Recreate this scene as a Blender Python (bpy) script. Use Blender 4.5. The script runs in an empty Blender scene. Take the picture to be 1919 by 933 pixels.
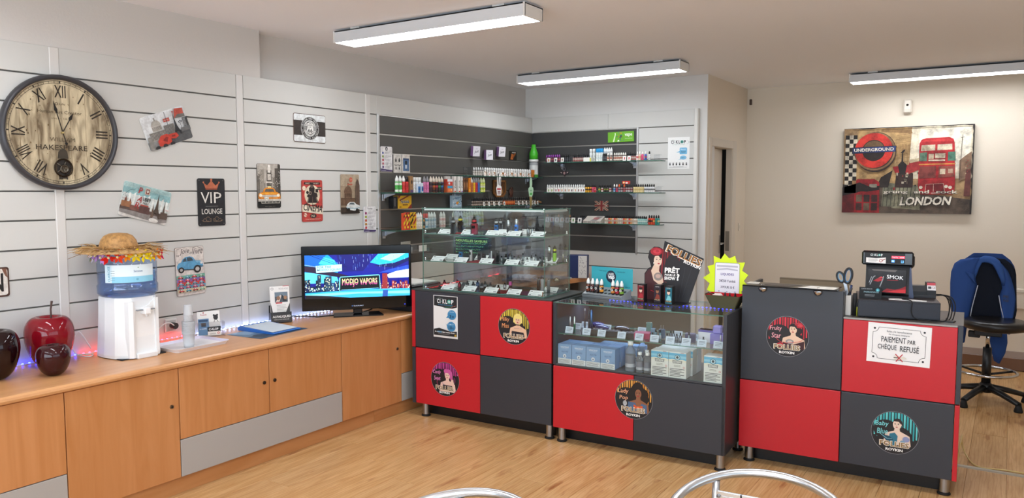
import bpy, math, random
import numpy as np
from mathutils import Vector, Matrix
random.seed(7)
SC = bpy.context.scene
COL = SC.collection
PI = math.pi

# ---------------------------------------------------------------- camera
F_PX, YAW, PITCH = 1442.48, 0.5753, 0.0760
CAM = Vector((4.226, -6.9003, 1.61))
cd = bpy.data.cameras.new('camera'); cam = bpy.data.objects.new('camera', cd); COL.objects.link(cam)
cd.sensor_width = 36.0; cd.lens = F_PX / 1919 * 36; cd.clip_start = .05; cd.clip_end = 100
cam.location = CAM; cam.rotation_euler = (PI / 2 - PITCH, 0, YAW)
SC.camera = cam

# ---------------------------------------------------------------- world, daylight, exposure
W = bpy.data.worlds.new('world'); SC.world = W; W.use_nodes = True
W.node_tree.nodes['Background'].inputs[0].default_value = (.80, .90, 1.0, 1)
W.node_tree.nodes['Background'].inputs[1].default_value = 1.0
def area(name, loc, rot, sx, sy, power, col):
    l = bpy.data.lights.new(name, 'AREA'); l.shape = 'RECTANGLE'; l.size = sx; l.size_y = sy
    l.energy = power; l.color = col
    o = bpy.data.objects.new(name, l); COL.objects.link(o); o.location = loc; o.rotation_euler = rot
    return o
area('daylight_shop_window', (3.3, -9.3, 1.45), (PI / 2 + .75, 0, 0), 5.2, 2.3, 250, (.78, .89, 1.0))
area('added_side_light', (6.75, -5.9, 1.45), (PI / 2 + .75, 0, PI / 2), 4.8, 2.0, 60, (.78, .89, 1.0))  # side light added to brighten the left wall evenly
SC.view_settings.view_transform = 'Standard'; SC.view_settings.look = 'None'
SC.view_settings.exposure = -.28; SC.view_settings.gamma = 1.0; SC.view_settings.use_curve_mapping = False
SC.cycles.max_bounces = 10; SC.cycles.transparent_max_bounces = 24

# pixel -> point helpers (a pixel of the 1919x933 frame meets a real plane of the room)
_fw = Vector((-math.sin(YAW) * math.cos(PITCH), math.cos(YAW) * math.cos(PITCH), -math.sin(PITCH)))
_rt = Vector((math.cos(YAW), math.sin(YAW), 0)); _up = _rt.cross(_fw)
def _ray(u, v): return _fw * F_PX + _rt * (u - 959.5) - _up * (v - 466.5)
def onx(u, v, x=0.0): d = _ray(u, v); return CAM + d * ((x - CAM.x) / d.x)
def ony(u, v, y=0.0): d = _ray(u, v); return CAM + d * ((y - CAM.y) / d.y)
def onz(u, v, z): d = _ray(u, v); return CAM + d * ((z - CAM.z) / d.z)

# ---------------------------------------------------------------- materials
def lin(c):
    if isinstance(c, str):
        c = c.lstrip('#'); c = c if len(c) == 6 else ''.join(q * 2 for q in c); c = tuple(int(c[i:i + 2], 16) for i in (0, 2, 4))
    out = []
    for x in c[:3]:
        x = x / 255
        out.append(x / 12.92 if x <= .04045 else ((x + .055) / 1.055) ** 2.4)
    return tuple(out) + (1.0,)
MATS = {}
def nt(name):
    m = bpy.data.materials.new(name); m.use_nodes = True
    n = m.node_tree; MATS[name] = m
    return m, n, n.nodes['Principled BSDF']
def mat(name, rough=.5, metal=0, spec=.5, coat=0, emit=0, trans=0, bump=0, bscale=200, ior=1.45, alpha=1):
    """colour comes from the mesh colour attribute 'Col'"""
    m, n, b = nt(name)
    a = n.nodes.new('ShaderNodeAttribute'); a.attribute_name = 'Col'
    n.links.new(a.outputs['Color'], b.inputs['Base Color'])
    b.inputs['Roughness'].default_value = rough; b.inputs['Metallic'].default_value = metal
    b.inputs['Specular IOR Level'].default_value = spec; b.inputs['Coat Weight'].default_value = coat
    b.inputs['IOR'].default_value = ior
    b.inputs['Transmission Weight'].default_value = trans
    b.inputs['Alpha'].default_value = alpha
    if emit:
        n.links.new(a.outputs['Color'], b.inputs['Emission Color']); b.inputs['Emission Strength'].default_value = emit
    if bump:
        t = n.nodes.new('ShaderNodeTexNoise'); t.inputs['Scale'].default_value = bscale; t.inputs['Detail'].default_value = 3
        co = n.nodes.new('ShaderNodeTexCoord'); n.links.new(co.outputs['Object'], t.inputs['Vector'])
        bp = n.nodes.new('ShaderNodeBump'); bp.inputs['Strength'].default_value = bump; bp.inputs['Distance'].default_value = .002
        n.links.new(t.outputs['Fac'], bp.inputs['Height']); n.links.new(bp.outputs['Normal'], b.inputs['Normal'])
    return m
mat('matte', .6); mat('satin', .38); mat('gloss', .12); mat('laminate', .34, bump=.12, bscale=700)
mat('print', .45); mat('paper', .7); mat('wall_paint', .85, spec=.2, bump=.25, bscale=90)
mat('melamine', .42, spec=.4); mat('plastic', .3); mat('black_gloss', .08); mat('ceramic', .04)
mat('metal', .28, 1); mat('brushed', .42, 1); mat('chrome', .09, 1); mat('cloth', .92, spec=.1, bump=.5, bscale=350)
mat('leather', .33, bump=.2, bscale=120); mat('rubber', .7); mat('glass_edge', .15)
mat('screen', .2, emit=1.0); mat('led', .4, emit=26.0); mat('diffuser', .5, emit=29); mat('tiny_led', .4, emit=2.0)
mat('clear_plastic', .12, trans=.85, ior=1.2); mat('cup_plastic', .35, trans=.45, ior=1.15)
def grunge(name, sc, lo, amt):
    m = mat(name, .55); n = m.node_tree; b = n.nodes['Principled BSDF']; a = n.nodes['Attribute']
    co = n.nodes.new('ShaderNodeTexCoord'); t = n.nodes.new('ShaderNodeTexNoise'); t.inputs['Scale'].default_value = sc; t.inputs['Detail'].default_value = 9; t.inputs['Roughness'].default_value = .72
    n.links.new(co.outputs['Object'], t.inputs['Vector'])
    r = n.nodes.new('ShaderNodeValToRGB'); e = r.color_ramp.elements; e[0].position = .36; e[1].position = .60; e[0].color = (lo, lo * .92, lo * .84, 1); e[1].color = (1.12, 1.1, 1.06, 1)
    n.links.new(t.outputs['Fac'], r.inputs[0]); mx = n.nodes.new('ShaderNodeMix'); mx.data_type = 'RGBA'; mx.blend_type = 'MULTIPLY'; mx.inputs[0].default_value = amt
    n.links.new(a.outputs['Color'], mx.inputs[6]); n.links.new(r.outputs[0], mx.inputs[7]); n.links.new(mx.outputs[2], b.inputs['Base Color'])
grunge('old_print', 26, .5, .6); grunge('canvas_print', 9, .28, .85); grunge('bottle_label', 75, .42, .75); grunge('straw', 55, .5, .8)
def glassmat(name, tint, k=.04):
    m = bpy.data.materials.new(name); m.use_nodes = True; n = m.node_tree; MATS[name] = m
    n.nodes.remove(n.nodes['Principled BSDF']); out = n.nodes['Material Output']
    tr = n.nodes.new('ShaderNodeBsdfTransparent'); tr.inputs[0].default_value = tint
    gl = n.nodes.new('ShaderNodeBsdfGlossy'); gl.inputs['Roughness'].default_value = .015
    lw = n.nodes.new('ShaderNodeLayerWeight'); lw.inputs['Blend'].default_value = .5
    p = n.nodes.new('ShaderNodeMath'); p.operation = 'POWER'; p.inputs[1].default_value = 4.5
    q = n.nodes.new('ShaderNodeMath'); q.operation = 'MULTIPLY_ADD'; q.inputs[1].default_value = .9; q.inputs[2].default_value = k
    mx = n.nodes.new('ShaderNodeMixShader')
    n.links.new(lw.outputs['Facing'], p.inputs[0]); n.links.new(p.outputs[0], q.inputs[0]); n.links.new(q.outputs[0], mx.inputs[0])
    n.links.new(tr.outputs[0], mx.inputs[1]); n.links.new(gl.outputs[0], mx.inputs[2]); n.links.new(mx.outputs[0], out.inputs[0])
glassmat('glass', (.95, .98, .965, 1)); glassmat('tinted_glass', (.64, .68, .77, 1), .14)
glassmat('acrylic', (.93, .94, .95, 1), .07); glassmat('bottle_plastic', (.70, .80, .95, 1), .06)
def wood(name, c1, c2, scale, stretch, rough=.35, rnd=.0, knots=False):
    m, n, b = nt(name)
    co = n.nodes.new('ShaderNodeTexCoord'); mp = n.nodes.new('ShaderNodeMapping'); mp.inputs['Scale'].default_value = stretch
    src = co.outputs['Object']
    oi = n.nodes.new('ShaderNodeObjectInfo')
    ad = n.nodes.new('ShaderNodeVectorMath'); ad.operation = 'MULTIPLY_ADD'
    ad.inputs[1].default_value = (31, 17, 23); n.links.new(oi.outputs['Random'], ad.inputs[0]); n.links.new(src, ad.inputs[2]); src = ad.outputs[0]
    n.links.new(src, mp.inputs['Vector'])
    t1 = n.nodes.new('ShaderNodeTexNoise'); t1.inputs['Scale'].default_value = scale; t1.inputs['Detail'].default_value = 6; t1.inputs['Distortion'].default_value = .8
    n.links.new(mp.outputs[0], t1.inputs['Vector'])
    r = n.nodes.new('ShaderNodeValToRGB'); r.color_ramp.elements[0].position = .32; r.color_ramp.elements[1].position = .66
    r.color_ramp.elements[0].color = lin(c1); r.color_ramp.elements[1].color = lin(c2)
    n.links.new(t1.outputs['Fac'], r.inputs[0]); res = r.outputs[0]
    if knots:   # cathedral grain lines and darker flecks
        t2 = n.nodes.new('ShaderNodeTexWave'); t2.wave_type = 'BANDS'; t2.bands_direction = 'X'; t2.inputs['Scale'].default_value = 3.2
        t2.inputs['Distortion'].default_value = 9; t2.inputs['Detail'].default_value = 3; t2.inputs['Detail Scale'].default_value = 1.1
        n.links.new(mp.outputs[0], t2.inputs['Vector'])
        r2 = n.nodes.new('ShaderNodeValToRGB'); r2.color_ramp.elements[0].position = .0; r2.color_ramp.elements[1].position = .3
        r2.color_ramp.elements[0].color = lin('#d7b184'); r2.color_ramp.elements[1].color = (1, 1, 1, 1)
        n.links.new(t2.outputs['Fac'], r2.inputs[0])
        mu = n.nodes.new('ShaderNodeMix'); mu.data_type = 'RGBA'; mu.blend_type = 'MULTIPLY'; mu.inputs[0].default_value = .38
        n.links.new(res, mu.inputs[6]); n.links.new(r2.outputs[0], mu.inputs[7]); res = mu.outputs[2]
        mp3 = n.nodes.new('ShaderNodeMapping'); mp3.inputs['Scale'].default_value = (11, 2.1, 1); n.links.new(src, mp3.inputs['Vector'])
        t3 = n.nodes.new('ShaderNodeTexNoise'); t3.inputs['Scale'].default_value = 1.6; t3.inputs['Detail'].default_value = 4; n.links.new(mp3.outputs[0], t3.inputs['Vector'])
        r3 = n.nodes.new('ShaderNodeValToRGB'); r3.color_ramp.elements[0].position = .62; r3.color_ramp.elements[1].position = .74
        r3.color_ramp.elements[0].color = (1, 1, 1, 1); r3.color_ramp.elements[1].color = lin('#b98b62')
        n.links.new(t3.outputs['Fac'], r3.inputs[0])
        m3 = n.nodes.new('ShaderNodeMix'); m3.data_type = 'RGBA'; m3.blend_type = 'MULTIPLY'; m3.inputs[0].default_value = .8
        n.links.new(res, m3.inputs[6]); n.links.new(r3.outputs[0], m3.inputs[7]); res = m3.outputs[2]
    if rnd:
        hs = n.nodes.new('ShaderNodeHueSaturation'); mr = n.nodes.new('ShaderNodeMapRange')
        mr.inputs[3].default_value = 1 - rnd; mr.inputs[4].default_value = 1 + rnd
        n.links.new(oi.outputs['Random'], mr.inputs[0]); n.links.new(mr.outputs[0], hs.inputs['Value']); n.links.new(res, hs.inputs['Color']); res = hs.outputs[0]
    n.links.new(res, b.inputs['Base Color']); b.inputs['Roughness'].default_value = rough
    return m
wood('beech_door', '#b97a45', '#c68855', 5, (3.5, 3.5, .35), .38, .015)
wood('beech_top', '#c48b59', '#d09a68', 5, (4, .4, 4), .30)
wood('beech_edge', '#b97d49', '#c58b58', 5, (4, .4, 4), .34)
wood('floor_wood', '#bb8d58', '#d2aa77', 6, (5.5, .55, 1), .36, .035, True)
wood('clock_wood', '#6b5a42', '#cdbd9c', 2.6, (8, 1, 2.0), .6)
wood('dark_wood', '#4a2f1e', '#6d4729', 8, (2, 2, 2), .5)

# ---------------------------------------------------------------- mesh building
def fcol(c): return c if (isinstance(c, tuple) and len(c) == 4) else lin(c)
class MB:
    def __init__(s): s.v = []; s.f = []; s.m = []; s.c = []; s.s = []
    def add(s, verts, faces, m='matte', c='#ffffff', smooth=False, T=None):
        k = len(s.v); c = fcol(c)
        if T is not None: verts = [tuple(T @ Vector(p)) for p in verts]
        s.v += [tuple(p) for p in verts]
        for f in faces:
            s.f.append([k + i for i in f]); s.m.append(m); s.c.append(c); s.s.append(smooth)
        return s
    def box(s, x0, x1, y0, y1, z0, z1, m='matte', c='#ffffff', b=0, T=None, fm=None):
        """fm: {face index: (mat, col)}; faces order -x +x -y +y -z +z"""
        if b <= 0:
            v = [(x, y, z) for x in (x0, x1) for y in (y0, y1) for z in (z0, z1)]
            fs = [(0, 1, 3, 2), (4, 6, 7, 5), (0, 4, 5, 1), (2, 3, 7, 6), (0, 2, 6, 4), (1, 5, 7, 3)]
            for i, f in enumerate(fs):
                mm, cc = (fm or {}).get(i, (m, c))
                s.add([v[j] for j in f], [(0, 1, 2, 3)], mm, cc, T=T)
            return s
        X, Y, Z = (x0, x1), (y0, y1), (z0, z1); v = []; idx = {}
        for i in (0, 1):
            for j in (0, 1):
                for k in (0, 1):
                    sx, sy, sz = 1 - 2 * i, 1 - 2 * j, 1 - 2 * k
                    for a in range(3):
                        p = [X[i] + b * sx, Y[j] + b * sy, Z[k] + b * sz]; p[a] = (X[i], Y[j], Z[k])[a]
                        idx[i, j, k, a] = len(v); v.append(tuple(p))
        I = lambda i, j, k, a: idx[i, j, k, a]
        big = [[I(0, 0, 0, 0), I(0, 0, 1, 0), I(0, 1, 1, 0), I(0, 1, 0, 0)], [I(1, 0, 0, 0), I(1, 1, 0, 0), I(1, 1, 1, 0), I(1, 0, 1, 0)],
               [I(0, 0, 0, 1), I(1, 0, 0, 1), I(1, 0, 1, 1), I(0, 0, 1, 1)], [I(0, 1, 0, 1), I(0, 1, 1, 1), I(1, 1, 1, 1), I(1, 1, 0, 1)],
               [I(0, 0, 0, 2), I(0, 1, 0, 2), I(1, 1, 0, 2), I(1, 0, 0, 2)], [I(0, 0, 1, 2), I(1, 0, 1, 2), I(1, 1, 1, 2), I(0, 1, 1, 2)]]
        ed = []
        for i in (0, 1):
            for j in (0, 1):
                ed.append([I(i, j, 0, 0), I(i, j, 1, 0), I(i, j, 1, 1), I(i, j, 0, 1)])
                ed.append([I(i, 0, j, 0), I(i, 1, j, 0), I(i, 1, j, 2), I(i, 0, j, 2)])
                ed.append([I(0, i, j, 1), I(1, i, j, 1), I(1, i, j, 2), I(0, i, j, 2)])
        for i in (0, 1):
            for j in (0, 1):
                for k in (0, 1): ed.append([I(i, j, k, 0), I(i, j, k, 1), I(i, j, k, 2)])
        k = len(s.v)
        if T is not None: v = [tuple(T @ Vector(p)) for p in v]
        s.v += v
        for i, f in enumerate(big):
            mm, cc = (fm or {}).get(i, (m, c)); s.f.append([k + q for q in f]); s.m.append(mm); s.c.append(fcol(cc)); s.s.append(False)
        for f in ed: s.f.append([k + q for q in f]); s.m.append(m); s.c.append(fcol(c)); s.s.append(False)
        return s
    def lathe(s, prof, m='matte', c='#ffffff', n=12, at=(0, 0, 0), T=None, smooth=True, cap=True):
        """prof: [(r, z[, col[, mat]])], the colour of a segment is that of its lower end"""
        ox, oy, oz = at; v = []
        for p in prof:
            for i in range(n):
                a = 2 * PI * i / n; v.append((ox + p[0] * math.cos(a), oy + p[0] * math.sin(a), oz + p[1]))
        if T is not None: v = [tuple(T @ Vector(p)) for p in v]
        k = len(s.v); s.v += v
        for j in range(len(prof) - 1):
            cc = fcol(prof[j][2]) if len(prof[j]) > 2 else fcol(c); mm = prof[j][3] if len(prof[j]) > 3 else m
            for i in range(n):
                i2 = (i + 1) % n
                s.f.append([k + j * n + i, k + j * n + i2, k + (j + 1) * n + i2, k + (j + 1) * n + i]); s.m.append(mm); s.c.append(cc); s.s.append(smooth)
        if cap:
            s.f.append([k + i for i in range(n)][::-1]); s.m.append(m); s.c.append(fcol(prof[0][2]) if len(prof[0]) > 2 else fcol(c)); s.s.append(False)
            e = len(prof) - 1
            s.f.append([k + e * n + i for i in range(n)]); s.m.append(m); s.c.append(fcol(prof[e][2]) if len(prof[e]) > 2 else fcol(c)); s.s.append(False)
        return s
    def cyl(s, p, q, r, m='matte', c='#ffffff', n=12, r2=None): return s.tube([p, q], [r, r if r2 is None else r2], m, c, n)
    def tube(s, pts, r, m='matte', c='#ffffff', n=8, closed=False, flat=1.0):
        pts = [Vector(p) for p in pts]; N = len(pts); v = []
        up = Vector((0, 0, 1)); prev = None
        for i in range(N):
            a = pts[(i - 1) % N] if (closed or i) else pts[0]; b = pts[(i + 1) % N] if (closed or i < N - 1) else pts[-1]
            t = (b - a).normalized()
            if prev is None:
                u = t.orthogonal().normalized() if abs(t.dot(up)) > .95 else t.cross(up).normalized()
            else:
                u = prev - t * prev.dot(t); u = u.normalized() if u.length > 1e-6 else t.orthogonal().normalized()
            prev = u; w = t.cross(u); rr = r[i] if isinstance(r, (list, tuple)) else r
            for k in range(n):
                an = 2 * PI * k / n; v.append(tuple(pts[i] + u * math.cos(an) * rr + w * math.sin(an) * rr * flat))
        k0 = len(s.v); s.v += v; c = fcol(c)
        for i in range(N if closed else N - 1):
            j = (i + 1) % N
            for k in range(n):
                k2 = (k + 1) % n
                s.f.append([k0 + i * n + k, k0 + i * n + k2, k0 + j * n + k2, k0 + j * n + k]); s.m.append(m); s.c.append(c); s.s.append(True)
        if not closed:
            s.f.append([k0 + k for k in range(n)][::-1]); s.f.append([k0 + (N - 1) * n + k for k in range(n)])
            s.m += [m, m]; s.c += [c, c]; s.s += [False, False]
        return s
    def prism(s, pts, d0, d1, m='matte', c='#ffffff', axis='y', side=None, T=None):
        """pts: 2-D outline; axis y -> (x, z) outline from y=d0 to d1; z -> (x, y); x -> (y, z)"""
        P = {'y': lambda p, d: (p[0], d, p[1]), 'z': lambda p, d: (p[0], p[1], d), 'x': lambda p, d: (d, p[0], p[1])}[axis]
        n = len(pts); a = [P(p, d0) for p in pts]; b = [P(p, d1) for p in pts]
        s.add(a, [tuple(range(n))], m, c, T=T); s.add(b, [tuple(range(n))[::-1]], m, c, T=T)
        sm, sc = side or (m, c)
        s.add(a + b, [(i, i + n, (i + 1) % n + n, (i + 1) % n) for i in range(n)], sm, sc, T=T)
        return s
    def quad(s, a, b, c_, d, m='matte', c='#ffffff'): return s.add([a, b, c_, d], [(0, 1, 2, 3)], m, c)
    def sphere(s, ctr, r, m='matte', c='#ffffff', n=12, k=8, sc=(1, 1, 1)):
        pr = [(max(1e-4, r * math.sin(PI * i / k)) * 1, -r * math.cos(PI * i / k) * sc[2]) for i in range(k + 1)]
        M_ = Matrix.Translation(ctr) @ Matrix.Diagonal((sc[0], sc[1], 1, 1))
        return s.lathe(pr, m, c, n, T=M_, cap=False)
    def mesh(s, name):
        me = bpy.data.meshes.new(name); me.from_pydata(s.v, [], s.f)
        names = list(dict.fromkeys(s.m))
        for q in names: me.materials.append(MATS[q])
        ix = {q: i for i, q in enumerate(names)}
        me.polygons.foreach_set('material_index', [ix[q] for q in s.m])
        me.polygons.foreach_set('use_smooth', s.s)
        ca = me.color_attributes.new('Col', 'FLOAT_COLOR', 'CORNER')
        tot = np.array([len(f) for f in s.f]); ca.data.foreach_set('color', np.repeat(np.array(s.c, dtype=np.float32), tot, axis=0).ravel())
        me.update(); return me

def obj(name, mb, parent=None, loc=(0, 0, 0), rz=0, rot=None, label=None):
    me = mb if isinstance(mb, bpy.types.Mesh) else mb.mesh(name)
    o = bpy.data.objects.new(name, me); COL.objects.link(o)
    o.location = loc; o.rotation_euler = rot if rot else (0, 0, rz)
    if parent: o.parent = parent
    if label: o['label'] = label
    return o
def tag(o, label, cat, group=None, kind=None):
    o['label'] = label; o['category'] = cat
    if group: o['group'] = group
    if kind: o['kind'] = kind
    return o
def thing(name, label, cat, loc=(0, 0, 0), rz=0, group=None, rot=None):
    o = bpy.data.objects.new(name, None); COL.objects.link(o); o.location = loc; o.rotation_euler = rot if rot else (0, 0, rz)
    o.empty_display_size = .05
    return tag(o, label, cat, group)
def solo(name, mb, label, cat, loc=(0, 0, 0), rz=0, group=None, rot=None):
    return tag(obj(name, mb, None, loc, rz, rot), label, cat, group)
def struct(name, mb, parent=None, loc=(0, 0, 0)):
    o = obj(name, mb, parent, loc)
    if not parent: o['kind'] = 'structure'
    return o
def dup(o, loc, rz=None, label=None, group=None, rot=None):
    c = o.copy(); COL.objects.link(c); c.location = loc
    if rz is not None: c.rotation_euler = (0, 0, rz)
    if rot: c.rotation_euler = rot
    if label: c['label'] = label
    if group: c['group'] = group
    for ch in o.children:
        d = ch.copy(); COL.objects.link(d); d.parent = c
        for g in ch.children:
            e = g.copy(); COL.objects.link(e); e.parent = d
    return c
def glass(x0, x1, y0, y1, z0, z1, m='glass', edge='#587f72'):
    d = (x1 - x0, y1 - y0, z1 - z0); a = d.index(min(d)); e = ('glass_edge', edge)
    fm = {i: e for i in range(6) if i // 2 != a}
    return MB().box(x0, x1, y0, y1, z0, z1, m, '#ffffff', fm=fm)

def smooth(P, k=6):
    out = []; P = [Vector(p) for p in P]
    for i in range(len(P) - 1):
        a, b, c, d = P[max(i - 1, 0)], P[i], P[i + 1], P[min(i + 2, len(P) - 1)]
        for j in range(k): s = j / k; out.append(.5 * ((2 * b) + (c - a) * s + (2 * a - 5 * b + 4 * c - d) * s * s + (3 * b - a - 3 * c + d) * s ** 3))
    return out + [P[-1]]

# ---------------------------------------------------------------- flat prints
_tc = {}
def glyphs(t, bold):
    if (t, bold) not in _tc:
        cu = bpy.data.curves.new('t', 'FONT'); cu.body = t; cu.offset = bold; cu.resolution_u = 2
        ob = bpy.data.objects.new('t', cu); me = bpy.data.meshes.new_from_object(ob)
        _tc[t, bold] = ([(v.co.x, v.co.y) for v in me.vertices], [tuple(p.vertices) for p in me.polygons])
        bpy.data.objects.remove(ob); bpy.data.curves.remove(cu); bpy.data.meshes.remove(me)
    return _tc[t, bold]
def ell(cx, cy, rx, ry=None, n=24, a0=0, a1=360):
    ry = rx if ry is None else ry; full = abs(a1 - a0) >= 360
    return [(cx + rx * math.cos(math.radians(a0 + (a1 - a0) * i / (n if full else n - 1))), cy + ry * math.sin(math.radians(a0 + (a1 - a0) * i / (n if full else n - 1)))) for i in range(n)]
def rrect(x0, y0, x1, y1, r, n=4):
    out = []
    for cx, cy, a in ((x1 - r, y1 - r, 0), (x0 + r, y1 - r, 90), (x0 + r, y0 + r, 180), (x1 - r, y0 + r, 270)):
        out += ell(cx, cy, r, r, n, a, a + 90)
    return out
def clip_poly(sub, clip):
    ar = sum(clip[i][0] * clip[(i + 1) % len(clip)][1] - clip[(i + 1) % len(clip)][0] * clip[i][1] for i in range(len(clip)))
    if ar < 0: clip = clip[::-1]
    for i in range(len(clip)):
        a, b = clip[i], clip[(i + 1) % len(clip)]; out = []
        side = lambda p: (b[0] - a[0]) * (p[1] - a[1]) - (b[1] - a[1]) * (p[0] - a[0])
        for j in range(len(sub)):
            p, q = sub[j], sub[(j + 1) % len(sub)]; sp, sq = side(p), side(q)
            if sp >= 0: out.append(p)
            if (sp >= 0) != (sq >= 0):
                t = sp / (sp - sq); out.append((p[0] + (q[0] - p[0]) * t, p[1] + (q[1] - p[1]) * t))
        sub = out
        if len(sub) < 3: return []
    return sub
class Cv:
    """flat print in the plane y = y0 of its object, facing -y; coordinates in metres, x right and y up"""
    def __init__(s, y0=0, m='print', M=None, mb=None, step=.00016, sx=1, sy=1):
        s.mb = mb or MB(); s.y = y0; s.h = 0; s.m = m; s.M = M; s.step = step; s.clip = None; s.ox = s.oy = 0; s.sx = sx; s.sy = sy
    def poly(s, pts, c, same=False):
        pts = [(s.ox + p[0] * s.sx, s.oy + p[1] * s.sy) for p in pts]
        if s.clip:
            pts = clip_poly(pts, s.clip)
            if len(pts) < 3: return s
        if not same: s.h += s.step
        s.mb.add([(p[0], s.y - s.h, p[1]) for p in pts], [tuple(range(len(pts)))], s.m, c, T=s.M)
        return s
    def rect(s, x0, y0, x1, y1, c, same=False): return s.poly([(x0, y0), (x1, y0), (x1, y1), (x0, y1)], c, same)
    def ell(s, cx, cy, rx, ry=None, c='#ffffff', n=22): return s.poly(ell(cx, cy, rx, ry, n), c)
    def ring(s, cx, cy, r0, r1, c, n=32, k=1, a0=0, a1=360):
        s.h += s.step
        for i in range(n):
            a, b = [math.radians(a0 + (a1 - a0) * (i + q) / n) for q in (0, 1)]
            s.poly([(cx + r0 * math.cos(a), cy + r0 * k * math.sin(a)), (cx + r1 * math.cos(a), cy + r1 * k * math.sin(a)),
                    (cx + r1 * math.cos(b), cy + r1 * k * math.sin(b)), (cx + r0 * math.cos(b), cy + r0 * k * math.sin(b))], c, True)
        return s
    def line(s, pts, w, c):
        s.h += s.step
        for (x0, y0), (x1, y1) in zip(pts[:-1], pts[1:]):
            dx, dy = x1 - x0, y1 - y0; L = math.hypot(dx, dy) or 1; nx, ny = -dy / L * w / 2, dx / L * w / 2
            s.poly([(x0 + nx, y0 + ny), (x0 - nx, y0 - ny), (x1 - nx, y1 - ny), (x1 + nx, y1 + ny)], c, True)
        return s
    def text(s, t, x, y, w=None, h=None, c='#000000', bold=0, rot=0, shear=0, anchor='l', flipx=False):
        """lower left corner (or centre with anchor c) at x, y; fitted to w x h"""
        if bold > .004 and 'M' in t.upper():      # this font's M breaks when thickened: overprint it instead
            k_ = (h or w * .2) * min(bold, .06) * .9
            for dx, dy in ((-1, 0), (1, 0), (0, .7), (0, -.7)): s.text(t, x + dx * k_, y + dy * k_, w, h, c, 0, rot, shear, anchor); s.h -= s.step * .8
            s.h += s.step; return s
        V, Fc = glyphs(t, bold)
        if not V: return s
        x0 = min(p[0] for p in V); x1 = max(p[0] for p in V); y0 = min(p[1] for p in V); y1 = max(p[1] for p in V)
        kx = w / (x1 - x0) if w else h / (y1 - y0); ky = h / (y1 - y0) if h else kx
        ca, sa = math.cos(math.radians(rot)), math.sin(math.radians(rot))
        W_, H_ = (x1 - x0) * kx, (y1 - y0) * ky
        def tr(p):
            a, b = (p[0] - x0) * kx, (p[1] - y0) * ky; a += shear * b
            if anchor == 'c': a -= W_ / 2; b -= H_ / 2
            return (x + a * ca - b * sa, y + a * sa + b * ca)
        P = [tr(p) for p in V]; s.h += s.step
        for f in Fc: s.poly([P[i] for i in f], c, True)
        return s
    def arc_text(s, t, cx, cy, r, h, c, mid=90, span=120, bold=0, inside=False):
        n = len(t)
        for i, ch in enumerate(t):
            if ch == ' ': continue
            f = (i + .5) / n - .5
            a = mid - f * span if not inside else mid + f * span
            ra = math.radians(a)
            s.text(ch, cx + r * math.cos(ra), cy + r * math.sin(ra), None, h, c, bold, a - 90 if not inside else a + 90, anchor='c'); s.h -= s.step
        s.h += s.step; return s
    def lines(s, x0, x1, y, n, gap, w, c, jit=.2):
        s.h += s.step
        for i in range(n): s.rect(x0, y - i * gap, x1 - (x1 - x0) * jit * random.random(), y - i * gap + w, c, True)
        return s
# ================================================================ THE ROOM
ZC = 2.665
WHITE, PLAST, WARM, CEIL = '#c8c7c2', '#cdc9c4', '#dcd1c0', '#f1f2f5'
GZ = lambda k: 1.605 + (5 - k) * .15            # height of slat-wall groove k
# floor: a slab and, in view, the single planks
fl = struct('floor', MB().box(-.3, 6.5, -9, 1.4, -.1, -.006, 'floor_wood'))
PL_W, PL_L = .193, 1.285
plank = MB().box(-PL_W / 2 + .0006, PL_W / 2 - .0006, -PL_L / 2 + .0008, PL_L / 2 - .0008, -.008, 0, 'floor_wood', b=.0012).mesh('plank')
for i in range(29):
    x = .5 + PL_W * i
    off = (i * .437) % 1 * PL_L
    for j in range(6):
        y = -5.9 + off + j * PL_L
        if y - PL_L / 2 > 1.27 or y + PL_L / 2 < -5.9: continue
        if y + PL_L / 2 > 1.2: continue
        obj('plank', plank, fl, (x, y, 0))
# ceiling
struct('ceiling', MB().box(-.3, 6.5, -9, 1.4, ZC, ZC + .15, 'wall_paint', CEIL))
# left wall with slat boards, the plaster above them steps back at y = -3.455
wl = MB()
wl.box(-.25, -.013, -9, .0, 0, 2.345, 'wall_paint', '#77746f')  # backing coloured darker for the shade inside the slat grooves
wl.box(-.25, -.006, -9, -3.455, 2.345, ZC + .05, 'wall_paint', PLAST)
wl.box(-.25, -.1, -3.455, .25, 2.345, ZC + .05, 'wall_paint', PLAST)
wl.box(-.1, -.001, -3.455, 0, 2.345, 2.352, 'wall_paint', PLAST)
WL = struct('wall_left', wl)
def boards(parent, horiz, segs, rows, m, c, gap=.0042):
    cache = {}
    for a, b in segs:
        for k in rows:
            z0, z1 = GZ(k + 1) + gap, (GZ(k) - gap if k > 0 else 2.355)
            key = (round(b - a, 4), round(z1 - z0, 4))
            if key not in cache:
                L = b - a
                mb = MB().box(0, .0125, 0, L, 0, z1 - z0, m, c, b=.0012) if horiz == 'y' else MB().box(0, L, 0, .0125, 0, z1 - z0, m, c, b=.0012)
                cache[key] = mb.mesh('slat_board')
            obj('slat_board', cache[key], parent, (-.0125, a, z0) if horiz == 'y' else (a, 0, z0))
boards(WL, 'y', [(-6.6, -4.803), (-4.753, -3.654), (-3.598, -2.465), (-2.421, -2.343)], range(0, 11), 'melamine', WHITE)
post = MB().box(-.013, .004, 0, .05, .7, 2.355, 'melamine', '#d2cfca', b=.004).mesh('post')
for y in (-4.803, -3.651, -2.467): obj('post', post, WL, (0, y, 0))
obj('fascia_board', MB().box(-.0125, 0, -2.343, 0, 2.2105, 2.355, 'melamine', WHITE, b=.001), WL)
boards(WL, 'y', [(-2.315, -.001)], range(1, 9), 'melamine', '#504e4a', .006)
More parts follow.
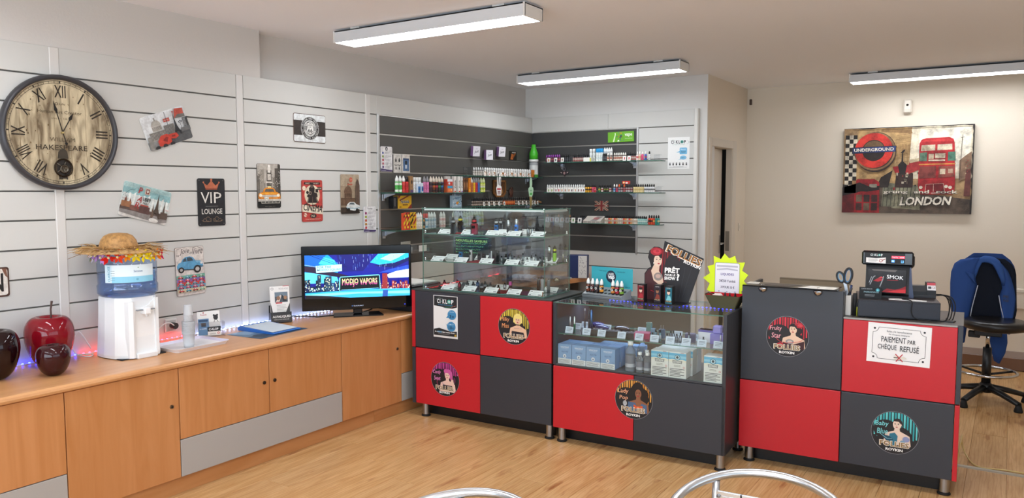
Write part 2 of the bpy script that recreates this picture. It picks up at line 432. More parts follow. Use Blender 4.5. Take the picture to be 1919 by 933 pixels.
boards(WL, 'y', [(-2.315, -.001)], range(9, 11), 'melamine', WHITE)
ins = MB().box(-.012, -.0055, -2.315, -.001, -.0055, .0055, 'brushed', '#b5b2ac').mesh('metal_insert')
for k in range(2, 9): obj('metal_insert', ins, WL, (0, 0, GZ(k)))
obj('edge_profile', MB().box(-.013, .006, -2.343, -2.317, .99, 2.213, 'brushed', '#c9cac9', b=.002), WL)
obj('edge_profile', MB().box(-.013, .005, -2.317, -.002, 2.1995, 2.209, 'brushed', '#d0d0cd', b=.002), WL)
# back wall
wb = MB()
wb.box(-.25, 1.8598, .03, .25, 0, ZC + .05, 'wall_paint', '#d6d4d0')
wb.box(0, 1.76, .0128, .03, 0, 2.35, 'wall_paint', '#77746f')  # groove shade put into this darker backing colour too
WBK = struct('wall_back', wb)
boards(WBK, 'x', [(1.199, 1.749)], range(1, 9), 'melamine', WHITE)
boards(WBK, 'x', [(.001, 1.749)], range(9, 12), 'melamine', WHITE)
for a, b in ((0.001, .874), (.876, 1.749)): obj('fascia_board', MB().box(a, b, 0, .0125, 2.2105, 2.355, 'melamine', WHITE, b=.001), WBK)
boards(WBK, 'x', [(.001, 1.177)], range(1, 9), 'melamine', '#424241', .006)
insx = MB().box(.001, 1.177, .0055, .012, -.0055, .0055, 'brushed', '#b5b2ac').mesh('metal_insert')
for k in range(2, 9): obj('metal_insert', insx, WBK, (0, 0, GZ(k)))
obj('edge_profile', MB().box(1.178, 1.199, -.006, .013, .99, 2.212, 'brushed', '#c9cac9', b=.002), WBK)
obj('edge_profile', MB().box(.002, 1.178, -.005, .013, 2.1995, 2.209, 'brushed', '#d0d0cd', b=.002), WBK)
cap = [(1.749, .03), (1.749, -.010), (1.757, -.018), (1.782, -.018), (1.79, -.010), (1.79, .03)]
obj('end_profile', MB().prism(cap, .1, 2.358, 'melamine', '#d8d6d0', 'z'), WBK)
# short return wall with the half-open door
DW = MB()
DW.box(1.80, 1.86, .26, 1.3, 2.03, ZC + .05, 'wall_paint', WARM).box(1.66, 1.8602, .032, .137, 0, ZC + .05, 'wall_paint', WARM)
DW.box(1.66, 1.86, .137, .26, 2.03, ZC + .05, 'wall_paint', WARM).box(1.80, 1.86, .80, 1.3, 0, 2.03, 'wall_paint', WARM)
struct('wall_return', DW)
fr = MB()
fr.box(1.855, 1.874, .075, .142, 0, 2.10, 'satin', '#cfc6b8', b=.003).box(1.855, 1.874, .79, .90, 0, 2.10, 'satin', '#cfc6b8', b=.003)
fr.box(1.855, 1.874, .142, .79, 2.022, 2.10, 'satin', '#cfc6b8', b=.003)
fr.box(1.70, 1.858, .13, .147, 0, 2.03, 'satin', '#c9c0b2').box(1.802, 1.858, .785, .802, 0, 2.03, 'satin', '#c9c0b2').box(1.70, 1.858, .147, .785, 2.018, 2.034, 'satin', '#c9c0b2')
D1 = thing('door_1', 'cream door standing ajar in the narrow return wall, dark room behind', 'door', (1.80, .15, 0))
D1['kind'] = 'structure'
obj('door_frame', fr, D1, (-1.80, -.15, 0))
leaf = MB().box(-.02, .02, 0, .63, .008, 2.015, 'satin', '#d3c8b8', b=.003)
lf = obj("door_leaf", leaf, D1, (.02, 0, 0), math.radians(7))
obj('door_sign', MB().box(.0205, .023, .17, .235, 1.76, 1.86, 'satin', '#4a4742', b=.001).box(.0232, .0236, .19, .215, 1.79, 1.83, 'satin', '#b9b2a6'), lf)
h = MB().box(.02, .026, .55, .585, .98, 1.16, 'brushed', '#b9b7b2', b=.002).tube([(.026, .567, 1.08), (.06, .567, 1.08), (.062, .45, 1.08)], .009, 'brushed', '#b9b7b2')
obj('door_handle', h, lf)
obj('strike_plate', MB().box(1.81, 1.85, .7835, .7855, 1.0, 1.2, 'brushed', '#8b877f'), D1, (-1.80, -.15, 0))
# dark store room behind the door
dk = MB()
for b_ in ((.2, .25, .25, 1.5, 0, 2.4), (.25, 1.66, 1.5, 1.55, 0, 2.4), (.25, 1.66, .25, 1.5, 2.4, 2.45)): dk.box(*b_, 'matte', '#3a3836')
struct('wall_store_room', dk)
# far back wall on the right, right wall, shop-front wall with its window
struct('wall_far', MB().box(1.66, 6.5, 1.27, 1.4, 0, ZC + .05, 'wall_paint', WARM))
struct('wall_right', MB().box(6.3, 6.5, -3.4, 1.3, 0, ZC + .05, 'wall_paint', WARM).box(6.3, 6.5, -9, -8.4, 0, ZC + .05, 'wall_paint', WARM).box(6.3, 6.5, -8.4, -3.4, 0, .4, 'wall_paint', WARM).box(6.3, 6.5, -8.4, -3.4, 2.5, ZC + .05, 'wall_paint', WARM))
wf = MB().box(-.25, .6, -9, -8.85, 0, ZC + .05, 'wall_paint', PLAST).box(6.0, 6.5, -9, -8.85, 0, ZC + .05, 'wall_paint', PLAST)
wf.box(.6, 6.0, -9, -8.85, 2.62, ZC + .05, 'wall_paint', PLAST).box(.6, 6.0, -9, -8.85, 0, .25, 'wall_paint', PLAST)
struct('wall_front', wf)
fw_ = MB()
for x in (.6, 2.35, 4.1, 5.94): fw_.box(x, x + .06, -8.95, -8.88, .25, 2.62, 'satin', '#5a5c60')
fw_.box(.6, 6, -8.95, -8.88, .25, .31, 'satin', '#5a5c60').box(.6, 6, -8.95, -8.88, 2.1, 2.16, 'satin', '#5a5c60').box(.6, 6, -8.95, -8.88, 2.56, 2.62, 'satin', '#5a5c60')
struct('window_1', fw_)
fw_ = MB()
for y in (-8.4, -6.76, -5.1, -3.46): fw_.box(6.36, 6.43, y, y + .06, .4, 2.5, 'satin', '#5a5c60')
fw_.box(6.36, 6.43, -8.4, -3.4, .4, .46, 'satin', '#5a5c60').box(6.36, 6.43, -8.4, -3.4, 2.44, 2.5, 'satin', '#5a5c60')
struct('added_side_window', fw_)  # unseen side window, added to let in more light
# cable duct and skirting on the far wall
struct('baseboard_far', MB().box(1.875, 6.3, 1.252, 1.272, 0, .11, 'satin', '#6f4d36', b=.004).box(1.875, 6.3, 1.258, 1.272, .11, .17, 'satin', '#a3938a'))
struct('trim_1', MB().box(3.98, 6.3, 1.225, 1.271, .56, .74, 'satin', '#d5cbbb', b=.006).box(3.98, 6.3, 1.221, 1.23, .705, .712, 'satin', '#b7ab99'))
struct('baseboard_left', MB().box(-.012, .012, -9, -6.7, 0, .08, 'satin', '#b08a60'))
# metal strip where the floor changes behind the tills
o = solo('threshold_strip', MB().prism([(-1.80, 0), (-1.79, .006), (-1.765, .006), (-1.755, 0)], 3.95, 5.6, 'brushed', '#b9b4a8', 'x'), 'flat grey metal threshold strip across the wooden floor right of the till counter', 'floor strip')
# ceiling lights
def lamp(x0, x1, y, label, bracket):
    t = thing('ceiling_light', label, 'ceiling light', ((x0 + x1) / 2, y, 2.58), 0, 'long fluorescent ceiling lights')
    L = (x1 - x0) / 2; w = .098
    mb = MB().box(-L, L, -w, -w + .006, 0, .072, 'satin', '#d6d8da').box(-L, L, w - .006, w, 0, .072, 'satin', '#d6d8da').box(-L, L, -w, w, .066, .072, 'satin', '#d6d8da')
    mb.box(-L, -L + .012, -w - .003, w + .003, -.002, .075, 'satin', '#e2dfda', b=.002).box(L - .012, L, -w - .003, w + .003, -.002, .075, 'satin', '#e2dfda', b=.002)
    obj('housing', mb, t)
    obj('diffuser', MB().box(-L + .012, L - .012, -w + .006, w - .006, .004, .012, 'diffuser', '#f3f8ff'), t)
    lv = MB()
    n = 26
    for i in range(n):
        x = -L + .03 + (2 * L - .06) * i / (n - 1); lv.box(x - .001, x + .001, -w + .006, w - .006, -.0005, .004, 'satin', '#f2f2ee')
    obj('louvre', lv, t)
    for x in (-L * .75, L * .75): obj('mounting_bracket', MB().box(x - .04, x + .04, -w * .9, w * .9, .072, ZC - 2.58 + .001, 'satin', '#cfcfcb'), t)
lamp(.425, 1.915, -3.108, 'long white ceiling light nearest the clock wall, front one with its whole length in view', 0)
lamp(.40, 1.955, -.825, 'long white ceiling light above the corner of dark shelves, further back', 0)
lamp(2.945, 4.50, .755, 'long white ceiling light above the red London canvas', 0)
lamp(2.855, 4.41, -3.108, 'ceiling light of which only the lower edge shows at the top of the picture', 0)
lamp(.42, 1.91, -5.40, 'added unseen ceiling light above the water dispenser side, behind the view', 0)  # this and the next three lamps are added out of view to even the light
lamp(2.855, 4.41, -5.40, 'added unseen ceiling light over the bistro chairs, above the view', 0)
lamp(.42, 1.91, -7.70, 'added unseen ceiling light nearest the shop window on the clock side', 0)
lamp(2.855, 4.41, -7.70, 'added unseen ceiling light nearest the shop window in the middle of the shop', 0)
# ================================================================ LEFT COUNTER
ZT = .72
prof = [(.0, .684), (.605, .684), (.616, .690), (.620, .701), (.617, .711), (.607, .7185), (.595, ZT), (.0, ZT)]
o = solo('worktop', MB().prism(prof, -6.9, -2.17, 'beech_top', axis='y', side=('beech_top', '#fff')), 'long beech worktop with a rounded front edge under the clock wall', 'worktop')
seams = [-6.27, -5.685, -5.10, -4.52, -3.93, -3.35, -2.765, -2.18]
def lock(mb, y, z, c='#5a4a3c'):
    mb.tube([(.600, y, z), (.606, y, z)], .0105, 'brushed', c, 14).tube([(.606, y, z), (.6075, y, z)], .006, 'matte', '#241d18', 10)
def cabinet(y0, y1, kind, label):
    t = thing('cabinet', label, 'cabinet', (.30, (y0 + y1) / 2, 0), 0)
    Y0, Y1 = y0 - (y0 + y1) / 2, y1 - (y0 + y1) / 2; X = -.30
    obj('carcass', MB().box(.006 + X, .578 + X, Y0 + .001, Y1 - .001, .092, .683, 'matte', '#5f3f25'), t)
    def front(name, a, b, z0, z1, m, c, lk=None):
        p = obj(name, MB().box(.580, .600, a, b, z0, z1, m, c, b=.0015), t, (X, 0, 0))
        if lk:
            mb = MB(); lock(mb, lk[0], lk[1], lk[2] if len(lk) > 2 else '#5a4a3c'); obj('lock', mb, p)
    g = .0022
    if kind == 'tall': front('door', Y0 + g, Y1 - g, .098, .681, 'beech_door', '#fff', (Y1 - .045, .487, '#8d7a62'))
    elif kind == 'pair':
        m = 0
        front('door', Y0 + g, m - g, .30, .681, 'beech_door', '#fff', (m - .038, .489)); front('door', m + g, Y1 - g, .30, .681, 'beech_door', '#fff', (m + .038, .489))
        front('drawer', Y0 + g, Y1 - g, .098, .296, 'laminate', '#aaa6a1')
    else:
        front('door', Y0 + g, Y1 - g, .30, .681, 'beech_door', '#fff', None); front('drawer', Y0 + g, Y1 - g, .098, .296, 'laminate', '#aaa6a1')
    return t
cabinet(seams[0], seams[1], 'tall', 'beech cabinet beyond the left edge of the picture')
cabinet(seams[1], seams[2], 'one', 'beech cabinet with one door over a grey drawer at the left edge, under the cherries')
cabinet(seams[2], seams[3], 'tall', 'beech cabinet with a single full-height door below the water dispenser')
cabinet(seams[3], seams[5], 'pair', 'wide beech cabinet with two locked doors over one long grey drawer')
cabinet(seams[5], seams[6], 'tall', 'beech cabinet with a full-height locked door below the television')
cabinet(seams[6], seams[7], 'one', 'narrow-looking beech cabinet half hidden behind the red and grey glass-case counter')
for a, b, l in ((-6.9, -5.0, 'beech plinth board at the far left end of the cabinets'), (-4.999, -3.02, 'long beech plinth board along the floor under the wide cabinet'), (-3.018, -2.18, 'short beech plinth board at the counter end by the steel leg')):
    solo('plinth_board', MB().box(0, .018, a, b, 0, .09, 'beech_edge', b=.001), l, 'plinth', (.548, 0, 0))
# desk that carries on behind the glass case
dk = thing('desk', 'pale wooden desk top in the back corner behind the glass case', 'desk', (.4, -1.0, 0))
pts = [(.002, -2.15), (.60, -2.15), (.66, -1.6), (.72, -.95), (.83, -.33), (.80, -.24), (.70, -.03), (.002, -.03)]
obj('desk_top', MB().prism(pts, .74, .78, 'beech_top', axis='z', side=('beech_edge', '#fff')), dk, (-.4, 1.0, 0))
obj('side_panel', MB().box(.05, .55, -2.1, -2.07, 0, .74, 'laminate', '#6a645e').box(.05, .62, -.12, -.09, 0, .74, 'laminate', '#6a645e').box(.05, .08, -2.07, -.12, .2, .74, 'laminate', '#6a645e'), dk, (-.4, 1.0, 0))

# ---------------------------------------------------------------- glazed cherries and apple
def fruit(rx, h, c, n=28):
    mb = MB(); P = [Vector((a, 0, b)) for a, b in ((.0005, .0), (.26, .0), (.50, .045), (.75, .18), (.92, .38), (1, .60), (.965, .78), (.83, .915), (.62, .985), (.42, .98), (.24, .92), (.11, .85), (.002, .82))]
    pr = [(max(p.x, .0005) * rx, max(p.z, 0) * h) for p in smooth(P, 3)]
    return mb.lathe(pr, 'ceramic', c, n, cap=False)
t = solo('ceramic_cherry', fruit(.113, .255, '#7f0d1b'), 'largest cherry, glossy bright red ceramic with a long brown stem', 'ornament', (.15, -4.935, ZT))
obj('stem', MB().tube([(0, 0, .16), (.004, .01, .23), (.012, .006, .29), (.006, .016, .33)], [.006, .005, .0045, .006], 'matte', '#4d3a33'), t)
solo('ceramic_cherry', fruit(.075, .150, '#330c11'), 'small maroon ceramic cherry with a white mark in front of the big red one', 'ornament', (.375, -5.03, ZT))
solo('ceramic_cherry', fruit(.105, .235, '#1c070a'), 'nearly black ceramic cherry cut off by the left edge', 'ornament', (.235, -5.225, ZT))

# ---------------------------------------------------------------- water dispenser with bottle, hat and garland
wd = thing('water_dispenser', 'white tabletop water dispenser with a grey tap', 'dispenser', (.24, -4.56, ZT))
def ring_pts(pts, z, k): return [(p[0] * k, p[1] * k, z) for p in pts]
pl = [(-.10, -.13), (-.02, -.137), (.06, -.125), (.112, -.085), (.125, -.06), (.125, .075), (.11, .10), (.02, .15), (-.08, .15), (-.13, .10), (-.13, -.09)]
b = MB(); zs = [(.004, 1.0), (.02, 1.01), (.12, .965), (.22, .93), (.30, .915), (.325, .90)]; n = len(pl)
vs = []
for z, k in zs: vs += ring_pts(pl, z, k)
b.add(vs, [(j * n + i, j * n + (i + 1) % n, (j + 1) * n + (i + 1) % n, (j + 1) * n + i) for j in range(len(zs) - 1) for i in range(n)] + [tuple(range((len(zs) - 1) * n, len(zs) * n))], 'plastic', '#eceded')
b.box(-.12, .115, -.12, .13, 0, .006, 'rubber', '#26262a')
obj('body', b, wd)
pan = MB().prism([(-.052, .06), (-.052, .285), (-.03, .272), (.0, .268), (.035, .278), (.068, .31), (.068, .04), (-.052, .04)], .113, .121, 'plastic', '#f2f2f1', 'x')
pan.box(.105, .150, -.05, .064, .0, .028, 'plastic', '#e8e9e9', b=.004)
obj('front_panel', pan, wd)
obj('side_cheek', MB().prism([(.100, -.088), (.126, -.082), (.140, -.064), (.136, -.052), (.112, -.052)], .006, .305, 'plastic', '#e9eaea', 'z').prism([(.112, .066), (.132, .066), (.134, .082), (.11, .098)], .006, .315, 'plastic', '#e9eaea', 'z'), wd)
obj('tap', MB().box(.118, .165, -.012, .022, .235, .27, 'plastic', '#f3f3f3', b=.004).box(.13, .15, -.045, .055, .255, .262, 'satin', '#8b8e93', b=.002).tube([(.15, .005, .24), (.152, .005, .222)], .008, 'plastic', '#d7d9dc'), wd)
B = (.235, -4.562, ZT)
bt = thing('water_bottle', 'blue translucent water bottle upside down on the white dispenser', 'bottle', (B[0], B[1], ZT + .30))
pr = [(.03, .0), (.06, .012), (.135, .030), (.149, .045), (.150, .085), (.146, .092), (.144, .098), (.146, .104), (.147, .205), (.143, .212), (.147, .220), (.147, .255), (.135, .272), (.02, .275)]
obj('shell', MB().lathe(pr, 'bottle_plastic', '#fff', 40), bt)
obj('water', MB().lathe([(r - .004, z + .002) for r, z in pr[:8]] + [(.142, .15), (.01, .151)], 'bottle_plastic', '#fff', 40), bt)
lb = MB(); n = 20; a0, a1 = math.radians(-75), math.radians(25)
v = []
for i in range(n + 1):
    a = a0 + (a1 - a0) * i / n
    for z in (.108, .14, .201): v.append((.1483 * math.cos(a), .1483 * math.sin(a), z))
for i in range(n):
    c = ('#e8f2f6', '#d5ebf4') if i > 2 else ('#a9d6e6', '#a9d6e6')
    for j in (0, 1): lb.add([v[i * 3 + j], v[i * 3 + 3 + j], v[i * 3 + 4 + j], v[i * 3 + 1 + j]], [(0, 1, 2, 3)], 'print', ('#8fd0ea', '#e4f3fa')[j] if i > 2 else '#d4ebf5')
def wrap(txt, ac, z, w, h, c, rot=0):
    cv = Cv(); cv.text(txt, 0, 0, w, h, c, .01, rot, 0, 'c'); R = .1487
    vv = [(R * math.cos(ac + p[0] / R), R * math.sin(ac + p[0] / R), z + p[2]) for p in cv.mb.v]; lb.add(vv, cv.mb.f, 'print', c)
wrap('CLAIROISE', math.radians(-66), .155, .080, .014, '#3a9bbd', 90)
for k in range(5): wrap('-----', math.radians(-58), .17 - .012 * k, .02, .002, '#7d97a5')
wrap('Semeuse', math.radians(-10), .168, .045, .011, '#1d6fa6'); wrap('o', math.radians(-12), .125, .010, .010, '#2b7fae'); wrap('o', math.radians(-10), .186, .006, .006, '#4d8c3a')
obj('label', lb, bt)
# hat
ht = thing('straw_hat', 'frayed straw hat resting on top of the water bottle', 'hat', (B[0] - .005, B[1] - .04, ZT + .575))
obj('crown', MB().lathe([(.098, .0), (.094, .025), (.086, .052), (.07, .074), (.045, .086), (.005, .090)], 'straw', '#b88a52', 26), ht)
br = MB().lathe([(.10, .004), (.16, .006), (.205, -.008), (.205, -.012), (.16, .001), (.10, -.001)], 'straw', '#c29a66', 26, cap=False)
obj('brim', br, ht)
st = MB()
for i in range(135):
    a = random.uniform(0, 2 * PI); r0 = random.uniform(.10, .17); L = random.uniform(.17, .265) + (.035 if random.random() < .2 else 0)
    da = random.gauss(0, .17); z0 = random.uniform(-.006, .02); z1 = random.uniform(-.035, .035)
    p = Vector((r0 * math.cos(a), r0 * math.sin(a), z0)); q = Vector((L * math.cos(a + da), L * math.sin(a + da), z1)); m_ = (p + q) / 2 + Vector((0, 0, .008))
    st.tube([p, m_, q], [.0022, .002, .0008], 'matte', random.choice(['#b08a58', '#97713f', '#c8a673', '#8a6a46', '#bd9660']), 4)
so = obj('straw_fringe', st, ht); so['kind'] = 'stuff'
# flower garland
ga = thing('flower_garland', 'garland of colourful cloth flowers hanging below the straw brim', 'garland', (B[0], B[1], ZT + .545))
obj('string', MB().tube([(.158 * math.cos(a), .158 * math.sin(a), .012) for a in [2 * PI * i / 30 for i in range(30)]], .002, 'matte', '#e8e4e0', 5, True), ga)
cols = {-165: '#c9a0d8', -148: '#e8622c', -132: '#f2b51d', -120: '#cfe8c4', -105: '#d9cfe9', -90: '#b58ad2', -76: '#c79be0', -60: '#d6231f', -45: '#e4411c', -31: '#ee8a1d', -16: '#f0d21e', -2: '#f4dc22', 13: '#efd020', 27: '#ef7a1c', 41: '#c31d47', 56: '#e8622c', 90: '#f0d21e', 125: '#d6231f', 160: '#c79be0'}
for a, c in cols.items():
    fm_ = MB(); a = math.radians(a)
    for k in range(6):
        b_ = 2 * PI * k / 6 + random.random() * .4; L = random.uniform(.034, .044); tw = random.uniform(-.008, .010)
        p = Vector((0, 0, 0)); q1 = Vector((tw + .004, L * .6 * math.cos(b_ - .42), L * .6 * math.sin(b_ - .42))); q2 = Vector((tw + .010, L * math.cos(b_), L * math.sin(b_))); q3 = Vector((tw + .004, L * .6 * math.cos(b_ + .42), L * .6 * math.sin(b_ + .42)))
        fm_.add([p, q1, q2, q3], [(0, 1, 2, 3)], 'cloth', c)
    fm_.sphere((.006, 0, 0), .007, 'cloth', '#f6e9b0', 8, 5)
    obj('flower', fm_, ga, (.165 * math.cos(a), .165 * math.sin(a), random.uniform(-.004, .010)), a)

# ---------------------------------------------------------------- tray, cups
tr = MB().prism(rrect(-.165, -.12, .165, .12, .02), 0, .006, 'plastic', '#efecec', 'z')
o1 = rrect(-.175, -.13, .175, .13, .025); i1 = rrect(-.160, -.115, .160, .115, .02); n = len(o1)
tr.add([(x, y, .004) for x, y in i1] + [(x, y, .020) for x, y in o1], [(i, (i + 1) % n, (i + 1) % n + n, i + n) for i in range(n)], 'plastic', '#d9d2e6')
o2 = rrect(-.178, -.133, .178, .133, .026)
tr.add([(x, y, .020) for x, y in o1] + [(x, y, .020) for x, y in o2], [(i, i + n, (i + 1) % n + n, (i + 1) % n) for i in range(n)], 'plastic', '#f1eff0')
tr.add([(x, y, .020) for x, y in o2] + [(x, y, .003) for x, y in rrect(-.166, -.121, .166, .121, .021)], [(i, i + n, (i + 1) % n + n, (i + 1) % n) for i in range(n)], 'plastic', '#ece9ea')
solo('serving_tray', tr, 'white plastic tray with a lilac rim under the cups', 'tray', (.30, -4.245, ZT), math.radians(92))
cup = MB().lathe([(.026, 0), (.0285, .02), (.034, .078), (.0365, .079), (.0365, .082), (.033, .081), (.0275, .022), (.025, .003)], 'cup_plastic', '#f2f4f6', 18).mesh('plastic_cup')
cup2 = MB().lathe([(.0265, 0), (.0255, .004), (.0215, .055), (.0205, .058), (.001, .058)], 'cup_plastic', '#f2f4f6', 18).mesh('plastic_cup')
c0 = None
for i in range(11):
    o = obj('plastic_cup', cup, None, (.352, -4.285, ZT + .0062 + .0066 * i)); tag(o, 'wide translucent plastic cup in the lower stack on the white tray', 'cup', 'wide cups nested in the lower stack')
for i in range(6):
    o = obj('plastic_cup', cup2, None, (.352, -4.285, ZT + .156 + .0064 * i)); tag(o, 'narrow translucent plastic cup upside down at the top of the stack', 'cup', 'narrow cups on top of the stack')
# ---------------------------------------------------------------- card holder by the cups
ch = thing('leaflet_holder', 'clear stand with cards about discounts beside the cups', 'leaflet stand', (.15, -4.008, ZT), math.radians(66))
obj('stand', MB().box(-.075, .085, .0, .003, 0, .09, 'acrylic').box(-.075, .085, .003, .06, 0, .003, 'acrylic').box(.083, .086, -.03, .05, 0, .09, 'acrylic'), ch)
Mt = Matrix.Rotation(math.radians(-12), 4, 'X')
cv = Cv(-.006, M=Mt); cv.rect(-.064, .004, .066, .155, '#efeeea'); cv.text('French', -.045, .13, .035, .010, '#b8353b', .01); cv.ell(-.028, .147, .004, c='#a33')
cv.poly(ell(.042, .115, .014, .016), '#2a2a2c'); cv.poly(ell(.032, .128, .006), '#2a2a2c'); cv.poly(ell(.052, .129, .006), '#2a2a2c'); cv.line([(.036, .10), (.03, .085)], .003, '#2a2a2c'); cv.line([(.048, .10), (.056, .086)], .003, '#2a2a2c')
obj('card', cv.mb, ch)
cv = Cv(-.012, M=Mt); cv.rect(-.062, .01, .0, .11, '#5f87ad'); cv.rect(-.058, .092, -.006, .104, '#2e4a6b'); cv.rect(-.045, .062, -.018, .085, '#26303c'); cv.text('LA GAMME', -.055, .045, .04, .008, '#e8eef4')
obj('card', cv.mb, ch)
cv = Cv(-.018, M=Mt); cv.rect(-.012, .006, .066, .058, '#26282b'); cv.rect(-.012, .006, .066, .03, '#e9e6e0'); cv.text('C-KLOP', -.004, .037, .055, .013, '#f5f5f5', .02); cv.text('CHOIX', .0, .012, .035, .009, '#333333'); cv.ring(.05, .018, .004, .007, '#c33', 12)
obj('card', cv.mb, ch)
# socket and cable
sk = thing('wall_socket', 'double wall socket low on the slat wall behind the dispenser', 'socket', (0, -4.17, .80), math.radians(90))
obj('plate', MB().box(-.04, .04, -.012, -.001, -.04, .04, 'plastic', '#d9d6d2', b=.004).box(-.03, .03, -.0135, -.0115, -.03, .03, 'plastic', '#bdbab6'), sk)
obj('plug', MB().tube([(.005, -.012, 0), (.005, -.05, .0)], .019, 'plastic', '#3a3535', 12), sk)
pw = [(.045, -4.17, .80), (.06, -4.21, .825), (.055, -4.25, .82), (.04, -4.33, .76), (.03, -4.42, .73), (.06, -4.50, .726)]
solo('power_cable', MB().tube(smooth(pw), .0035, 'plastic', '#e9e7e4', 6), 'white cable dropping from the wall socket behind the dispenser', 'cable')
lp = [(.10, -4.70, .76), (.06, -4.735, .85), (.05, -4.76, .83), (.055, -4.775, .78), (.07, -4.765, .74), (.10, -4.745, .727), (.13, -4.72, .726), (.11, -4.70, .731), (.075, -4.73, .731), (.085, -4.77, .736), (.12, -4.74, .741)]
solo('power_cable', MB().tube(smooth(lp), .0033, 'plastic', '#dddbd8', 6), 'cream cable looped left of the white dispenser', 'cable')
# LED strip
ls = thing('led_strip', 'string of tiny coloured lights along the foot of the slat wall', 'light strip', (.02, -4.0, ZT))
obj('tape', MB().box(-.006, .006, -1.25, 1.2, .0, .004, 'plastic', '#dfe0e4'), ls)
for nm, y0, y1, c in (('blue_lights', -5.24, -4.74, '#3038ff'), ('red_lights', -4.70, -4.06, '#ff2a3a'), ('white_lights', -4.03, -2.85, '#a9c0ff')):
    mb = MB(); y = y0
    while y < y1: mb.box(-.005, .005, y + 4 - .004, y + 4 + .004, .004, .009, 'led', c); y += .033
    obj(nm, mb, ls, label={'b': 'blue lights', 'r': 'red lights', 'w': 'cold white lights'}[nm[0]])
# folder on a leaflet
cv = Cv(0, M=Matrix.Rotation(math.radians(-90), 4, 'X')); cv.rect(-.145, -.205, .145, .205, '#33475d'); cv.rect(-.145, -.205, .03, -.06, '#5d7891'); cv.ell(.06, -.12, .05, .05, '#263545'); cv.rect(-.13, .06, .12, .19, '#27303c')
cv.poly([(-.14, -.2), (-.02, -.14), (-.05, -.02), (-.14, .0)], '#86a0b8')
solo('leaflet_sheet', cv.mb, 'dark blue printed sheet lying under the blue folder', 'leaflet', (.315, -3.70, ZT + .0006), math.radians(5))
fo = thing('ring_binder', 'bright blue folder lying on the worktop in front of the brochure stand', 'binder', (.275, -3.655, ZT + .0015), math.radians(4))
obj('cover', MB().prism([(-.16, 0), (.15, 0), (.155, .004), (.15, .008), (-.12, .026), (-.155, .026), (-.165, .013)], -.115, .115, 'satin', '#2767b8', 'y'), fo)
obj('pages', MB().prism([(-.12, .0262), (.135, .0112), (.135, .0122), (-.12, .0275)], -.105, .105, 'paper', '#c3ccd4', 'y'), fo)
# brochure stand
bs = thing('brochure_stand', 'tall card stand of leaflets leaning left of the television', 'brochure stand', (.115, -3.43, ZT), math.radians(61))
Mt = Matrix.Rotation(math.radians(-9), 4, 'X')
obj('holder', MB().box(-.068, .068, -.03, .03, 0, .07, 'satin', '#2e2c2c', T=Mt).prism([(.031, 0), (.028, .12), (.034, .12), (.06, 0)], -.068, .068, 'satin', '#2e2c2c', 'x', T=Mt), bs)
cv = Cv(-.0305, M=Mt); cv.poly([(-.062, .012), (.064, .0), (.064, .05), (-.062, .05)], '#3a3836'); cv.text('ALFALIQUID', -.058, .03, .118, .018, '#f1efe9', .02); cv.text('FABRICATION FRANCAISE', -.05, .017, .1, .007, '#c9c6c0')
obj('holder_print', cv.mb, bs)
cv = Cv(-.015, M=Mt); cv.rect(-.066, .06, .062, .245, '#ece9e4'); cv.poly([(-.064, .06), (-.064, .14), (-.05, .06)], '#3d3b3a'); cv.poly([(.03, .06), (.062, .13), (.062, .06)], '#3d3b3a')
cv.text('NOUS-VOUS', -.005, .222, .06, .012, '#8a8783'); cv.ring(-.05, .228, .006, .009, '#9a9793', 12); cv.rect(.02, .243, .062, .247, '#c23b3b')
cv.rect(-.035, .137, .05, .205, '#4d555c'); cv.rect(-.035, .175, .05, .205, '#6f7f8c'); cv.poly([(-.03, .14), (.0, .185), (.01, .185), (-.005, .14)], '#d9c7b8'); cv.poly([(.02, .14), (.008, .185), (.012, .19), (.045, .14)], '#2b3036'); cv.ell(-.012, .165, .012, .014, '#8f6a52'); cv.ell(.034, .167, .011, .013, '#a07a5d')
cv.rect(-.03, .128, .012, .136, '#c8383c'); cv.lines(-.025, .045, .115, 6, .009, .0025, '#a5a29d', .3)
obj('brochure', cv.mb, bs)

# ---------------------------------------------------------------- television
tv = thing('television', 'flat television showing a blue night city picture', 'television', (.33, -2.92, ZT), math.radians(50))
w, h, z0 = .385, .455, .045
obj('casing', MB().box(-w, w, -.018, .0, z0, z0 + h, 'black_gloss', '#0c0d10', b=.004).box(-.26, .26, 0, .045, z0 + .06, z0 + .36, 'satin', '#101114', b=.01), tv)
obj('stand_base', MB().prism([(-.175, -.07), (.175, -.07), (.16, .09), (-.16, .09)], 0, .009, 'black_gloss', '#0d0d10', 'z'), tv)
obj('stand_neck', MB().box(-.032, .032, -.004, .024, .009, z0 + .08, 'black_gloss', '#0f0f12', b=.006), tv)
cv = Cv(-.0185, 'black_gloss'); cv.rect(-w + .014, z0 + .05, w - .014, z0 + h - .012, '#050507')
cv.m = 'screen'; a0, a1, b0, b1 = -w + .022, w - .020, z0 + .092, z0 + h - .062; S_ = lambda x, y: (a0 + (a1 - a0) * x, b0 + (b1 - b0) * y)
P_ = lambda pts, c: cv.poly([S_(x, y) for x, y in pts], c)
cv.clip = [S_(0, 0), S_(1, 0), S_(1, 1), S_(0, 1)]
P_([(0, 0), (1, 0), (1, 1), (0, 1)], '#1a1f8c')
P_([(0, .55), (.30, .50), (.33, .75), (.22, 1), (0, 1)], '#1c9fe8'); P_([(0, .78), (.12, .7), (.2, 1), (0, 1)], '#1763cf'); P_([(.13, .8), (.3, .72), (.28, .88), (.18, .95)], '#45c8f5')
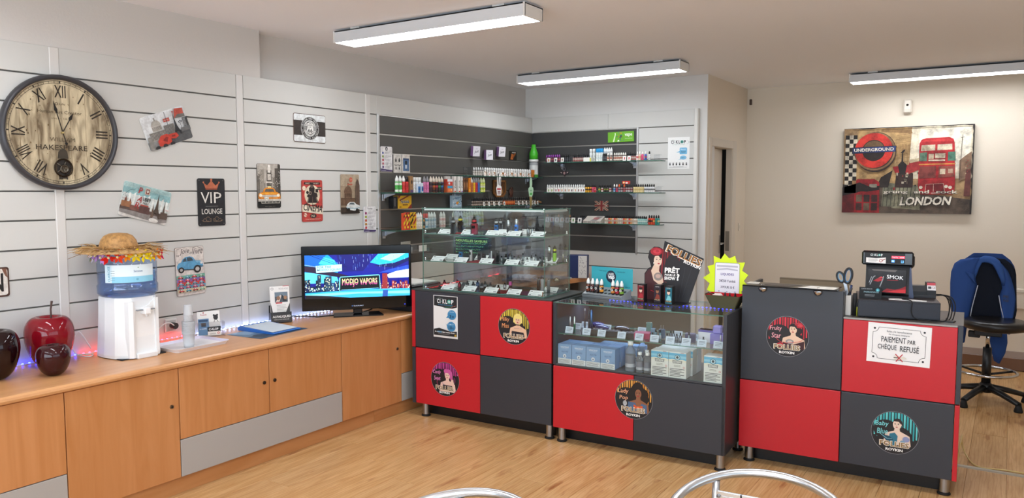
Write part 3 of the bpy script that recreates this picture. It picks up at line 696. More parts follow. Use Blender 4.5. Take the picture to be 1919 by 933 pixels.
P_([(.34, .6), (.55, .6), (.62, .8), (.60, 1), (.3, 1)], '#17186f'); P_([(.62, .8), (.74, .72), (.9, .8), (1, .9), (1, 1), (.70, 1), (.66, .9)], '#29b9f2'); P_([(.72, .88), (.82, .82), (.9, .9), (.97, 1), (.82, 1)], '#a8ecfb'); P_([(.66, .72), (.85, .66), (1, .82), (1, .9), (.86, .78), (.70, .74)], '#151a5c')
P_([(.7, .55), (.8, .62), (1, .72), (1, .55)], '#2a4fc4'); P_([(.78, .50), (.88, .58), (1, .62), (1, .42), (.8, .42)], '#d9f3fb')
P_([(0, .34), (.32, .34), (.3, .5), (.14, .58), (0, .60)], '#5fd2f4')
cv.line([S_(.05, 1), S_(.34, .72)], .003, '#0b2450'); cv.line([S_(.1, 1), S_(.4, .70)], .002, '#0b2450'); P_([(0, .76), (.1, .72), (.45, .47), (.45, .42), (.3, .48), (0, .62)], '#2b1f38'); cv.line([S_(0, .78), S_(.16, .70)], .003, '#a8c9e8')
rs = random.Random(3)
for i in range(46):
    x = rs.uniform(.3, .98); y = rs.uniform(.58, .98); L = rs.uniform(.04, .11); cv.line([S_(x, y), S_(x, y + L)], .0012, rs.choice(['#7fb7f5', '#4f7fe0', '#b9dcff']))
def sky(x0, x1, n, ymin, ymax, cc, win):
    for i in range(n):
        x = x0 + (x1 - x0) * i / n; ww = (x1 - x0) / n * rs.uniform(.75, 1.1); y = rs.uniform(ymin, ymax); P_([(x, .12), (x + ww, .12), (x + ww, y), (x, y)], rs.choice(cc))
        for k in range(7): X = x + rs.random() * ww * .8; Y = .16 + rs.random() * max(.02, y - .2); P_([(X, Y), (X + .007, Y), (X + .007, Y + .02), (X, Y + .02)], rs.choice(win))
sky(0, .33, 13, .26, .46, ['#16263f', '#233a52', '#2d4660', '#12202f'], ['#d8f2d0', '#f3f0c0', '#9ad0e0', '#ffffff']); sky(.115, .15, 1, .54, .545, ['#1e3048'], ['#cfe8d0']); sky(.19, .25, 2, .5, .52, ['#26405a'], ['#e8f0c8']); sky(.70, 1, 12, .24, .40, ['#5a1f30', '#7d2a34', '#43233f', '#8f3a3c'], ['#f0b8a0', '#f6e0d0', '#d86a58']); sky(.73, .785, 1, .54, .545, ['#8c2f35'], ['#a8403f'])
P_([(0, 0), (1, 0), (1, .17), (.6, .19), (0, .14)], '#39b4ea'); P_([(0, .04), (.5, .09), (1, .05), (1, .12), (.3, .13), (0, .10)], '#86dcf6'); P_([(.73, 0), (.78, 0), (.785, .15), (.735, .15)], '#2b55a8'); P_([(0, 0), (.42, 0), (.2, .06), (0, .09)], '#1b1a22')
P_([(.105, .60), (.345, .63), (.345, .79), (.10, .765)], '#b9ecf4'); cv.text('FOR THE', *S_(.112, .70), (a1 - a0) * .13, .017, '#123a58', .004, 1.5, .15); cv.text('MODJO SQUAD', *S_(.112, .63), (a1 - a0) * .225, .017, '#123a58', .004, 1.5, .15)
P_([(.315, .15), (.335, .18), (.70, .20), (.715, .17), (.705, .515), (.69, .53), (.33, .50), (.315, .46)], '#6fc3cc'); P_([(.322, .165), (.34, .195), (.69, .212), (.705, .185), (.698, .505), (.33, .48)], '#0d1620')
cv.text('MODJO VAPORS', *S_(.345, .25), (a1 - a0) * .335, (b1 - b0) * .19, '#d65fa0', .01); cv.text('MODJO VAPORS', *S_(.345, .30), (a1 - a0) * .335, (b1 - b0) * .15, '#dff29a', 0)
cv.clip = None
obj('screen', cv.mb, tv)
cv = Cv(-.0185, 'print'); cv.text('BLAUPUNKT', -.03, z0 + .022, .07, .008, '#c9d3e8', .02); cv.ell(-.04, z0 + .026, .004, c='#5a8ee0'); obj('maker_mark', cv.mb, tv)
obj('power_light', MB().box(.332, .338, -.0195, -.018, z0 + .02, z0 + .026, 'tiny_led', '#2f49ff'), tv)
solo('power_cable', MB().tube([(.03, -3.26, ZT + .012), (.10, -3.20, ZT + .01), (.17, -3.16, ZT + .006), (.2, -3.08, ZT + .005), (.3, -2.85, ZT + .006), (.26, -2.7, ZT + .01)], .0045, 'rubber', '#141416', 6), 'black cable lying on the worktop under the left of the television', 'cable')
# printer behind the television
pr_ = thing('printer', 'black boxy printer half hidden behind the television', 'printer', (.335, -2.42, ZT), math.radians(0))
obj('body', MB().box(-.20, .24, -.19, .17, 0, .17, 'satin', '#17181b', b=.006).box(-.19, .23, -.18, .16, .17, .19, 'satin', '#1d1e21', b=.004), pr_)
obj('paper', MB().box(-.1, .2, -.12, .15, .191, .200, 'paper', '#f1efe9'), pr_)
obj('indicator', MB().box(.2402, .242, -.12, -.112, .06, .068, 'tiny_led', '#8fae3a').box(.2402, .242, -.12, -.112, .03, .038, 'plastic', '#c9c9c9'), pr_)
# ================================================================ THINGS ON THE LEFT WALL
R90 = math.radians(90)
def wall_rot(t): return (0, math.radians(-t), R90)
# clock
ck = thing('wall_clock', 'large round antique-looking wall clock with Roman numerals and a wooden dial', 'clock', (.002, -4.765, 1.912), rot=wall_rot(0))
RX = Matrix.Rotation(PI / 2, 4, 'X')
obj('rim', MB().lathe([(.272, .0), (.298, .002), (.301, .014), (.299, .030), (.293, .040), (.285, .043), (.277, .036), (.274, .018)], 'satin', '#38373a', 56, T=RX, cap=False), ck)
obj('dial', MB().prism(ell(0, 0, .276, .276, 48), -.018, -.004, 'clock_wood', '#fff'), ck)
cv = Cv(-.0183, 'old_print')
INK, FADE = '#2b231a', '#5f533f'
cv.ring(0, 0, .2545, .2565, INK, 48); cv.ring(0, 0, .266, .268, INK, 48)
for i in range(60):
    a = math.radians(i * 6); w_ = .0022
    cv.line([(.256 * math.cos(a), .256 * math.sin(a)), (.267 * math.cos(a), .267 * math.sin(a))], .0018 if i % 5 else .007, INK); cv.h -= cv.step
cv.h += cv.step
for i, t in enumerate(['XII', 'I', 'II', 'III', 'IIII', 'V', 'VI', 'VII', 'VIII', 'IX', 'X', 'XI']):
    a = math.radians(90 - 30 * i); cv.text(t, .213 * math.cos(a), .213 * math.sin(a), {'I': .008, 'V': .034, 'X': .036, 'II': .024, 'III': .040, 'IV': .046, 'VI': .046, 'IX': .046, 'XI': .046}.get(t, .058), .064, INK, .012, math.degrees(a) - 90 + (0), anchor='c')
cv.text('WILLIAM', -.062, -.046, .128, .020, FADE); cv.text('HAKESPEARE', -.132, -.092, .262, .027, '#3f3527', .006); cv.text('Human Art Creator', -.118, .098, .225, .017, FADE); cv.text('the ~ 16', -.05, .068, .08, .010, '#7d7059'); cv.ring(-.022, .148, .005, .008, FADE, 12); cv.text('Life', -.008, .143, .03, .011, FADE)
for i in range(46):
    a = random.uniform(0, 2 * PI); r = .24 * math.sqrt(random.random()); L = random.uniform(.002, .010)
    cv.ell(r * math.cos(a), r * math.sin(a), L * .35, L * .6, random.choice(['#6b5638', '#57452c', '#7d6746']), 7); cv.h -= cv.step
cv.h += cv.step
for x in (-.205, -.12, -.035, .045, .125, .195):
    hh = math.sqrt(.245 ** 2 - x * x); cv.rect(x - .0008, -hh, x + .0008, hh, '#6d5a3c')
obj('dial_print', cv.mb, ck)
g = MB().lathe([(.047, .0), (.049, .006), (.044, .010), (.041, .006)], 'brushed', '#3a3026', 28, T=Matrix.Translation((0, -.019, -.184)) @ RX, cap=False)
g.prism([(x, y - .184) for x, y in ell(0, 0, .043, .043, 24)], -.0205, -.0195, 'satin', '#2a2521').lathe([(.022, .0), (.024, .008), (.016, .010), (.014, .004)], 'brushed', '#5d564c', 20, T=Matrix.Translation((.004, -.020, -.190)) @ RX)
for k in range(5): a = k * 1.257; g.tube([(.006 * math.cos(a), -.024, -.184 + .006 * math.sin(a)), (.04 * math.cos(a), -.024, -.184 + .04 * math.sin(a))], .003, 'brushed', '#6e675c', 5)
g.prism([(-.026, -.135), (-.021, -.10), (-.012, -.088), (0, -.084), (.012, -.088), (.021, -.10), (.026, -.135)], -.026, -.018, 'satin', '#3b342a').prism([(-.02, -.232), (.02, -.232), (.016, -.24), (-.016, -.24)], -.024, -.018, 'satin', '#2d2620')
obj('pendulum_window', g, ck)
def hand(ang, L, tail, w_):
    c, s_ = math.cos(math.radians(ang)), math.sin(math.radians(ang)); tr = lambda l, q: (l * c - q * s_, l * s_ + q * c)
    pts = [tr(-tail, 0), tr(-tail * .82, w_), tr(-tail * .7, w_ * .25), tr(L * .62, w_ * .25), tr(L * .72, w_), tr(L, 0), tr(L * .72, -w_), tr(L * .62, -w_ * .25), tr(-tail * .7, -w_ * .25), tr(-tail * .82, -w_)]
    return MB().prism(pts, -.030, -.028, 'satin', '#15120f')
obj('hour_hand', hand(61, .12, .0001, .009), ck); obj('minute_hand', hand(105, .166, .072, .008), ck, (0, -.003, 0))
obj('hand_pin', MB().tube([(0, -.018, 0), (0, -.036, 0)], .005, 'brushed', '#d8c48a', 10), ck)

def plate(w, h, r=.012, c='#e6e4de', t=.0022, rim=None):
    mb = MB().prism(rrect(-w / 2, -h / 2, w / 2, h / 2, r), -t - .0012, -.0012, 'satin', c)
    return mb, Cv(-t - .0012, mb=mb)
def sign(label, y, z, w, h, ang, draw, name='tin_sign', cat='sign', group='tin signs on the slat wall', x=.0015, c='#e6e4de', r=.012):
    mb, cv = plate(w, h, r, c); t = thing(name, label, cat, (x, y, z), rot=wall_rot(ang), group=group)
    obj('plate', MB().prism(rrect(-w / 2, -h / 2, w / 2, h / 2, r), -.0034, -.0012, 'satin', c), t)
    cv = Cv(-.0034, 'old_print'); cv.clip = rrect(-w / 2 + .001, -h / 2 + .001, w / 2 - .001, h / 2 - .001, r)
    draw(cv); obj('print', cv.mb, t); return t
def tower(cv, x, y, h, c, w=None):
    w = w or h * .38
    cv.poly([(x - w / 2, y), (x - w * .16, y + h * .38), (x - w * .045, y + h * .75), (x, y + h), (x + w * .045, y + h * .75), (x + w * .16, y + h * .38), (x + w / 2, y), (x + w * .3, y), (x + w * .12, y + h * .16), (x - w * .12, y + h * .16), (x - w * .3, y)], c)
    cv.rect(x - w * .22, y + h * .30, x + w * .22, y + h * .33, c, True); cv.rect(x - w * .36, y + h * .17, x + w * .36, y + h * .20, c, True)
def paris1(cv):
    cv.rect(-.15, -.1, .15, .1, '#d9dde0'); cv.rect(-.15, -.1, .15, -.05, '#9a9b9b'); cv.poly([(.0, -.1), (.15, -.1), (.15, -.035), (.05, -.03), (-.02, -.07)], '#55575a')
    cv.rect(-.12, -.05, .0, .0, '#b9b6b0'); cv.poly(ell(-.062, .03, .032, .034, 16, 0, 180), '#a9a69f'); cv.rect(-.094, .0, -.03, .032, '#c2beb7'); cv.rect(-.067, .06, -.058, .078, '#8f8c86')
    for i in range(9): cv.rect(-.092 + .007 * i, .004, -.089 + .007 * i, .028, '#77746f')
    for i in range(14): cv.rect(-.118 + .0085 * i, -.046, -.114 + .0085 * i, -.008, '#726f6b')
    cv.rect(-.125, -.008, .0, -.003, '#7f7c77'); cv.rect(-.02, -.05, .05, .02, '#8d8b87')
    for i in range(8): cv.rect(-.016 + .008 * i, -.045, -.012 + .008 * i, .015, '#5b5957')
    tower(cv, .06, -.055, .135, '#2c2d30'); cv.rect(.085, -.045, .15, -.02, '#6b6d6e'); cv.rect(.112, -.02, .127, .035, '#5a5b5c'); cv.rect(.131, -.02, .146, .035, '#525354')
    for k in range(5): cv.rect(.114, -.012 + .009 * k, .125, -.008 + .009 * k, '#8d8e8f', True); cv.rect(.133, -.012 + .009 * k, .144, -.008 + .009 * k, '#8d8e8f', True)
    cv.line([(.092, -.02), (.092, .012)], .0025, '#2b2b2d'); cv.line([(.083, .012), (.101, .012)], .0025, '#2b2b2d'); cv.ell(.083, .017, .004, c='#3a3a3c', n=8); cv.ell(.092, .021, .004, c='#3a3a3c', n=8); cv.ell(.101, .017, .004, c='#3a3a3c', n=8)
    cv.rect(-.012, .038, .030, .058, '#b5382e'); cv.text('METRO', -.008, .043, .034, .010, '#f0d9c8'); cv.line([(.008, .0), (.008, .095)], .003, '#3c3d3f')
    cv.poly([(.062, .045), (.13, .04), (.135, .09), (.08, .098)], '#b9503f'); cv.poly([(.062, .042), (.135, .038), (.135, .056), (.09, .062)], '#6c6a66'); cv.text('PARIS', .058, .068, .06, .020, '#a8382c', .01)
    cv.poly([(-.088, -.058), (-.06, -.03), (-.02, -.028), (.0, -.042), (.0, -.085), (-.05, -.092), (-.085, -.088)], '#c4402f'); cv.poly([(-.005, -.035), (.045, -.038), (.055, -.06), (.03, -.07), (-.002, -.062)], '#c4402f'); cv.poly([(-.055, -.06), (-.03, -.045), (-.015, -.05), (-.03, -.075)], '#8a2a20'); cv.poly([(.01, -.045), (.035, -.046), (.03, -.057), (.01, -.056)], '#8a2a20')
    for x in (-.10, -.05, .0): cv.ell(x, -.093, .016, .012, '#2c2c2e')
    cv.rect(-.145, -.1, -.12, -.02, '#8c8a86')
sign('tilted Paris tin plate with a grey dome, tower and red cars, right of the clock', -4.151, 1.977, .30, .20, 19.5, paris1)
def paris2(cv):
    cv.rect(-.15, -.1, .15, .1, '#cfd8d6'); cv.rect(-.15, .035, .15, .1, '#8fb9bd'); cv.rect(-.15, .07, .15, .1, '#a6c4c4')
    for i in range(10): x = -.14 + .029 * i; cv.poly([(x, -.04), (x + .012, -.04), (x + .016, .03 + .01 * (i % 3)), (x + .004, .04)], '#e4e9e6')
    cv.rect(-.15, -.062, .15, -.04, '#5b4a44'); cv.rect(-.15, -.1, .15, -.06, '#8b8582'); cv.poly([(-.15, -.08), (.1, -.1), (.15, -.085), (.15, -.1), (-.15, -.1)], '#d3cfca')
    cv.rect(-.145, -.045, -.085, -.012, '#9a6a4a'); cv.poly([(-.13, -.012), (-.122, .018), (-.114, -.012)], '#7d4a38'); cv.poly([(-.10, -.012), (-.094, .012), (-.088, -.012)], '#7d4a38'); cv.rect(-.09, -.055, -.035, -.028, '#7d5348'); cv.rect(-.035, -.062, .03, -.02, '#5a3f3b'); cv.rect(-.03, -.02, .02, -.012, '#a3483c')
    tower(cv, .072, -.075, .155, '#54463c', .062); cv.poly([(.108, -.07), (.118, .04), (.128, -.07)], '#5d4d41'); cv.rect(.10, -.07, .145, -.03, '#5a4a40'); cv.poly([(.04, -.07), (.05, .01), (.058, -.07)], '#6a574a')
    cv.ell(.065, -.088, .03, .012, '#d9d6d1'); cv.rect(.125, -.02, .15, -.006, '#e8e6e2'); cv.text('PARIS', .127, -.018, .02, .008, '#a33a30')
    cv.text('P', -.058, .048, .022, .036, '#b23a3a', .02, -8); cv.text('A', -.058, .004, .03, .034, '#b23a3a', .01, -20); cv.text('R', -.066, -.036, .03, .034, '#b23a3a', .01, -14)
    cv.rect(-.018, .05, .012, .086, '#d8b7a8'); cv.rect(-.013, .055, .007, .081, '#7f3730'); cv.ell(-.003, .068, .006, .008, '#e3d8cc')
    cv.text('1889', -.022, .008, .047, .024, '#222222', .02); cv.text('PARIS', -.02, -.010, .036, .012, '#222222', .02); cv.text('8 OCT', -.146, .012, .034, .010, '#77858a'); cv.text('9 FRANCS', -.146, -.004, .036, .009, '#8a4a44')
    for k in range(4): cv.line([(-.1, .093 - .007 * k), (.13, .085 - .007 * k)], .0012, '#6f9294')
    cv.line([(-.14, .02), (-.11, .055), (-.08, .06)], .002, '#56777a')
sign('tilted blue Paris postcard plate marked 1889, below the first Paris plate', -4.302, 1.535, .30, .20, -14, paris2)
def vip(cv):
    cv.rect(-.1, -.15, .1, .15, '#232427'); cv.ring(0, 0, .0001, .0002, '#232427', 3)
    for a in (-1, 1):
        for b in (-1, 1): cv.ell(a * .086, b * .136, .004, c='#5c5d60', n=10)
    CR = '#b5674a'
    cv.poly([(-.042, .085), (.042, .085), (.056, .122), (.03, .105), (.0, .135), (-.03, .105), (-.056, .122)], CR); cv.rect(-.042, .078, .042, .088, '#8f4a35'); cv.ell(-.056, .124, .006, c=CR, n=10); cv.ell(.056, .124, .006, c=CR, n=10); cv.ell(0, .136, .007, c=CR, n=10); cv.rect(-.003, .138, .003, .149, CR); cv.rect(-.008, .141, .008, .145, CR)
    cv.text('V', -.078, -.006, .062, .068, '#e4e2dc'); cv.text('I', -.010, -.006, .010, .068, '#e4e2dc'); cv.text('P', .016, -.006, .054, .068, '#e4e2dc'); cv.rect(-.045, -.0265, .045, -.024, '#8d8c88'); cv.text('LOUNGE', -.074, -.074, .148, .033, '#e4e2dc', .006)
    G = '#8d7763'
    for s_ in (-1, 1):
        cv.ring(s_ * .032, -.105, .012, .0145, G, 16, 1, 20, 300); cv.ring(s_ * .054, -.112, .009, .011, G, 14, 1, -80, 220); cv.line([(s_ * .006, -.118), (s_ * .03, -.122), (s_ * .062, -.120), (s_ * .076, -.112)], .0028, G); cv.ring(s_ * .012, -.108, .005, .007, G, 10)
    cv.ring(0, 0, .0001, .0002, '#232427', 3)
sign('black VIP LOUNGE plate with a copper crown', -3.861, 1.536, .197, .297, 0, vip, c='#232427')
def minicar(cv, x, y, s, c, up=True):
    cv.poly([(x - .5 * s, y), (x - .5 * s, y + .16 * s), (x - .34 * s, y + .22 * s), (x - .2 * s, y + .40 * s), (x + .08 * s, y + .40 * s), (x + .22 * s, y + .22 * s), (x + .46 * s, y + .16 * s), (x + .5 * s, y)], c)
    for q in (-.3, .3): cv.ell(x + q * s, y + .01 * s, .10 * s, c='#26262a', n=10)
    cv.poly([(x - .2 * s, y + .22 * s), (x - .14 * s, y + .34 * s), (x + .04 * s, y + .34 * s), (x + .12 * s, y + .22 * s)], '#dfe6ea')
def joie(cv):
    cv.rect(-.1, -.15, .1, .15, '#d9d2cc'); cv.ring(0, 0, .0001, .0002, '#fff', 3)
    cv.text('la', -.09, .092, .018, .014, '#3c3238', 0, 8, .3); cv.text('Joie', -.068, .098, .062, .038, '#3c3238', 0, 5, .35); cv.text('de', .0, .105, .018, .013, '#3c3238', 0, 5, .3); cv.text('Vivre', .012, .094, .076, .040, '#3c3238', 0, 5, .35)
    cv.line([(-.09, .135), (-.06, .143), (-.04, .13)], .002, '#3c3238'); cv.line([(.02, .14), (.05, .146), (.09, .13)], .002, '#3c3238')
    CB = '#5f9fc6'
    cv.poly([(-.088, .018), (-.09, .035), (-.078, .052), (-.06, .058), (-.05, .075), (-.03, .088), (.0, .09), (.022, .082), (.038, .062), (.07, .058), (.088, .046), (.09, .02), (.07, .012), (-.06, .008)], CB)
    cv.poly([(-.05, .06), (-.042, .076), (-.026, .083), (-.022, .06)], '#42505c'); cv.poly([(-.018, .06), (-.02, .084), (.0, .085), (.012, .08), (.024, .062)], '#42505c'); cv.line([(-.02, .012), (-.02, .086)], .0018, '#3f7396'); cv.poly([(.036, .06), (.07, .056), (.085, .046), (.05, .046)], '#7fb8d8'); cv.ell(.078, .044, .009, .008, '#d8dee0')
    cv.line([(-.08, .012), (.06, .004)], .005, '#33312f'); cv.ell(-.062, .010, .020, .018, '#2e2c2c'); cv.ell(-.062, .010, .010, .009, '#b5b2ae'); cv.ell(.048, .008, .026, .024, '#2e2c2c'); cv.ell(.048, .008, .014, .013, '#b5b2ae'); cv.line([(.06, .026), (.092, .02)], .004, '#3a3836')
    rows = [('#6fae9a', '#c9434a'), ('#7d66a8', '#cf4a4c'), ('#c9433f', '#6f9fb5'), ('#5f9db8', '#c0476a'), ('#cbbf9a', '#c04648')]
    for i, (bg, c1) in enumerate(rows):
        y = -.045 - .0205 * i; cv.rect(-.1, y, .1, y + .021, bg)
        for k in range(4): minicar(cv, -.07 + .047 * k, y + .004, .038, [c1, '#5c9ab0', '#d2545a', '#8fb59a'][(k + i) % 4] if k % 2 else c1); cv.h -= cv.step * 3
        cv.h += cv.step * 3
sign('tin plate of a pale blue little car above rows of small cars', -4.026, 1.117, .196, .298, 1.5, joie, c='#5a4438')
def nplate(cv):
    cv.rect(-.2, -.08, .2, .08, '#4a3026'); cv.poly(rrect(-.170, -.066, .170, .066, .012), '#dcd6cf'); cv.poly([(.166, .066), (.17, .02), (.16, .03), (.145, .066)], '#7a5240'); cv.text('N', .098, -.048, .052, .092, '#1f1d1c', .03)
sign('white and rust plate ending in a black N at the left edge of the picture', -5.222, 1.153, .355, .148, 0, nplate, c='#4a3026')
def r66(cv):
    cv.rect(-.15, -.1, .15, .1, '#55433a'); cv.poly(rrect(-.146, -.096, .146, .096, .01), '#dde2e4'); cv.rect(-.147, -.052, .147, .052, '#37322f')
    cv.poly(ell(0, 0, .083, .083, 36), '#c9cccb'); cv.poly(ell(0, 0, .079, .079, 36), '#262423'); cv.poly(ell(0, 0, .058, .058, 32), '#c4c7c6'); cv.poly(ell(0, 0, .055, .055, 32), '#d9dbda')
    cv.arc_text('ARIZONA NEW MEXICO', 0, 0, .0685, .012, '#d9dbda', 90, 165, .02); cv.arc_text('CALIFORNIA ILLINOIS', 0, 0, .0685, .012, '#d9dbda', -90, 165, .02, True); cv.arc_text('OKLAHOMA TEXAS', 0, 0, .047, .009, '#55524f', 90, 140); cv.arc_text('KANSAS MISSOURI', 0, 0, .047, .009, '#55524f', -90, 140, 0, True)
    for k in range(4):
        y = .012 - .0075 * k; L = .082 - .007 * k; cv.rect(-L, y - .0028, L, y + .0028, '#3b3836'); cv.rect(-L + .003, y - .0015, L - .003, y + .0015, '#9fa1a0')
    sh = [(-.018, .040), (0, .034), (.018, .040), (.030, .032), (.026, .018), (.032, -.010), (.022, -.032), (0, -.042), (-.022, -.032), (-.032, -.010), (-.026, .018), (-.030, .032)]
    cv.poly([(x * 1.1, y * 1.1) for x, y in sh], '#2e2b2a'); cv.poly(sh, '#e6e7e4'); cv.text('ROUTE', -.021, .017, .042, .010, '#2a2827', .01); cv.text('US', -.008, .003, .016, .009, '#2a2827', .01); cv.text('66', -.021, -.030, .042, .029, '#2a2827', .02)
sign('white and black ROUTE 66 badge plate, highest of the tin signs', -3.039, 2.05, .296, .20, 0, r66, c='#6d4a38')
def taxi(cv):
    cv.rect(-.1, -.15, .1, .15, '#b3ada4'); rr = random.Random(5)
    for x0, x1, y1, c in ((-.1, -.06, .08, '#6f6a63'), (-.062, -.03, .02, '#8d877e'), (-.075, -.04, .11, '#9a948a'), (.03, .065, .06, '#7d776e'), (.05, .1, .12, '#57524c'), (.075, .1, .15, '#47433e')): cv.rect(x0, -.05, x1, y1, c)
    cv.rect(-.018, -.02, .022, .105, '#5b564f'); cv.rect(-.026, .02, .03, .03, '#d9d4cb'); cv.rect(-.010, .09, .014, .125, '#e6e2da'); cv.ell(.002, .133, .010, c='#f1eee8', n=12); cv.rect(-.012, .04, .016, .08, '#cfc9c0')
    for i in range(60):
        x = rr.uniform(-.098, .095); y = rr.uniform(-.03, .1)
        if -.05 < x < -.02 or .024 < x < .03: continue
        cv.rect(x, y, x + .004, y + .006, rr.choice(['#3d3935', '#d9d4cb', '#c2bcb2'])); cv.h -= cv.step
    cv.h += cv.step; cv.rect(-.1, -.15, .1, -.085, '#1e1d1c'); cv.rect(-.1, -.088, .1, -.05, '#5a554e')
    Y = '#e08a1e'
    cv.poly([(-.055, -.045), (-.045, -.022), (-.03, -.012), (.03, -.012), (.045, -.022), (.06, -.045)], Y); cv.poly([(-.04, -.04), (-.03, -.02), (.032, -.02), (.044, -.04)], '#5d5a54'); cv.rect(-.014, -.012, .016, -.003, '#efe3a0'); cv.poly([(-.088, -.052), (-.06, -.042), (.065, -.042), (.09, -.052), (.094, -.078), (.09, -.09), (-.088, -.09), (-.092, -.075)], Y)
    cv.poly([(-.05, -.046), (.055, -.046), (.07, -.054), (-.065, -.054)], '#f5b23d'); cv.rect(-.062, -.076, .064, -.06, '#cfc8bc'); cv.rect(-.062, -.069, .064, -.067, '#7a746a')
    for s_ in (-1, 1): cv.ell(s_ * .074, -.064, .012, .011, '#f3ead2'); cv.ell(s_ * .078, -.08, .007, c='#c46a12', n=10); cv.rect(s_ * .078 - .012, -.125, s_ * .078 + .012, -.1, '#131312')
    cv.rect(-.094, -.104, .096, -.088, '#d8d4cc'); cv.rect(-.094, -.098, .096, -.096, '#8a857c'); cv.rect(-.045, -.092, -.008, -.076, '#efece4'); cv.text('2W97', -.042, -.088, .03, .008, '#333333')
    for k in range(6): cv.rect(-.07 + .03 * k, -.118, -.066 + .03 * k, -.09, '#b5b0a6', True)
    cv.rect(-.07, -.118, .085, -.113, '#b5b0a6'); cv.text('NEW YORK CITY', -.04, -.142, .085, .006, '#8a8680')
sign('sepia city street plate with an orange taxi', -3.412, 1.64, .196, .298, 0, taxi, c='#4c4440')
def cinema(cv):
    RD = '#c0453e'
    cv.rect(-.1, -.15, .1, .15, RD); cv.ring(0, 0, .0001, .0002, RD, 3); cv.line([(-.092, -.142), (.092, -.142), (.092, .142), (-.092, .142), (-.092, -.142)], .002, '#8f2f2b')
    cv.ell(0, .042, .072, .072, '#dfd2b8', 30); cv.poly([(-.072, .134), (.072, .134), (.078, .118), (.072, .116), (-.072, .116), (-.078, .118)], '#2d2523'); cv.text('FINEST OF THE BEST', -.062, .120, .124, .009, '#e8dcc4')
    cv.poly(ell(-.076, .09, .016), '#e8dcc4'); cv.text('TOP', -.086, .087, .02, .006, RD); cv.rect(.05, .078, .09, .1, '#2d2523'); cv.text('MOVIE', .053, .083, .034, .011, '#e8dcc4')
    BK = '#2a2422'
    cv.poly([(-.045, -.015), (-.030, .02), (-.05, .03), (-.045, .045), (-.028, .05), (-.03, .09), (-.01, .11), (.012, .108), (.024, .09), (.02, .06), (.045, .055), (.05, .03), (.032, .02), (.05, -.015)], BK)
    cv.poly(ell(-.004, .108, .014, .016), '#6b5a52'); cv.rect(-.018, .115, .010, .128, BK); cv.rect(.03, .06, .055, .085, BK); cv.ell(-.045, .06, .012, c=BK); cv.ell(-.02, .055, .013, .013, '#8d7b6e'); cv.ell(-.02, .055, .007, .007, BK); cv.line([(-.03, .03), (-.055, -.02)], .006, '#5a4a44'); cv.line([(.03, .03), (.06, -.02)], .006, '#5a4a44'); cv.line([(.0, .03), (.0, -.02)], .006, '#5a4a44')
    cv.poly([(-.1, -.025), (.1, -.055), (.1, -.1), (-.1, -.075)], '#e6dcc6'); cv.text('CINEMA', -.09, -.066, .178, .05, BK, .03, -6, .12); cv.poly(ell(.005, -.108, .03, .016), BK); cv.text('N1', -.012, -.117, .03, .017, '#d8cbb2', .02); cv.ell(-.07, -.1, .014, c='#e6dcc6'); cv.ell(-.064, -.103, .005, c=RD); cv.ell(-.076, -.097, .005, c=RD)
    cv.text('* LIVE ACTION FOOD *', -.07, -.135, .14, .007, '#f0e2c8')
sign('red CINEMA poster plate with a black old-time camera figure', -3.03, 1.535, .197, .298, 0, cinema, c='#7d3a34')
def capitol(cv):
    cv.rect(-.1, -.15, .1, .15, '#a08d76'); cv.rect(-.1, .06, .1, .15, '#b3a28b'); cv.rect(-.1, -.15, .1, -.1, '#3f342b')
    for k in range(7): cv.line([(-.09, .14 - .011 * k), (-.005 - .01 * (k % 3), .142 - .011 * k)], .0012, '#84725d')
    D = '#6d5341'
    cv.poly(ell(-.022, .01, .042, .05, 18, 0, 180), D); cv.rect(-.06, -.03, .018, .012, '#7d614c'); cv.rect(-.028, .055, -.016, .085, D); cv.rect(-.1, -.085, .05, -.03, '#5f4737'); cv.poly([(-.05, -.03), (-.02, -.012), (.015, -.03)], '#8a6d56')
    for k in range(8): cv.rect(-.056 + .0095 * k, -.028, -.051 + .0095 * k, .006, '#4c382b')
    for k in range(11): cv.rect(-.094 + .0128 * k, -.082, -.088 + .0128 * k, -.038, '#82654f')
    cv.poly([(.052, -.1), (.052, .02), (.06, .09), (.072, .12), (.085, .1), (.1, .06), (.1, -.1)], '#57443a'); cv.rect(.064, -.08, .068, .08, '#75604f'); cv.rect(.08, -.08, .084, .07, '#75604f')
    cv.poly(ell(.005, .108, .017, .019), '#c0604c'); cv.rect(-.03, .068, .02, .078, '#b9654f'); cv.text('CUBA', -.006, .104, .024, .008, '#e0c4ae')
    cv.poly([(-.05, -.098), (-.035, -.075), (-.01, -.06), (.035, -.06), (.06, -.078), (.095, -.088), (.098, -.112), (.04, -.128), (-.02, -.118)], '#dfe3e2'); cv.poly([(-.02, -.078), (-.004, -.066), (.03, -.066), (.044, -.08)], '#55656c'); cv.poly([(-.045, -.1), (.05, -.106), (.097, -.1), (.097, -.106), (.05, -.113), (-.04, -.108)], '#8fb0bf'); cv.ell(-.022, -.118, .014, .013, '#1f1b19'); cv.ell(.066, -.122, .014, .012, '#1f1b19'); cv.poly([(-.1, -.14), (.0, -.13), (.1, -.135), (.1, -.15), (-.1, -.15)], '#2c241e')
sign('brown Havana plate with a domed building and a white old car', -2.652, 1.582, .196, .298, 0, capitol, c='#8d7b68')
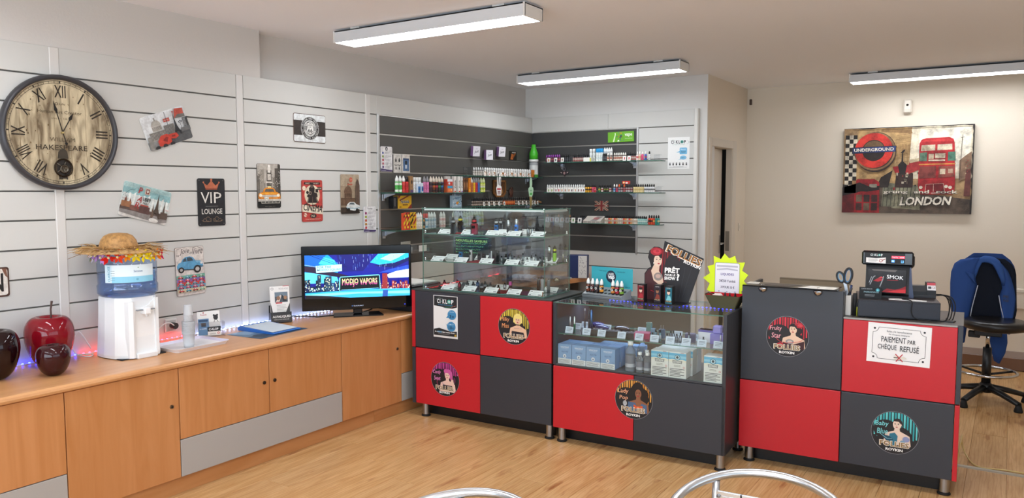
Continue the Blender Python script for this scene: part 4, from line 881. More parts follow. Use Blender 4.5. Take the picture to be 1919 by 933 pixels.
def flav(cols, head):
    def f(cv):
        cv.poly(rrect(-.068, -.1, .068, .1, .01), '#e9e8ea'); cv.poly([(-.068, -.1), (.068, -.1), (.068, -.086), (.02, -.084), (-.068, -.075)], '#4a3a6b'); cv.text('LIQUIDEO', -.056, -.096, .05, .007, '#e8e6ee', .02)
        if head: cv.text('Freshly', -.028, .075, .056, .014, '#26242a', .01, 0, .3)
        else: cv.poly(ell(0, .082, .014, .016), '#2b2a30'); cv.poly(ell(0, .080, .006, .008), '#dddddd')
        for i, c in enumerate(cols):
            y = .048 - .028 * i
            (cv.rect(-.055, y - .009, -.034, y + .009, c) if head else cv.ell(-.042, y, .010, c=c, n=14)); cv.h += cv.step
            for k in range(3): cv.rect(-.022, y + .006 - .006 * k, .05 - .014 * (k == 2) - .02 * ((i + k) % 2), y + .008 - .006 * k, '#a3a1aa', True)
    return f
sign('white flavour card with coloured squares on the post right of the Havana plate', -2.443, 1.384, .138, .20, 0, flav(['#8a2f63', '#a5b03a', '#c8542c', '#c98a2c', '#c8434c'], 1), 'flavour_card', 'card', 'flavour cards', .0045, '#dcdae2')
sign('white flavour card with five coloured dots at the top left of the dark shelves', -2.24, 1.86, .138, .20, 0, flav(['#4a5a9a', '#8aa04a', '#c03a4c', '#c0566a', '#5a3a7a'], 0), 'flavour_card', 'card', 'flavour cards', .0015, '#dcdae2')
def leaf1(cv):
    cv.rect(-.048, -.076, .048, .076, '#dcd8d2'); cv.text('CHOISIR', -.03, .058, .06, .006, '#55524e')
    for x in (-.02, .02):
        cv.rect(x - .009, .012, x + .009, .034, '#2c2b2c'); cv.rect(x - .004, .034, x + .004, .046, '#2c2b2c')
        for k in range(3): cv.ell(x - .012 + .012 * k, -.012 - .006 * (k % 2), .006, c='#6a6764', n=10)
        cv.rect(x - .006, -.05, x + .006, -.03, '#3a3838')
def leaf2(cv):
    cv.rect(-.048, -.076, .048, .076, '#dcd8d2'); cv.text('French', -.02, .062, .04, .007, '#a33a3a'); cv.rect(-.036, -.06, .038, .045, '#4d6f9a'); cv.rect(-.036, .03, .038, .045, '#2f4a70'); cv.rect(-.012, -.005, .014, .025, '#23272d'); cv.rect(-.010, -.04, .012, -.01, '#cfd6dd')
sign('white leaflet with drawings of little tanks beside the dotted flavour card', -2.108, 1.829, .096, .152, 0, leaf1, 'leaflet', 'leaflet', 'leaflets on the dark shelves', .0015, '#dcd8d2', .002)
sign('white leaflet with a blue picture, second leaflet right of the dotted flavour card', -2.004, 1.829, .098, .152, 0, leaf2, 'leaflet', 'leaflet', 'leaflets on the dark shelves', .0015, '#dcd8d2', .002)
# ================================================================ SHELVES AND WHAT STANDS ON THEM
def shelf(label, loc, rz, L, D, brk, tilt=0):
    t = thing('glass_shelf', label, 'shelf', loc, rz, 'glass shelves on the slat walls')
    obj('glass_pane', glass(0, L, -D, -.004, -.006, 0, edge='#3a6a5a'), t)
    bm = MB().prism([(-.002, -.008), (-.13, -.008), (-.13, -.012), (-.002, -.045)], -.0018, .0018, 'brushed', '#b4b9c2', 'x').box(-.014, .014, -.028, -.002, -.047, -.010, 'brushed', '#aab0ba', b=.002).box(-.016, .016, -.007, -.001, -.066, -.012, 'brushed', '#c3c7cd', b=.001)
    me = bm.mesh('bracket')
    for x in brk: obj('bracket', me, t, (x, 0, -.001))
    return t
shelf('glass shelf of colourful tall bottles and boxes on the left dark panel', (0, -2.31, 1.592), R90, 1.20, .155, (.03, .95))
shelf('lower left glass shelf with fruit-juice boxes, half behind the glass case', (0, -2.31, 1.292), R90, 1.20, .155, (.03, 1.1))
shelf('glass shelf holding the long row of white bottles left of the corner', (0, -1.40, 1.742), R90, 1.36, .155, (.10, 1.28))
shelf('glass shelf just above the glass case with black-capped bottles and white cards', (0, -1.40, 1.466), R90, 1.36, .155, (.10, 1.28))
shelf('top glass shelf on the back wall with purple and blue caps', (.24, 0, 1.891), 0, 1.235, .155, (.13, .925))
shelf('middle glass shelf on the back wall with the white-boxed row', (.24, 0, 1.590), 0, 1.24, .155, (.12, .925))
shelf('lowest glass shelf on the back wall with cards and black-capped bottles', (.24, 0, 1.289), 0, 1.23, .155, (.12, .925))
# small acrylic tray with cards below the juice boxes
t = thing('acrylic_tray', 'clear acrylic tray with a name card under the lower left shelf', 'tray', (0, -2.2, 1.095), R90)
obj('tray_body', MB().box(0, .33, -.14, -.003, 0, .004, 'acrylic').box(0, .33, -.14, -.137, 0, .03, 'acrylic').box(0, .003, -.14, -.003, 0, .06, 'acrylic').box(0, .33, -.006, -.003, .0, .06, 'acrylic'), t)
cv = Cv(-.1402); cv.rect(.19, .012, .29, .062, '#d5d3cc'); obj('card', cv.mb, t)
obj('holder_box', MB().box(.06, .17, -.09, -.03, .004, .05, 'satin', '#9aa0a0', b=.002), t)
t = sign('small white name card on the grey metal line by the television', -2.02, 1.155, .12, .062, 0, lambda cv: (cv.rect(-.06, -.031, .06, .031, '#c9c7bf'), cv.text('langprust', -.028, -.008, .056, .016, '#3a3936', .01)), 'name_card', 'card', None, .004, '#c9c7bf', .002)

def bottle10(cap, body, label, l2=None, rcap=None, tall=1.0):
    l2 = l2 or label
    pr = [(.0115, 0, body), (.0118, .006, label), (.0118, .022, l2), (.0118, .036, label), (.0118, .043, body), (.0112, .050, body), (.006, .054, cap), (.0085, .055, cap), (.0082, .066, cap), (.0055, .074, cap), (.003, .079, cap)]
    return MB().lathe([(r, z * tall, c, 'bottle_label' if .003 < z < .04 else 'plastic') for r, z, c in pr], 'plastic', body, 9).mesh('bottle')
def unicorn(cap, body, l1, l2, k=1.0, captype='cone'):
    """tall bottle: body mesh and cap mesh"""
    r = .0158
    b = MB().lathe([(r, 0, body), (r, .006, l1, 'bottle_label'), (r, .024, body, 'bottle_label'), (r, .044, l2, 'bottle_label'), (r, .060, l1, 'bottle_label'), (r, .078, body), (r, .084, body), (r * .75, .090, body)], 'plastic', body, 12)
    c = MB().lathe([(r * .92, .088, cap), (r * .9, .108, cap), (r * .5, .122, cap), (.0035, .135, cap), (.001, .1355, cap)] if captype == 'cone' else [(r * .94, .088, cap), (r * .94, .122, cap), (r * .88, .125, cap)], 'plastic', cap, 12)
    return b.mesh('bottle'), c.mesh('cap')
def put_uni(spec, pos, rz, label, group=None):
    o = tag(obj('juice_bottle', spec[0], None, pos, rz), label, 'bottle', group); obj('cap', spec[1], o); return o
def put10(me, pos, rz, label, group): return tag(obj('small_bottle', me, None, pos, rz), label, 'bottle', group)
def pbox(w, h, d, side, prints=None, top=None):
    mb = MB().box(-w / 2, w / 2, -d / 2, d / 2, 0, h, 'satin', side, b=.0008)
    if prints:
        cv = Cv(-d / 2 - .0001, mb=mb); prints(cv)
    return mb
def cardm(c='#e9e7e1', ink='#3a3838', w=.028, h=.034):
    mb = MB().box(-w / 2, w / 2, -.0008, .0008, 0, h, 'paper', c, T=Matrix.Rotation(math.radians(-8), 4, 'X'))
    cv = Cv(-.0010, mb=mb, M=Matrix.Rotation(math.radians(-8), 4, 'X')); cv.rect(-w * .18, h * .28, w * .2, h * .8, ink); cv.rect(-w * .32, h * .12, w * .3, h * .2, '#9c948c'); return mb
LY = lambda u, d, v=345: onx(u, v, d).y
BX = lambda u, d, v=345: ony(u, v, -d).x

# ---- left shelf 1
z = 1.592; D = .105
G = 'tall bottles on the left glass shelf'
gr = unicorn('#e9ebe6', '#58b058', '#e6efe2', '#4bb04a'); rd = unicorn('#ecebe6', '#cf2f2c', '#d9483f', '#c4282a'); rdk = unicorn('#2a2729', '#cf2f2c', '#c22a2a', '#b52226', captype='cyl')
put_uni(gr, (D, LY(743.5, D), z), R90, 'first green and white bottle at the left end of the upper left shelf', G); put_uni(gr, (D, LY(749.8, D), z), R90, 'second green and white bottle, next to a red one', G)
put_uni(rd, (D, LY(756, D), z), R90, 'red bottle with a white cap beside two green bottles', G); put_uni(rdk, (D, LY(762, D), z), R90, 'red bottle with a black cap beside a brown carton', G)
def bands(*bs):
    def f(cv):
        for (x0, y0, x1, y1, c) in bs: cv.rect(x0, y0, x1, y1, c); 
    return f
def tallbox(label, u, w, h, side, prints, d=.03, D_=D, zz=None, grp=None):
    return solo('carton', pbox(w, h, d, side, prints), label, 'box', (D_, LY(u, D_), z if zz is None else zz), R90, grp)
tallbox('brown kraft carton right of the red bottles', 769, .034, .135, '#9a744c', lambda cv: (cv.rect(-.017, 0, .017, .022, '#5a3f6b'), cv.ell(0, .085, .009, .016, '#3c2a20'), cv.rect(-.008, .045, .008, .048, '#5a422e')))
wt = unicorn('#e8e9e6', '#dfe3e6', '#eceef0', '#e2e6ea', captype='cyl')
for i, u in enumerate((775.5, 781, 786)): put_uni(wt, (D, LY(u, D), z), R90, 'plain white flat-capped bottle right of the kraft carton', 'three plain white bottles')
tallbox('small blue and white carton in front of the plain white bottles', 784, .030, .072, '#cfdbe8', lambda cv: (cv.rect(-.015, 0, .015, .05, '#2f6fb0'), cv.ell(-.002, .028, .007, c='#16355a')), .02, .135); tallbox('second small blue and white carton, right of its twin', 790, .022, .078, '#d8e2ec', lambda cv: (cv.rect(-.011, .01, .011, .05, '#2c66a6'), cv.rect(-.006, .02, .007, .036, '#123058')), .02, .133)
pk = unicorn('#8d8b8e', '#d977ae', '#e389b8', '#d872aa')
put_uni(pk, (D, LY(795, D), z), R90, 'pink bottle with a smoky cap, left one of the pair', G); put_uni(pk, (D, LY(800.5, D), z), R90, 'pink bottle with a smoky cap, right one of the pair', G)
for u, c, c2, nm in ((806.5, '#5d3a4a', '#3a2430', 'plum'), (811.6, '#c46a2a', '#7a3d1c', 'orange'), (817, '#b83046', '#5c1c2c', 'crimson'), (822, '#3f8a4c', '#214a2c', 'green'), (827, '#3a78b8', '#35305c', 'blue')):
    tallbox('narrow ' + nm + ' topped carton standing behind the white-tipped bottles', u, .025, .112, c, None, .02, .075)
    put_uni(unicorn('#dfd3c3', c2, '#33221f', c), (.118, LY(u + .6, .118), z - .0), R90, 'short dark bottle with a white tip and ' + nm + ' label in the row of five', 'five dark bottles with white tips')
for k, (zz, c1, c2) in enumerate(((z, '#d8683a', '#e88a4a'), (z + .058, '#cf4a38', '#d9e3ea'))):
    tallbox(('lower' if k == 0 else 'upper') + ' orange and blue carton of the stacked pair', 840, .072, .057, c1, (lambda cv, c2=c2, k=k: (cv.rect(-.036, .036, .036, .057, '#3f9cc4' if k == 0 else '#e8ecef'), cv.ell(-.012, .02, .012, .010, c2), cv.ell(.016, .022, .011, .010, '#f0b070' if k == 0 else '#c43a34'))), .04, D, zz)
tallbox('plain grey-white carton standing behind the stacked orange pair', 838, .075, .142, '#cfcac2', None, .02, .045)
for i, u in enumerate((850.5, 858.5, 863.4)):
    tallbox(('first', 'second', 'third')[i] + ' tall white carton with black script', u, .024, .142, '#e6e3dc', lambda cv: (cv.text('Punk', .009, .04, .070, .017, '#1f1d1d', .01, 90), cv.rect(-.011, .002, .011, .014, ('#cf6a5a', '#c43a34', '#8a6aa0')[i])))
for i, u in enumerate((868.5, 872.8)): tallbox(('left', 'right')[i] + ' brown carton with a dark face, beside the orange carton', u, .021, .128, '#7b5236', lambda cv: (cv.ell(0, .105, .008, .011, '#2d1d14'), cv.rect(-.008, .045, .008, .085, '#a5754c'), cv.rect(-.010, .002, .010, .022, '#332218')))
tallbox('orange and yellow carton next to four small coloured bottles', 878, .030, .130, '#e08428', lambda cv: (cv.text('FANTA', .009, .05, .065, .014, '#7a2d14', .02, 90), cv.ell(-.002, .02, .010, .010, '#f3b83a')))
for u, c, cp, nm in ((883, '#b86a3a', '#e6e3dc', 'brown'), (887.5, '#e8b01e', '#8b8d90', 'yellow'), (891.8, '#b92b3a', '#8b8d90', 'red'), (896, '#3a66b0', '#8b8d90', 'blue')):
    put_uni(unicorn(cp, c, c, c), (D, LY(u, D), z), R90, nm + ' bottle in the set of four by the lime pair', 'four slim coloured bottles')
lm = unicorn('#dfe6b4', '#b5c93c', '#dfe58a', '#d8dcc8')
put_uni(lm, (D, LY(901.4, D), z), R90, 'lime green bottle at the right end of the shelf, left of two', G); put_uni(lm, (D, LY(906, D), z), R90, 'lime green bottle, last on the right of the upper left shelf', G)
# ---- left shelf 2
z = 1.292
def fant(a, b):
    def f(cv): cv.clip = [(-.02, 0), (.02, 0), (.02, .14), (-.02, .14)]; cv.rect(-.02, 0, .02, .14, a); cv.poly([(-.02, .03), (.02, .075), (.02, .1), (-.02, .055)], b); cv.poly([(-.02, .09), (.02, .13), (.02, .14), (-.02, .11)], '#3a211c'); cv.ell(.004, .115, .009, c=b, n=10); cv.ell(-.004, .02, .010, c=b, n=10); cv.text('Fantasia', .007, .04, .06, .012, '#2a1a18', .01, 90)
    return f
DD = .11
for u, a, b, nm in ((756, '#d8502e', '#e8c02a', 'red'), (761.5, '#c93a2a', '#f0d23a', 'scarlet'), (768.5, '#dfae1e', '#3a2a1a', 'yellow'), (774, '#e5b923', '#b8352a', 'golden')):
    tallbox(nm + ' fruit-pattern carton at the left of the lower left shelf', u, .029, .135, a, fant(a, b), .03, DD)
wp = unicorn('#e2e4e0', '#dcd8cc', '#d8cdb8', '#e6e2d8')
for i, u in enumerate((779.5, 784, 788.3)): put_uni(wp, (DD, LY(u, DD, 420), z), R90, 'cream bottle with a white tip just left of the glass case', 'cream bottles left of the glass case')
put_uni(unicorn('#d23a34', '#2b2523', '#c98a2a', '#2b2523', captype='cyl'), (DD, LY(793, DD, 420), z), R90, 'black bottle with a red cap beside the cream ones'); put_uni(unicorn('#d8433c', '#dfe6ea', '#5fa3c4', '#e3e6e8', captype='cyl'), (DD, LY(798.5, DD, 420), z), R90, 'white and blue bottle with a red cap seen through the edge of the glass case')
for i, u in enumerate((804, 809, 814)): put_uni(unicorn('#e6e8e6', '#b8c3cc', '#9fb4c4', '#c6d0d8'), (DD, LY(u, DD, 420), z), R90, 'grey-blue patterned bottle with a white tip seen through the glass case', 'grey-blue bottles behind the glass case')
for i, u in enumerate((826.5, 831.5)): put_uni(unicorn('#e3e2dc', '#e0d3cf', '#d7a9a6', '#e4d9d5'), (DD, LY(u, DD, 420), z), R90, 'white bottle with a pink stripe seen through the glass case', 'pink-striped bottles behind the glass case')
for i in range(12):
    u = 850 + 4.85 * i; c = ['#d6c2a4', '#cfa98c', '#8fb28a', '#7fb0b8', '#9cc070', '#c7d27a'][i % 6]; cp = '#dfe4d2' if i < 4 else '#cfdc9c'
    put_uni(unicorn(cp, c, '#d8dccf', c), (DD, LY(u, DD, 420), z), R90, 'pale green-tipped bottle in the long row behind the glass case', 'pale bottles in a row behind the glass case')
# yellow box, black box, patterned box hung between the shelves
def fanbox(cv): cv.clip = [(-.082, 0), (.082, 0), (.082, .105), (-.082, .105)]; cv.poly([(-.082, .075), (-.05, .105), (-.082, .105)], '#8a2a22'); cv.poly([(.03, 0), (.082, .04), (.082, 0)], '#8a2a22'); cv.poly([(-.06, .06), (.06, .105), (.03, .105), (-.07, .07)], '#7a2620'); cv.text('Fantasia', -.052, .042, .104, .032, '#efece4', .05); cv.text('Fantasia', -.052, .042, .104, .032, '#1f1a1a', .02); cv.rect(-.03, .026, .035, .034, '#4a1f1a'); cv.rect(-.07, .01, -.045, .016, '#3a211c')
solo('carton', pbox(.165, .105, .05, '#d9a81e', fanbox), 'wide yellow carton with dark red stripes under the upper left shelf', 'box', (.035, -2.085, 1.462), R90)
solo('carton', pbox(.05, .10, .05, '#17171a', lambda cv: cv.rect(-.010, .02, -.004, .085, '#8d8d8f')), 'narrow black carton left of the wide yellow carton', 'box', (.035, -2.20, 1.462), R90)
def blues(cv):
    rr = random.Random(2)
    for i in range(40): cv.ell(rr.uniform(-.062, .062), rr.uniform(.01, .096), .006, .004, rr.choice(['#3a567a', '#dfe8ee', '#5f86a8', '#243a58']), 7); cv.h -= cv.step
    cv.h += cv.step; cv.ell(.0, .035, .016, .013, '#d8843a', 12); cv.ell(.016, .04, .009, .009, '#e3c23a', 10); cv.rect(-.03, .074, .03, .086, '#6d8fae')
solo('carton', pbox(.136, .102, .03, '#a9c0cf', blues), 'pale blue patterned carton standing above the glass case', 'box', (.04, -1.372, 1.462), R90)
# ---- upper right shelf on the left wall: long row of white bottles
z = 1.742; D = .12
w10 = bottle10('#e6e6e2', '#c9c6c0', '#e9e7e2', '#d9d4cc'); w10b = bottle10('#ececea', '#8b8782', '#dcd8d2', '#b9b3ab'); w10c = bottle10('#f0f0ee', '#eceae4', '#d8c8b4', '#c07a4a')
for i in range(26):
    u = 888 + 4.15 * i; me = w10b if i < 5 else (w10, w10c, w10, w10)[i % 4]
    put10(me, (D, LY(u, D, 325), z), R90, 'grey-bodied white-capped bottle at the left of the white row' if i < 5 else 'small white bottle in the long row left of the corner', 'white bottles on the corner shelf, grey ones' if i < 5 else 'white bottles on the corner shelf')
    if i > 4: put10(w10, (D - .035, LY(u + 1.4, D - .035, 325), z), R90, 'small white bottle in the rear rank left of the corner', 'white bottles on the corner shelf, second rank')
for i, u in enumerate((909, 917.5, 925, 933, 940, 947, 957, 966, 973, 981, 989, 994)):
    tag(obj('price_tag', cardm('#ece9e3', ['#c9a27a', '#b5553f', '#8d8781', '#d8843a'][i % 4]), None, (.146, LY(u, .146, 325), z), R90), 'little white card in front of the long row of white bottles', 'card', 'cards before the white bottles')
solo('carton', pbox(.018, .075, .03, '#c7742c', bands((-.009, 0, .009, .02, '#4a2a1c'), (-.009, .03, .009, .045, '#e8b04a'))), 'thin orange and brown carton at the right end of the white row', 'box', (.12, LY(998.5, .12, 325), z), R90)
solo('acrylic_riser', MB().box(-.03, .03, -.002, .002, .0, .075, 'acrylic').box(-.03, .03, -.002, .05, .073, .076, 'acrylic').box(-.03, .03, .048, .052, 0, .076, 'acrylic'), 'empty clear acrylic stand at the left end of the white row', 'stand', (.12, LY(880, .12, 325), z), R90)
# big green-capped bottle in the corner
gb = thing('giant_bottle', 'oversized display bottle with a bright green cap in the corner', 'display bottle', (.082, -.100, 1.742))
obj('body', MB().lathe([(.042, 0, '#4c9a3c'), (.047, .006, '#4c9a3c'), (.047, .03, '#cfd1ce'), (.047, .125, '#9a9c9c'), (.047, .150, '#77797a'), (.040, .163, '#77797a')], 'plastic', '#cfd1ce', 26), gb)
cv = Cv(0); cv.rect(-.03, .035, .03, .11, '#d9dbd8'); cv.text('e-liquide', -.022, .07, .044, .008, '#6a6d6e')
vv = [((.0474) * math.sin(p[0] / .047 + .62), -.0474 * math.cos(p[0] / .047 + .62), p[2]) for p in cv.mb.v]; m2 = MB(); m2.add(vv, cv.mb.f, 'print', '#d6d8d5'); m2.c = cv.mb.c; obj('label', m2, gb)
obj('collar', MB().lathe([(.043, .160), (.048, .164), (.048, .182), (.046, .184)], 'plastic', '#e6e7e3', 26), gb)
obj('cap', MB().lathe([(.045, .183), (.045, .245), (.030, .285), (.024, .30), (.022, .333), (.018, .336)], 'plastic', '#45b52c', 26), gb)
# ---- lower right shelf
z = 1.466; D = .11
kb = bottle10('#19191b', '#2d2a29', '#b9a99a', '#4a3b33'); ko = bottle10('#19191b', '#4a2a1c', '#c0562c', '#d8803a')
for i in range(31):
    u = 885 + 3.9 * i
    put10(ko if 15 <= i <= 20 else kb, (D, LY(u, D, 380), z), R90, 'small orange-labelled black-capped bottle on the shelf above the glass case' if 15 <= i <= 20 else 'small dark black-capped bottle on the shelf above the glass case', 'orange-labelled bottles above the glass case' if 15 <= i <= 20 else 'black-capped bottles above the glass case')
for i, u in enumerate((907.5, 917, 926.5, 936, 945.5, 972.5, 980, 987, 993, 998, 1003, 1008)):
    tag(obj('price_tag', cardm('#e9e6df', '#2c2a2a', .026, .036), None, (.146, LY(u, .146, 380), z), R90), 'little white card with a dark drawing in front of the black-capped bottles', 'card', 'cards before the black-capped bottles')
solo('acrylic_riser', MB().box(-.03, .03, -.002, .002, .0, .06, 'acrylic').box(-.03, .03, -.002, .05, .058, .061, 'acrylic'), 'empty clear acrylic stand left of the black-capped bottles', 'stand', (.12, LY(880, .12, 380), z), R90)
hd = MB().sphere((0, 0, .02), .02, 'satin', '#8a6238', 10, 6, (1.6, .8, .8))
for k, (dy, L) in enumerate(((-.016, .05), (-.006, .06), (.004, .06), (.013, .05))): hd.tube([(.02, dy, .022), (.02 + L * .6, dy * 1.4, .026 + .004 * k), (.02 + L, dy * 1.5, .018 + .003 * k)], [.007, .006, .005], 'satin', '#8a6238', 6)
hd.tube([(.0, -.016, .02), (.02, -.034, .014), (.036, -.036, .010)], [.007, .006, .005], 'satin', '#8a6238', 6)
solo('wooden_hand', hd, 'small brown wooden hand lying at the right end of the shelf above the glass case', 'ornament', (.09, -.11, z - .0005), math.radians(40))
# things hung on the dark panel
def jcube(label, u, v, tilt):
    y, zz = onx(u, v, .03).y, onx(u, v, .03).z
    t = thing('gift_box', label, 'box', (.036, y, zz), rot=(math.radians(tilt), 0, R90 - math.radians(24)), group='purple and white boxes')
    cv = Cv(-.0302); cv.text('Just', -.022, -.022, .044, .03, '#2b2a2e', .01, 8, .2); cv.rect(-.01, .02, .012, .025, '#b5b2b8')
    obj('carton', MB().box(-.037, .037, -.03, .015, -.046, .046, 'satin', '#dedbe0', fm={0: ('satin', '#9a72a8'), 4: ('satin', '#9a72a8')}), t); obj('print', cv.mb, t)
jcube('purple-sided white box, left one of three near the corner', 889, 283, 8); jcube('purple-sided white box, lowest of three near the corner', 913.5, 290.5, 0); jcube('purple-sided white box, right one of three near the corner', 937, 284, 8)
def dcard(cv): cv.rect(-.07, -.045, .07, .045, '#1d1b1a'); cv.poly([(-.05, -.04), (-.03, .02), (.01, .01), (.0, -.04)], '#b5652e'); cv.poly([(-.02, -.02), (.03, .03), (.05, .02), (.0, -.03)], '#8a4a22'); cv.rect(-.02, .026, .05, .036, '#a5a09a')
sign('small dark card with an orange figure right of the purple boxes', -.372, 1.957, .135, .09, 0, dcard, 'picture_card', 'card', None, .002, '#1d1b1a', .003)
t = thing('wooden_plaque', 'light brown wooden frame plaque hanging between the corner shelves', 'plaque', (.002, -.63, 1.555), rot=wall_rot(0))
obj('board', MB().prism([(-.11, .155), (.11, .155), (.11, .03), (.06, -.01), (-.06, -.01), (-.11, .03)], -.012, -.002, 'dark_wood', '#fff'), t)
obj('frame', MB().box(-.11, -.09, -.018, -.011, .02, .155, 'satin', '#8a5a2c').box(.09, .11, -.018, -.011, .02, .155, 'satin', '#8a5a2c').box(-.11, .11, -.018, -.011, .138, .155, 'satin', '#9a6632').prism([(-.11, .03), (-.06, -.01), (.06, -.01), (.11, .03), (.09, .038), (.05, .008), (-.05, .008), (-.09, .038)], -.018, -.011, 'satin', '#8a5a2c'), t)
obj('relief', MB().prism(ell(0, .045, .055, .035, 14), -.016, -.012, 'satin', '#a87c46').prism([(-.07, .05), (-.05, .12), (-.03, .06)], -.016, -.012, 'satin', '#6d4524').prism([(.07, .05), (.05, .12), (.03, .06)], -.016, -.012, 'satin', '#6d4524'), t)
def wtag(cv):
    cv.poly([(-.045, .03), (-.03, .05), (-.022, .12), (-.03, .165), (-.012, .185), (.008, .165), (.0, .09), (.012, .13), (.03, .14), (.038, .125), (.03, .05), (.046, .04), (.035, -.04), (-.03, -.04)], '#e6e4e0'); cv.poly([(-.022, .16), (-.012, .175), (.0, .16), (-.006, .06), (-.014, .06)], '#2a2828'); cv.poly([(.006, .06), (.018, .12), (.028, .12), (.02, .05)], '#2a2828'); cv.rect(-.032, .012, .032, .028, '#b8343a'); cv.rect(-.022, -.03, .026, .002, '#8d6a6a'); cv.rect(-.016, -.02, .018, -.014, '#e6e4e0')
cv = Cv(0); wtag(cv); t = solo('hanging_tag', cv.mb, 'white cut-out bucket-shaped tag hanging in front of the wooden plaque', 'tag', (.15, LY(935, .15, 345), 1.602), R90)
obj('backing', MB().prism([(-.045, .03), (-.03, .05), (-.03, .165), (-.012, .185), (.03, .14), (.03, .05), (.046, .04), (.035, -.04), (-.03, -.04)], .0002, .002, 'paper', '#e6e4e0'), t)
sk_ = MB().sphere((0, -.012, .0), .032, 'satin', '#54362a', 12, 8, (1.2, .45, 1.25)).sphere((0, -.018, .035), .02, 'satin', '#4a2e24', 10, 6, (1.2, .5, .8)).box(-.03, .03, -.014, -.002, -.055, -.03, 'satin', '#4a2e24', b=.004)
solo('carved_ornament', sk_, 'dull brown carved ornament on the dark panel between plaque and green tag', 'ornament', (.002, -.42, 1.595), R90)
cv = Cv(0); cv.poly([(-.05, .06), (-.035, .075), (-.02, .08), (-.025, .13), (-.012, .165), (.0, .175), (.012, .165), (.024, .13), (.02, .08), (.042, .075), (.048, .055), (.036, .0), (.02, -.02), (-.03, -.015)], '#bfe3c0'); cv.rect(-.022, -.002, .024, .022, '#5cb85a'); cv.rect(-.02, .035, .022, .05, '#8dbb92')
t = solo('hanging_tag', cv.mb, 'pale green ice-cream-shaped tag hanging below the giant green-capped bottle', 'tag', (.165, LY(995, .165, 345), 1.565), R90)
obj('backing', MB().prism([(-.05, .06), (-.02, .08), (-.012, .165), (.012, .165), (.02, .08), (.048, .055), (.02, -.02), (-.03, -.015)], .0002, .002, 'paper', '#bfe3c0'), t)
obj('cone', MB().prism([(-.022, -.018), (.024, -.02), (.02, -.10), (.0, -.125), (-.006, -.10)], .0005, .006, 'satin', '#a08a58'), t)
# ---- back wall, top shelf
z = 1.891; D = .11
BP = lambda me, u, lab, grp, d=D, zz=None, v=300: put10(me, (BX(u, d, v), -d, z if zz is None else zz), 0, lab, grp)
pu = bottle10('#8f3aa0', '#5a2a44', '#6a3a4c', '#a85a5a')
for i in range(7): BP(pu, 1025 + 3.9 * i, 'small bottle with a purple cap on the top back shelf', 'purple-capped bottles')
def card_at(u, d, lab, grp, ink, zz, v=300, w=.034, h=.044): return tag(obj('price_tag', cardm('#eceae4', ink, w, h), None, (BX(u, d, v), -d, zz)), lab, 'card', grp)
for u, ink in ((1028, '#b86a34'), (1041, '#33312f'), (1053.5, '#8a6a58')): card_at(u, .145, 'little white card before the purple-capped bottles', 'cards before the purple caps', ink, z)
bk = bottle10('#1b1b1d', '#2a2a2c', '#3a3a3e', '#55555a'); bkr = bottle10('#1b1b1d', '#2a2a2c', '#a86a66', '#c4b8b0')
for i in range(5): BP(bk, 1053 + 3.4 * i, 'small black bottle between the purple caps and the clear stand', 'black bottles on the top back shelf', .07)
solo('acrylic_riser', MB().box(-.03, .03, -.002, .002, .0, .055, 'acrylic').box(-.03, .03, -.002, .05, .053, .056, 'acrylic'), 'clear acrylic stand on the top back shelf', 'stand', (BX(1069, .13, 300), -.13, z))
for i in range(8): BP(bkr, 1075 + 4 * i, 'small black-capped bottle with a pinkish label left of the white carton', 'pink-labelled bottles on the top back shelf', .085)
solo('carton', pbox(.085, .04, .06, '#e6e5dc', lambda cv: cv.rect(.028, .0, .042, .036, '#c9c42a')), 'low white carton with a yellow end on the top back shelf', 'box', (BX(1103, .11, 300), -.11, z))
big = unicorn('#e9eae6', '#d5dad9', '#dde2e0', '#d0d6d6', captype='cyl')
for i, u in enumerate((1107.5, 1113.5)): put_uni(big, (BX(u, .06, 290), -.06, z), 0, 'large white bottle with a flat white cap behind the low carton', 'two large white bottles')
bl = unicorn('#2f9fe0', '#c9d6d6', '#e2e8e6', '#d2dcda', captype='cyl')
for i, u in enumerate((1119.5, 1124, 1128.3)): put_uni(bl, (BX(u, .085, 290), -.085, z), 0, 'white bottle with a bright blue cap on the top back shelf', 'blue-capped bottles')
wc = unicorn('#e4e6e4', '#b9bcbc', '#c8ccca', '#a9adad')
for i in range(4): put_uni(wc, (BX(1133.5 + 4.1 * i, .06, 290), -.06, z), 0, 'tall bottle with a white pointed cap right of the blue caps', 'white-tipped tall bottles')
for i in range(4): BP(bk, 1131 + 3 * i, 'small black bottle before the white-tipped tall ones', 'black bottles before the white tips', .105)
br_ = bottle10('#ece9e0', '#4a2f26', '#e0d8cc', '#a85a44')
for i in range(2): BP(br_, 1139.5 + 5.5 * i, 'brown glass bottle with a cream cap, in the pair', 'pair of cream-capped bottles', .13)
for i in range(6): BP(br_, 1152 + 4 * i, 'brown glass bottle with a cream cap in the row of six', 'six cream-capped bottles', .12)
card_at(1170, .145, 'little white card at the end of the six cream-capped bottles', None, '#b5464a', z)
for i in range(5): BP(bkr, 1177 + 3.8 * i, 'small pink-labelled bottle with a black cap right of the six cream caps', 'pink-labelled bottles near the silver post', .11)
card_at(1178.5, .145, 'little white card before the pink-labelled bottles by the silver post', None, '#c4505a', z)
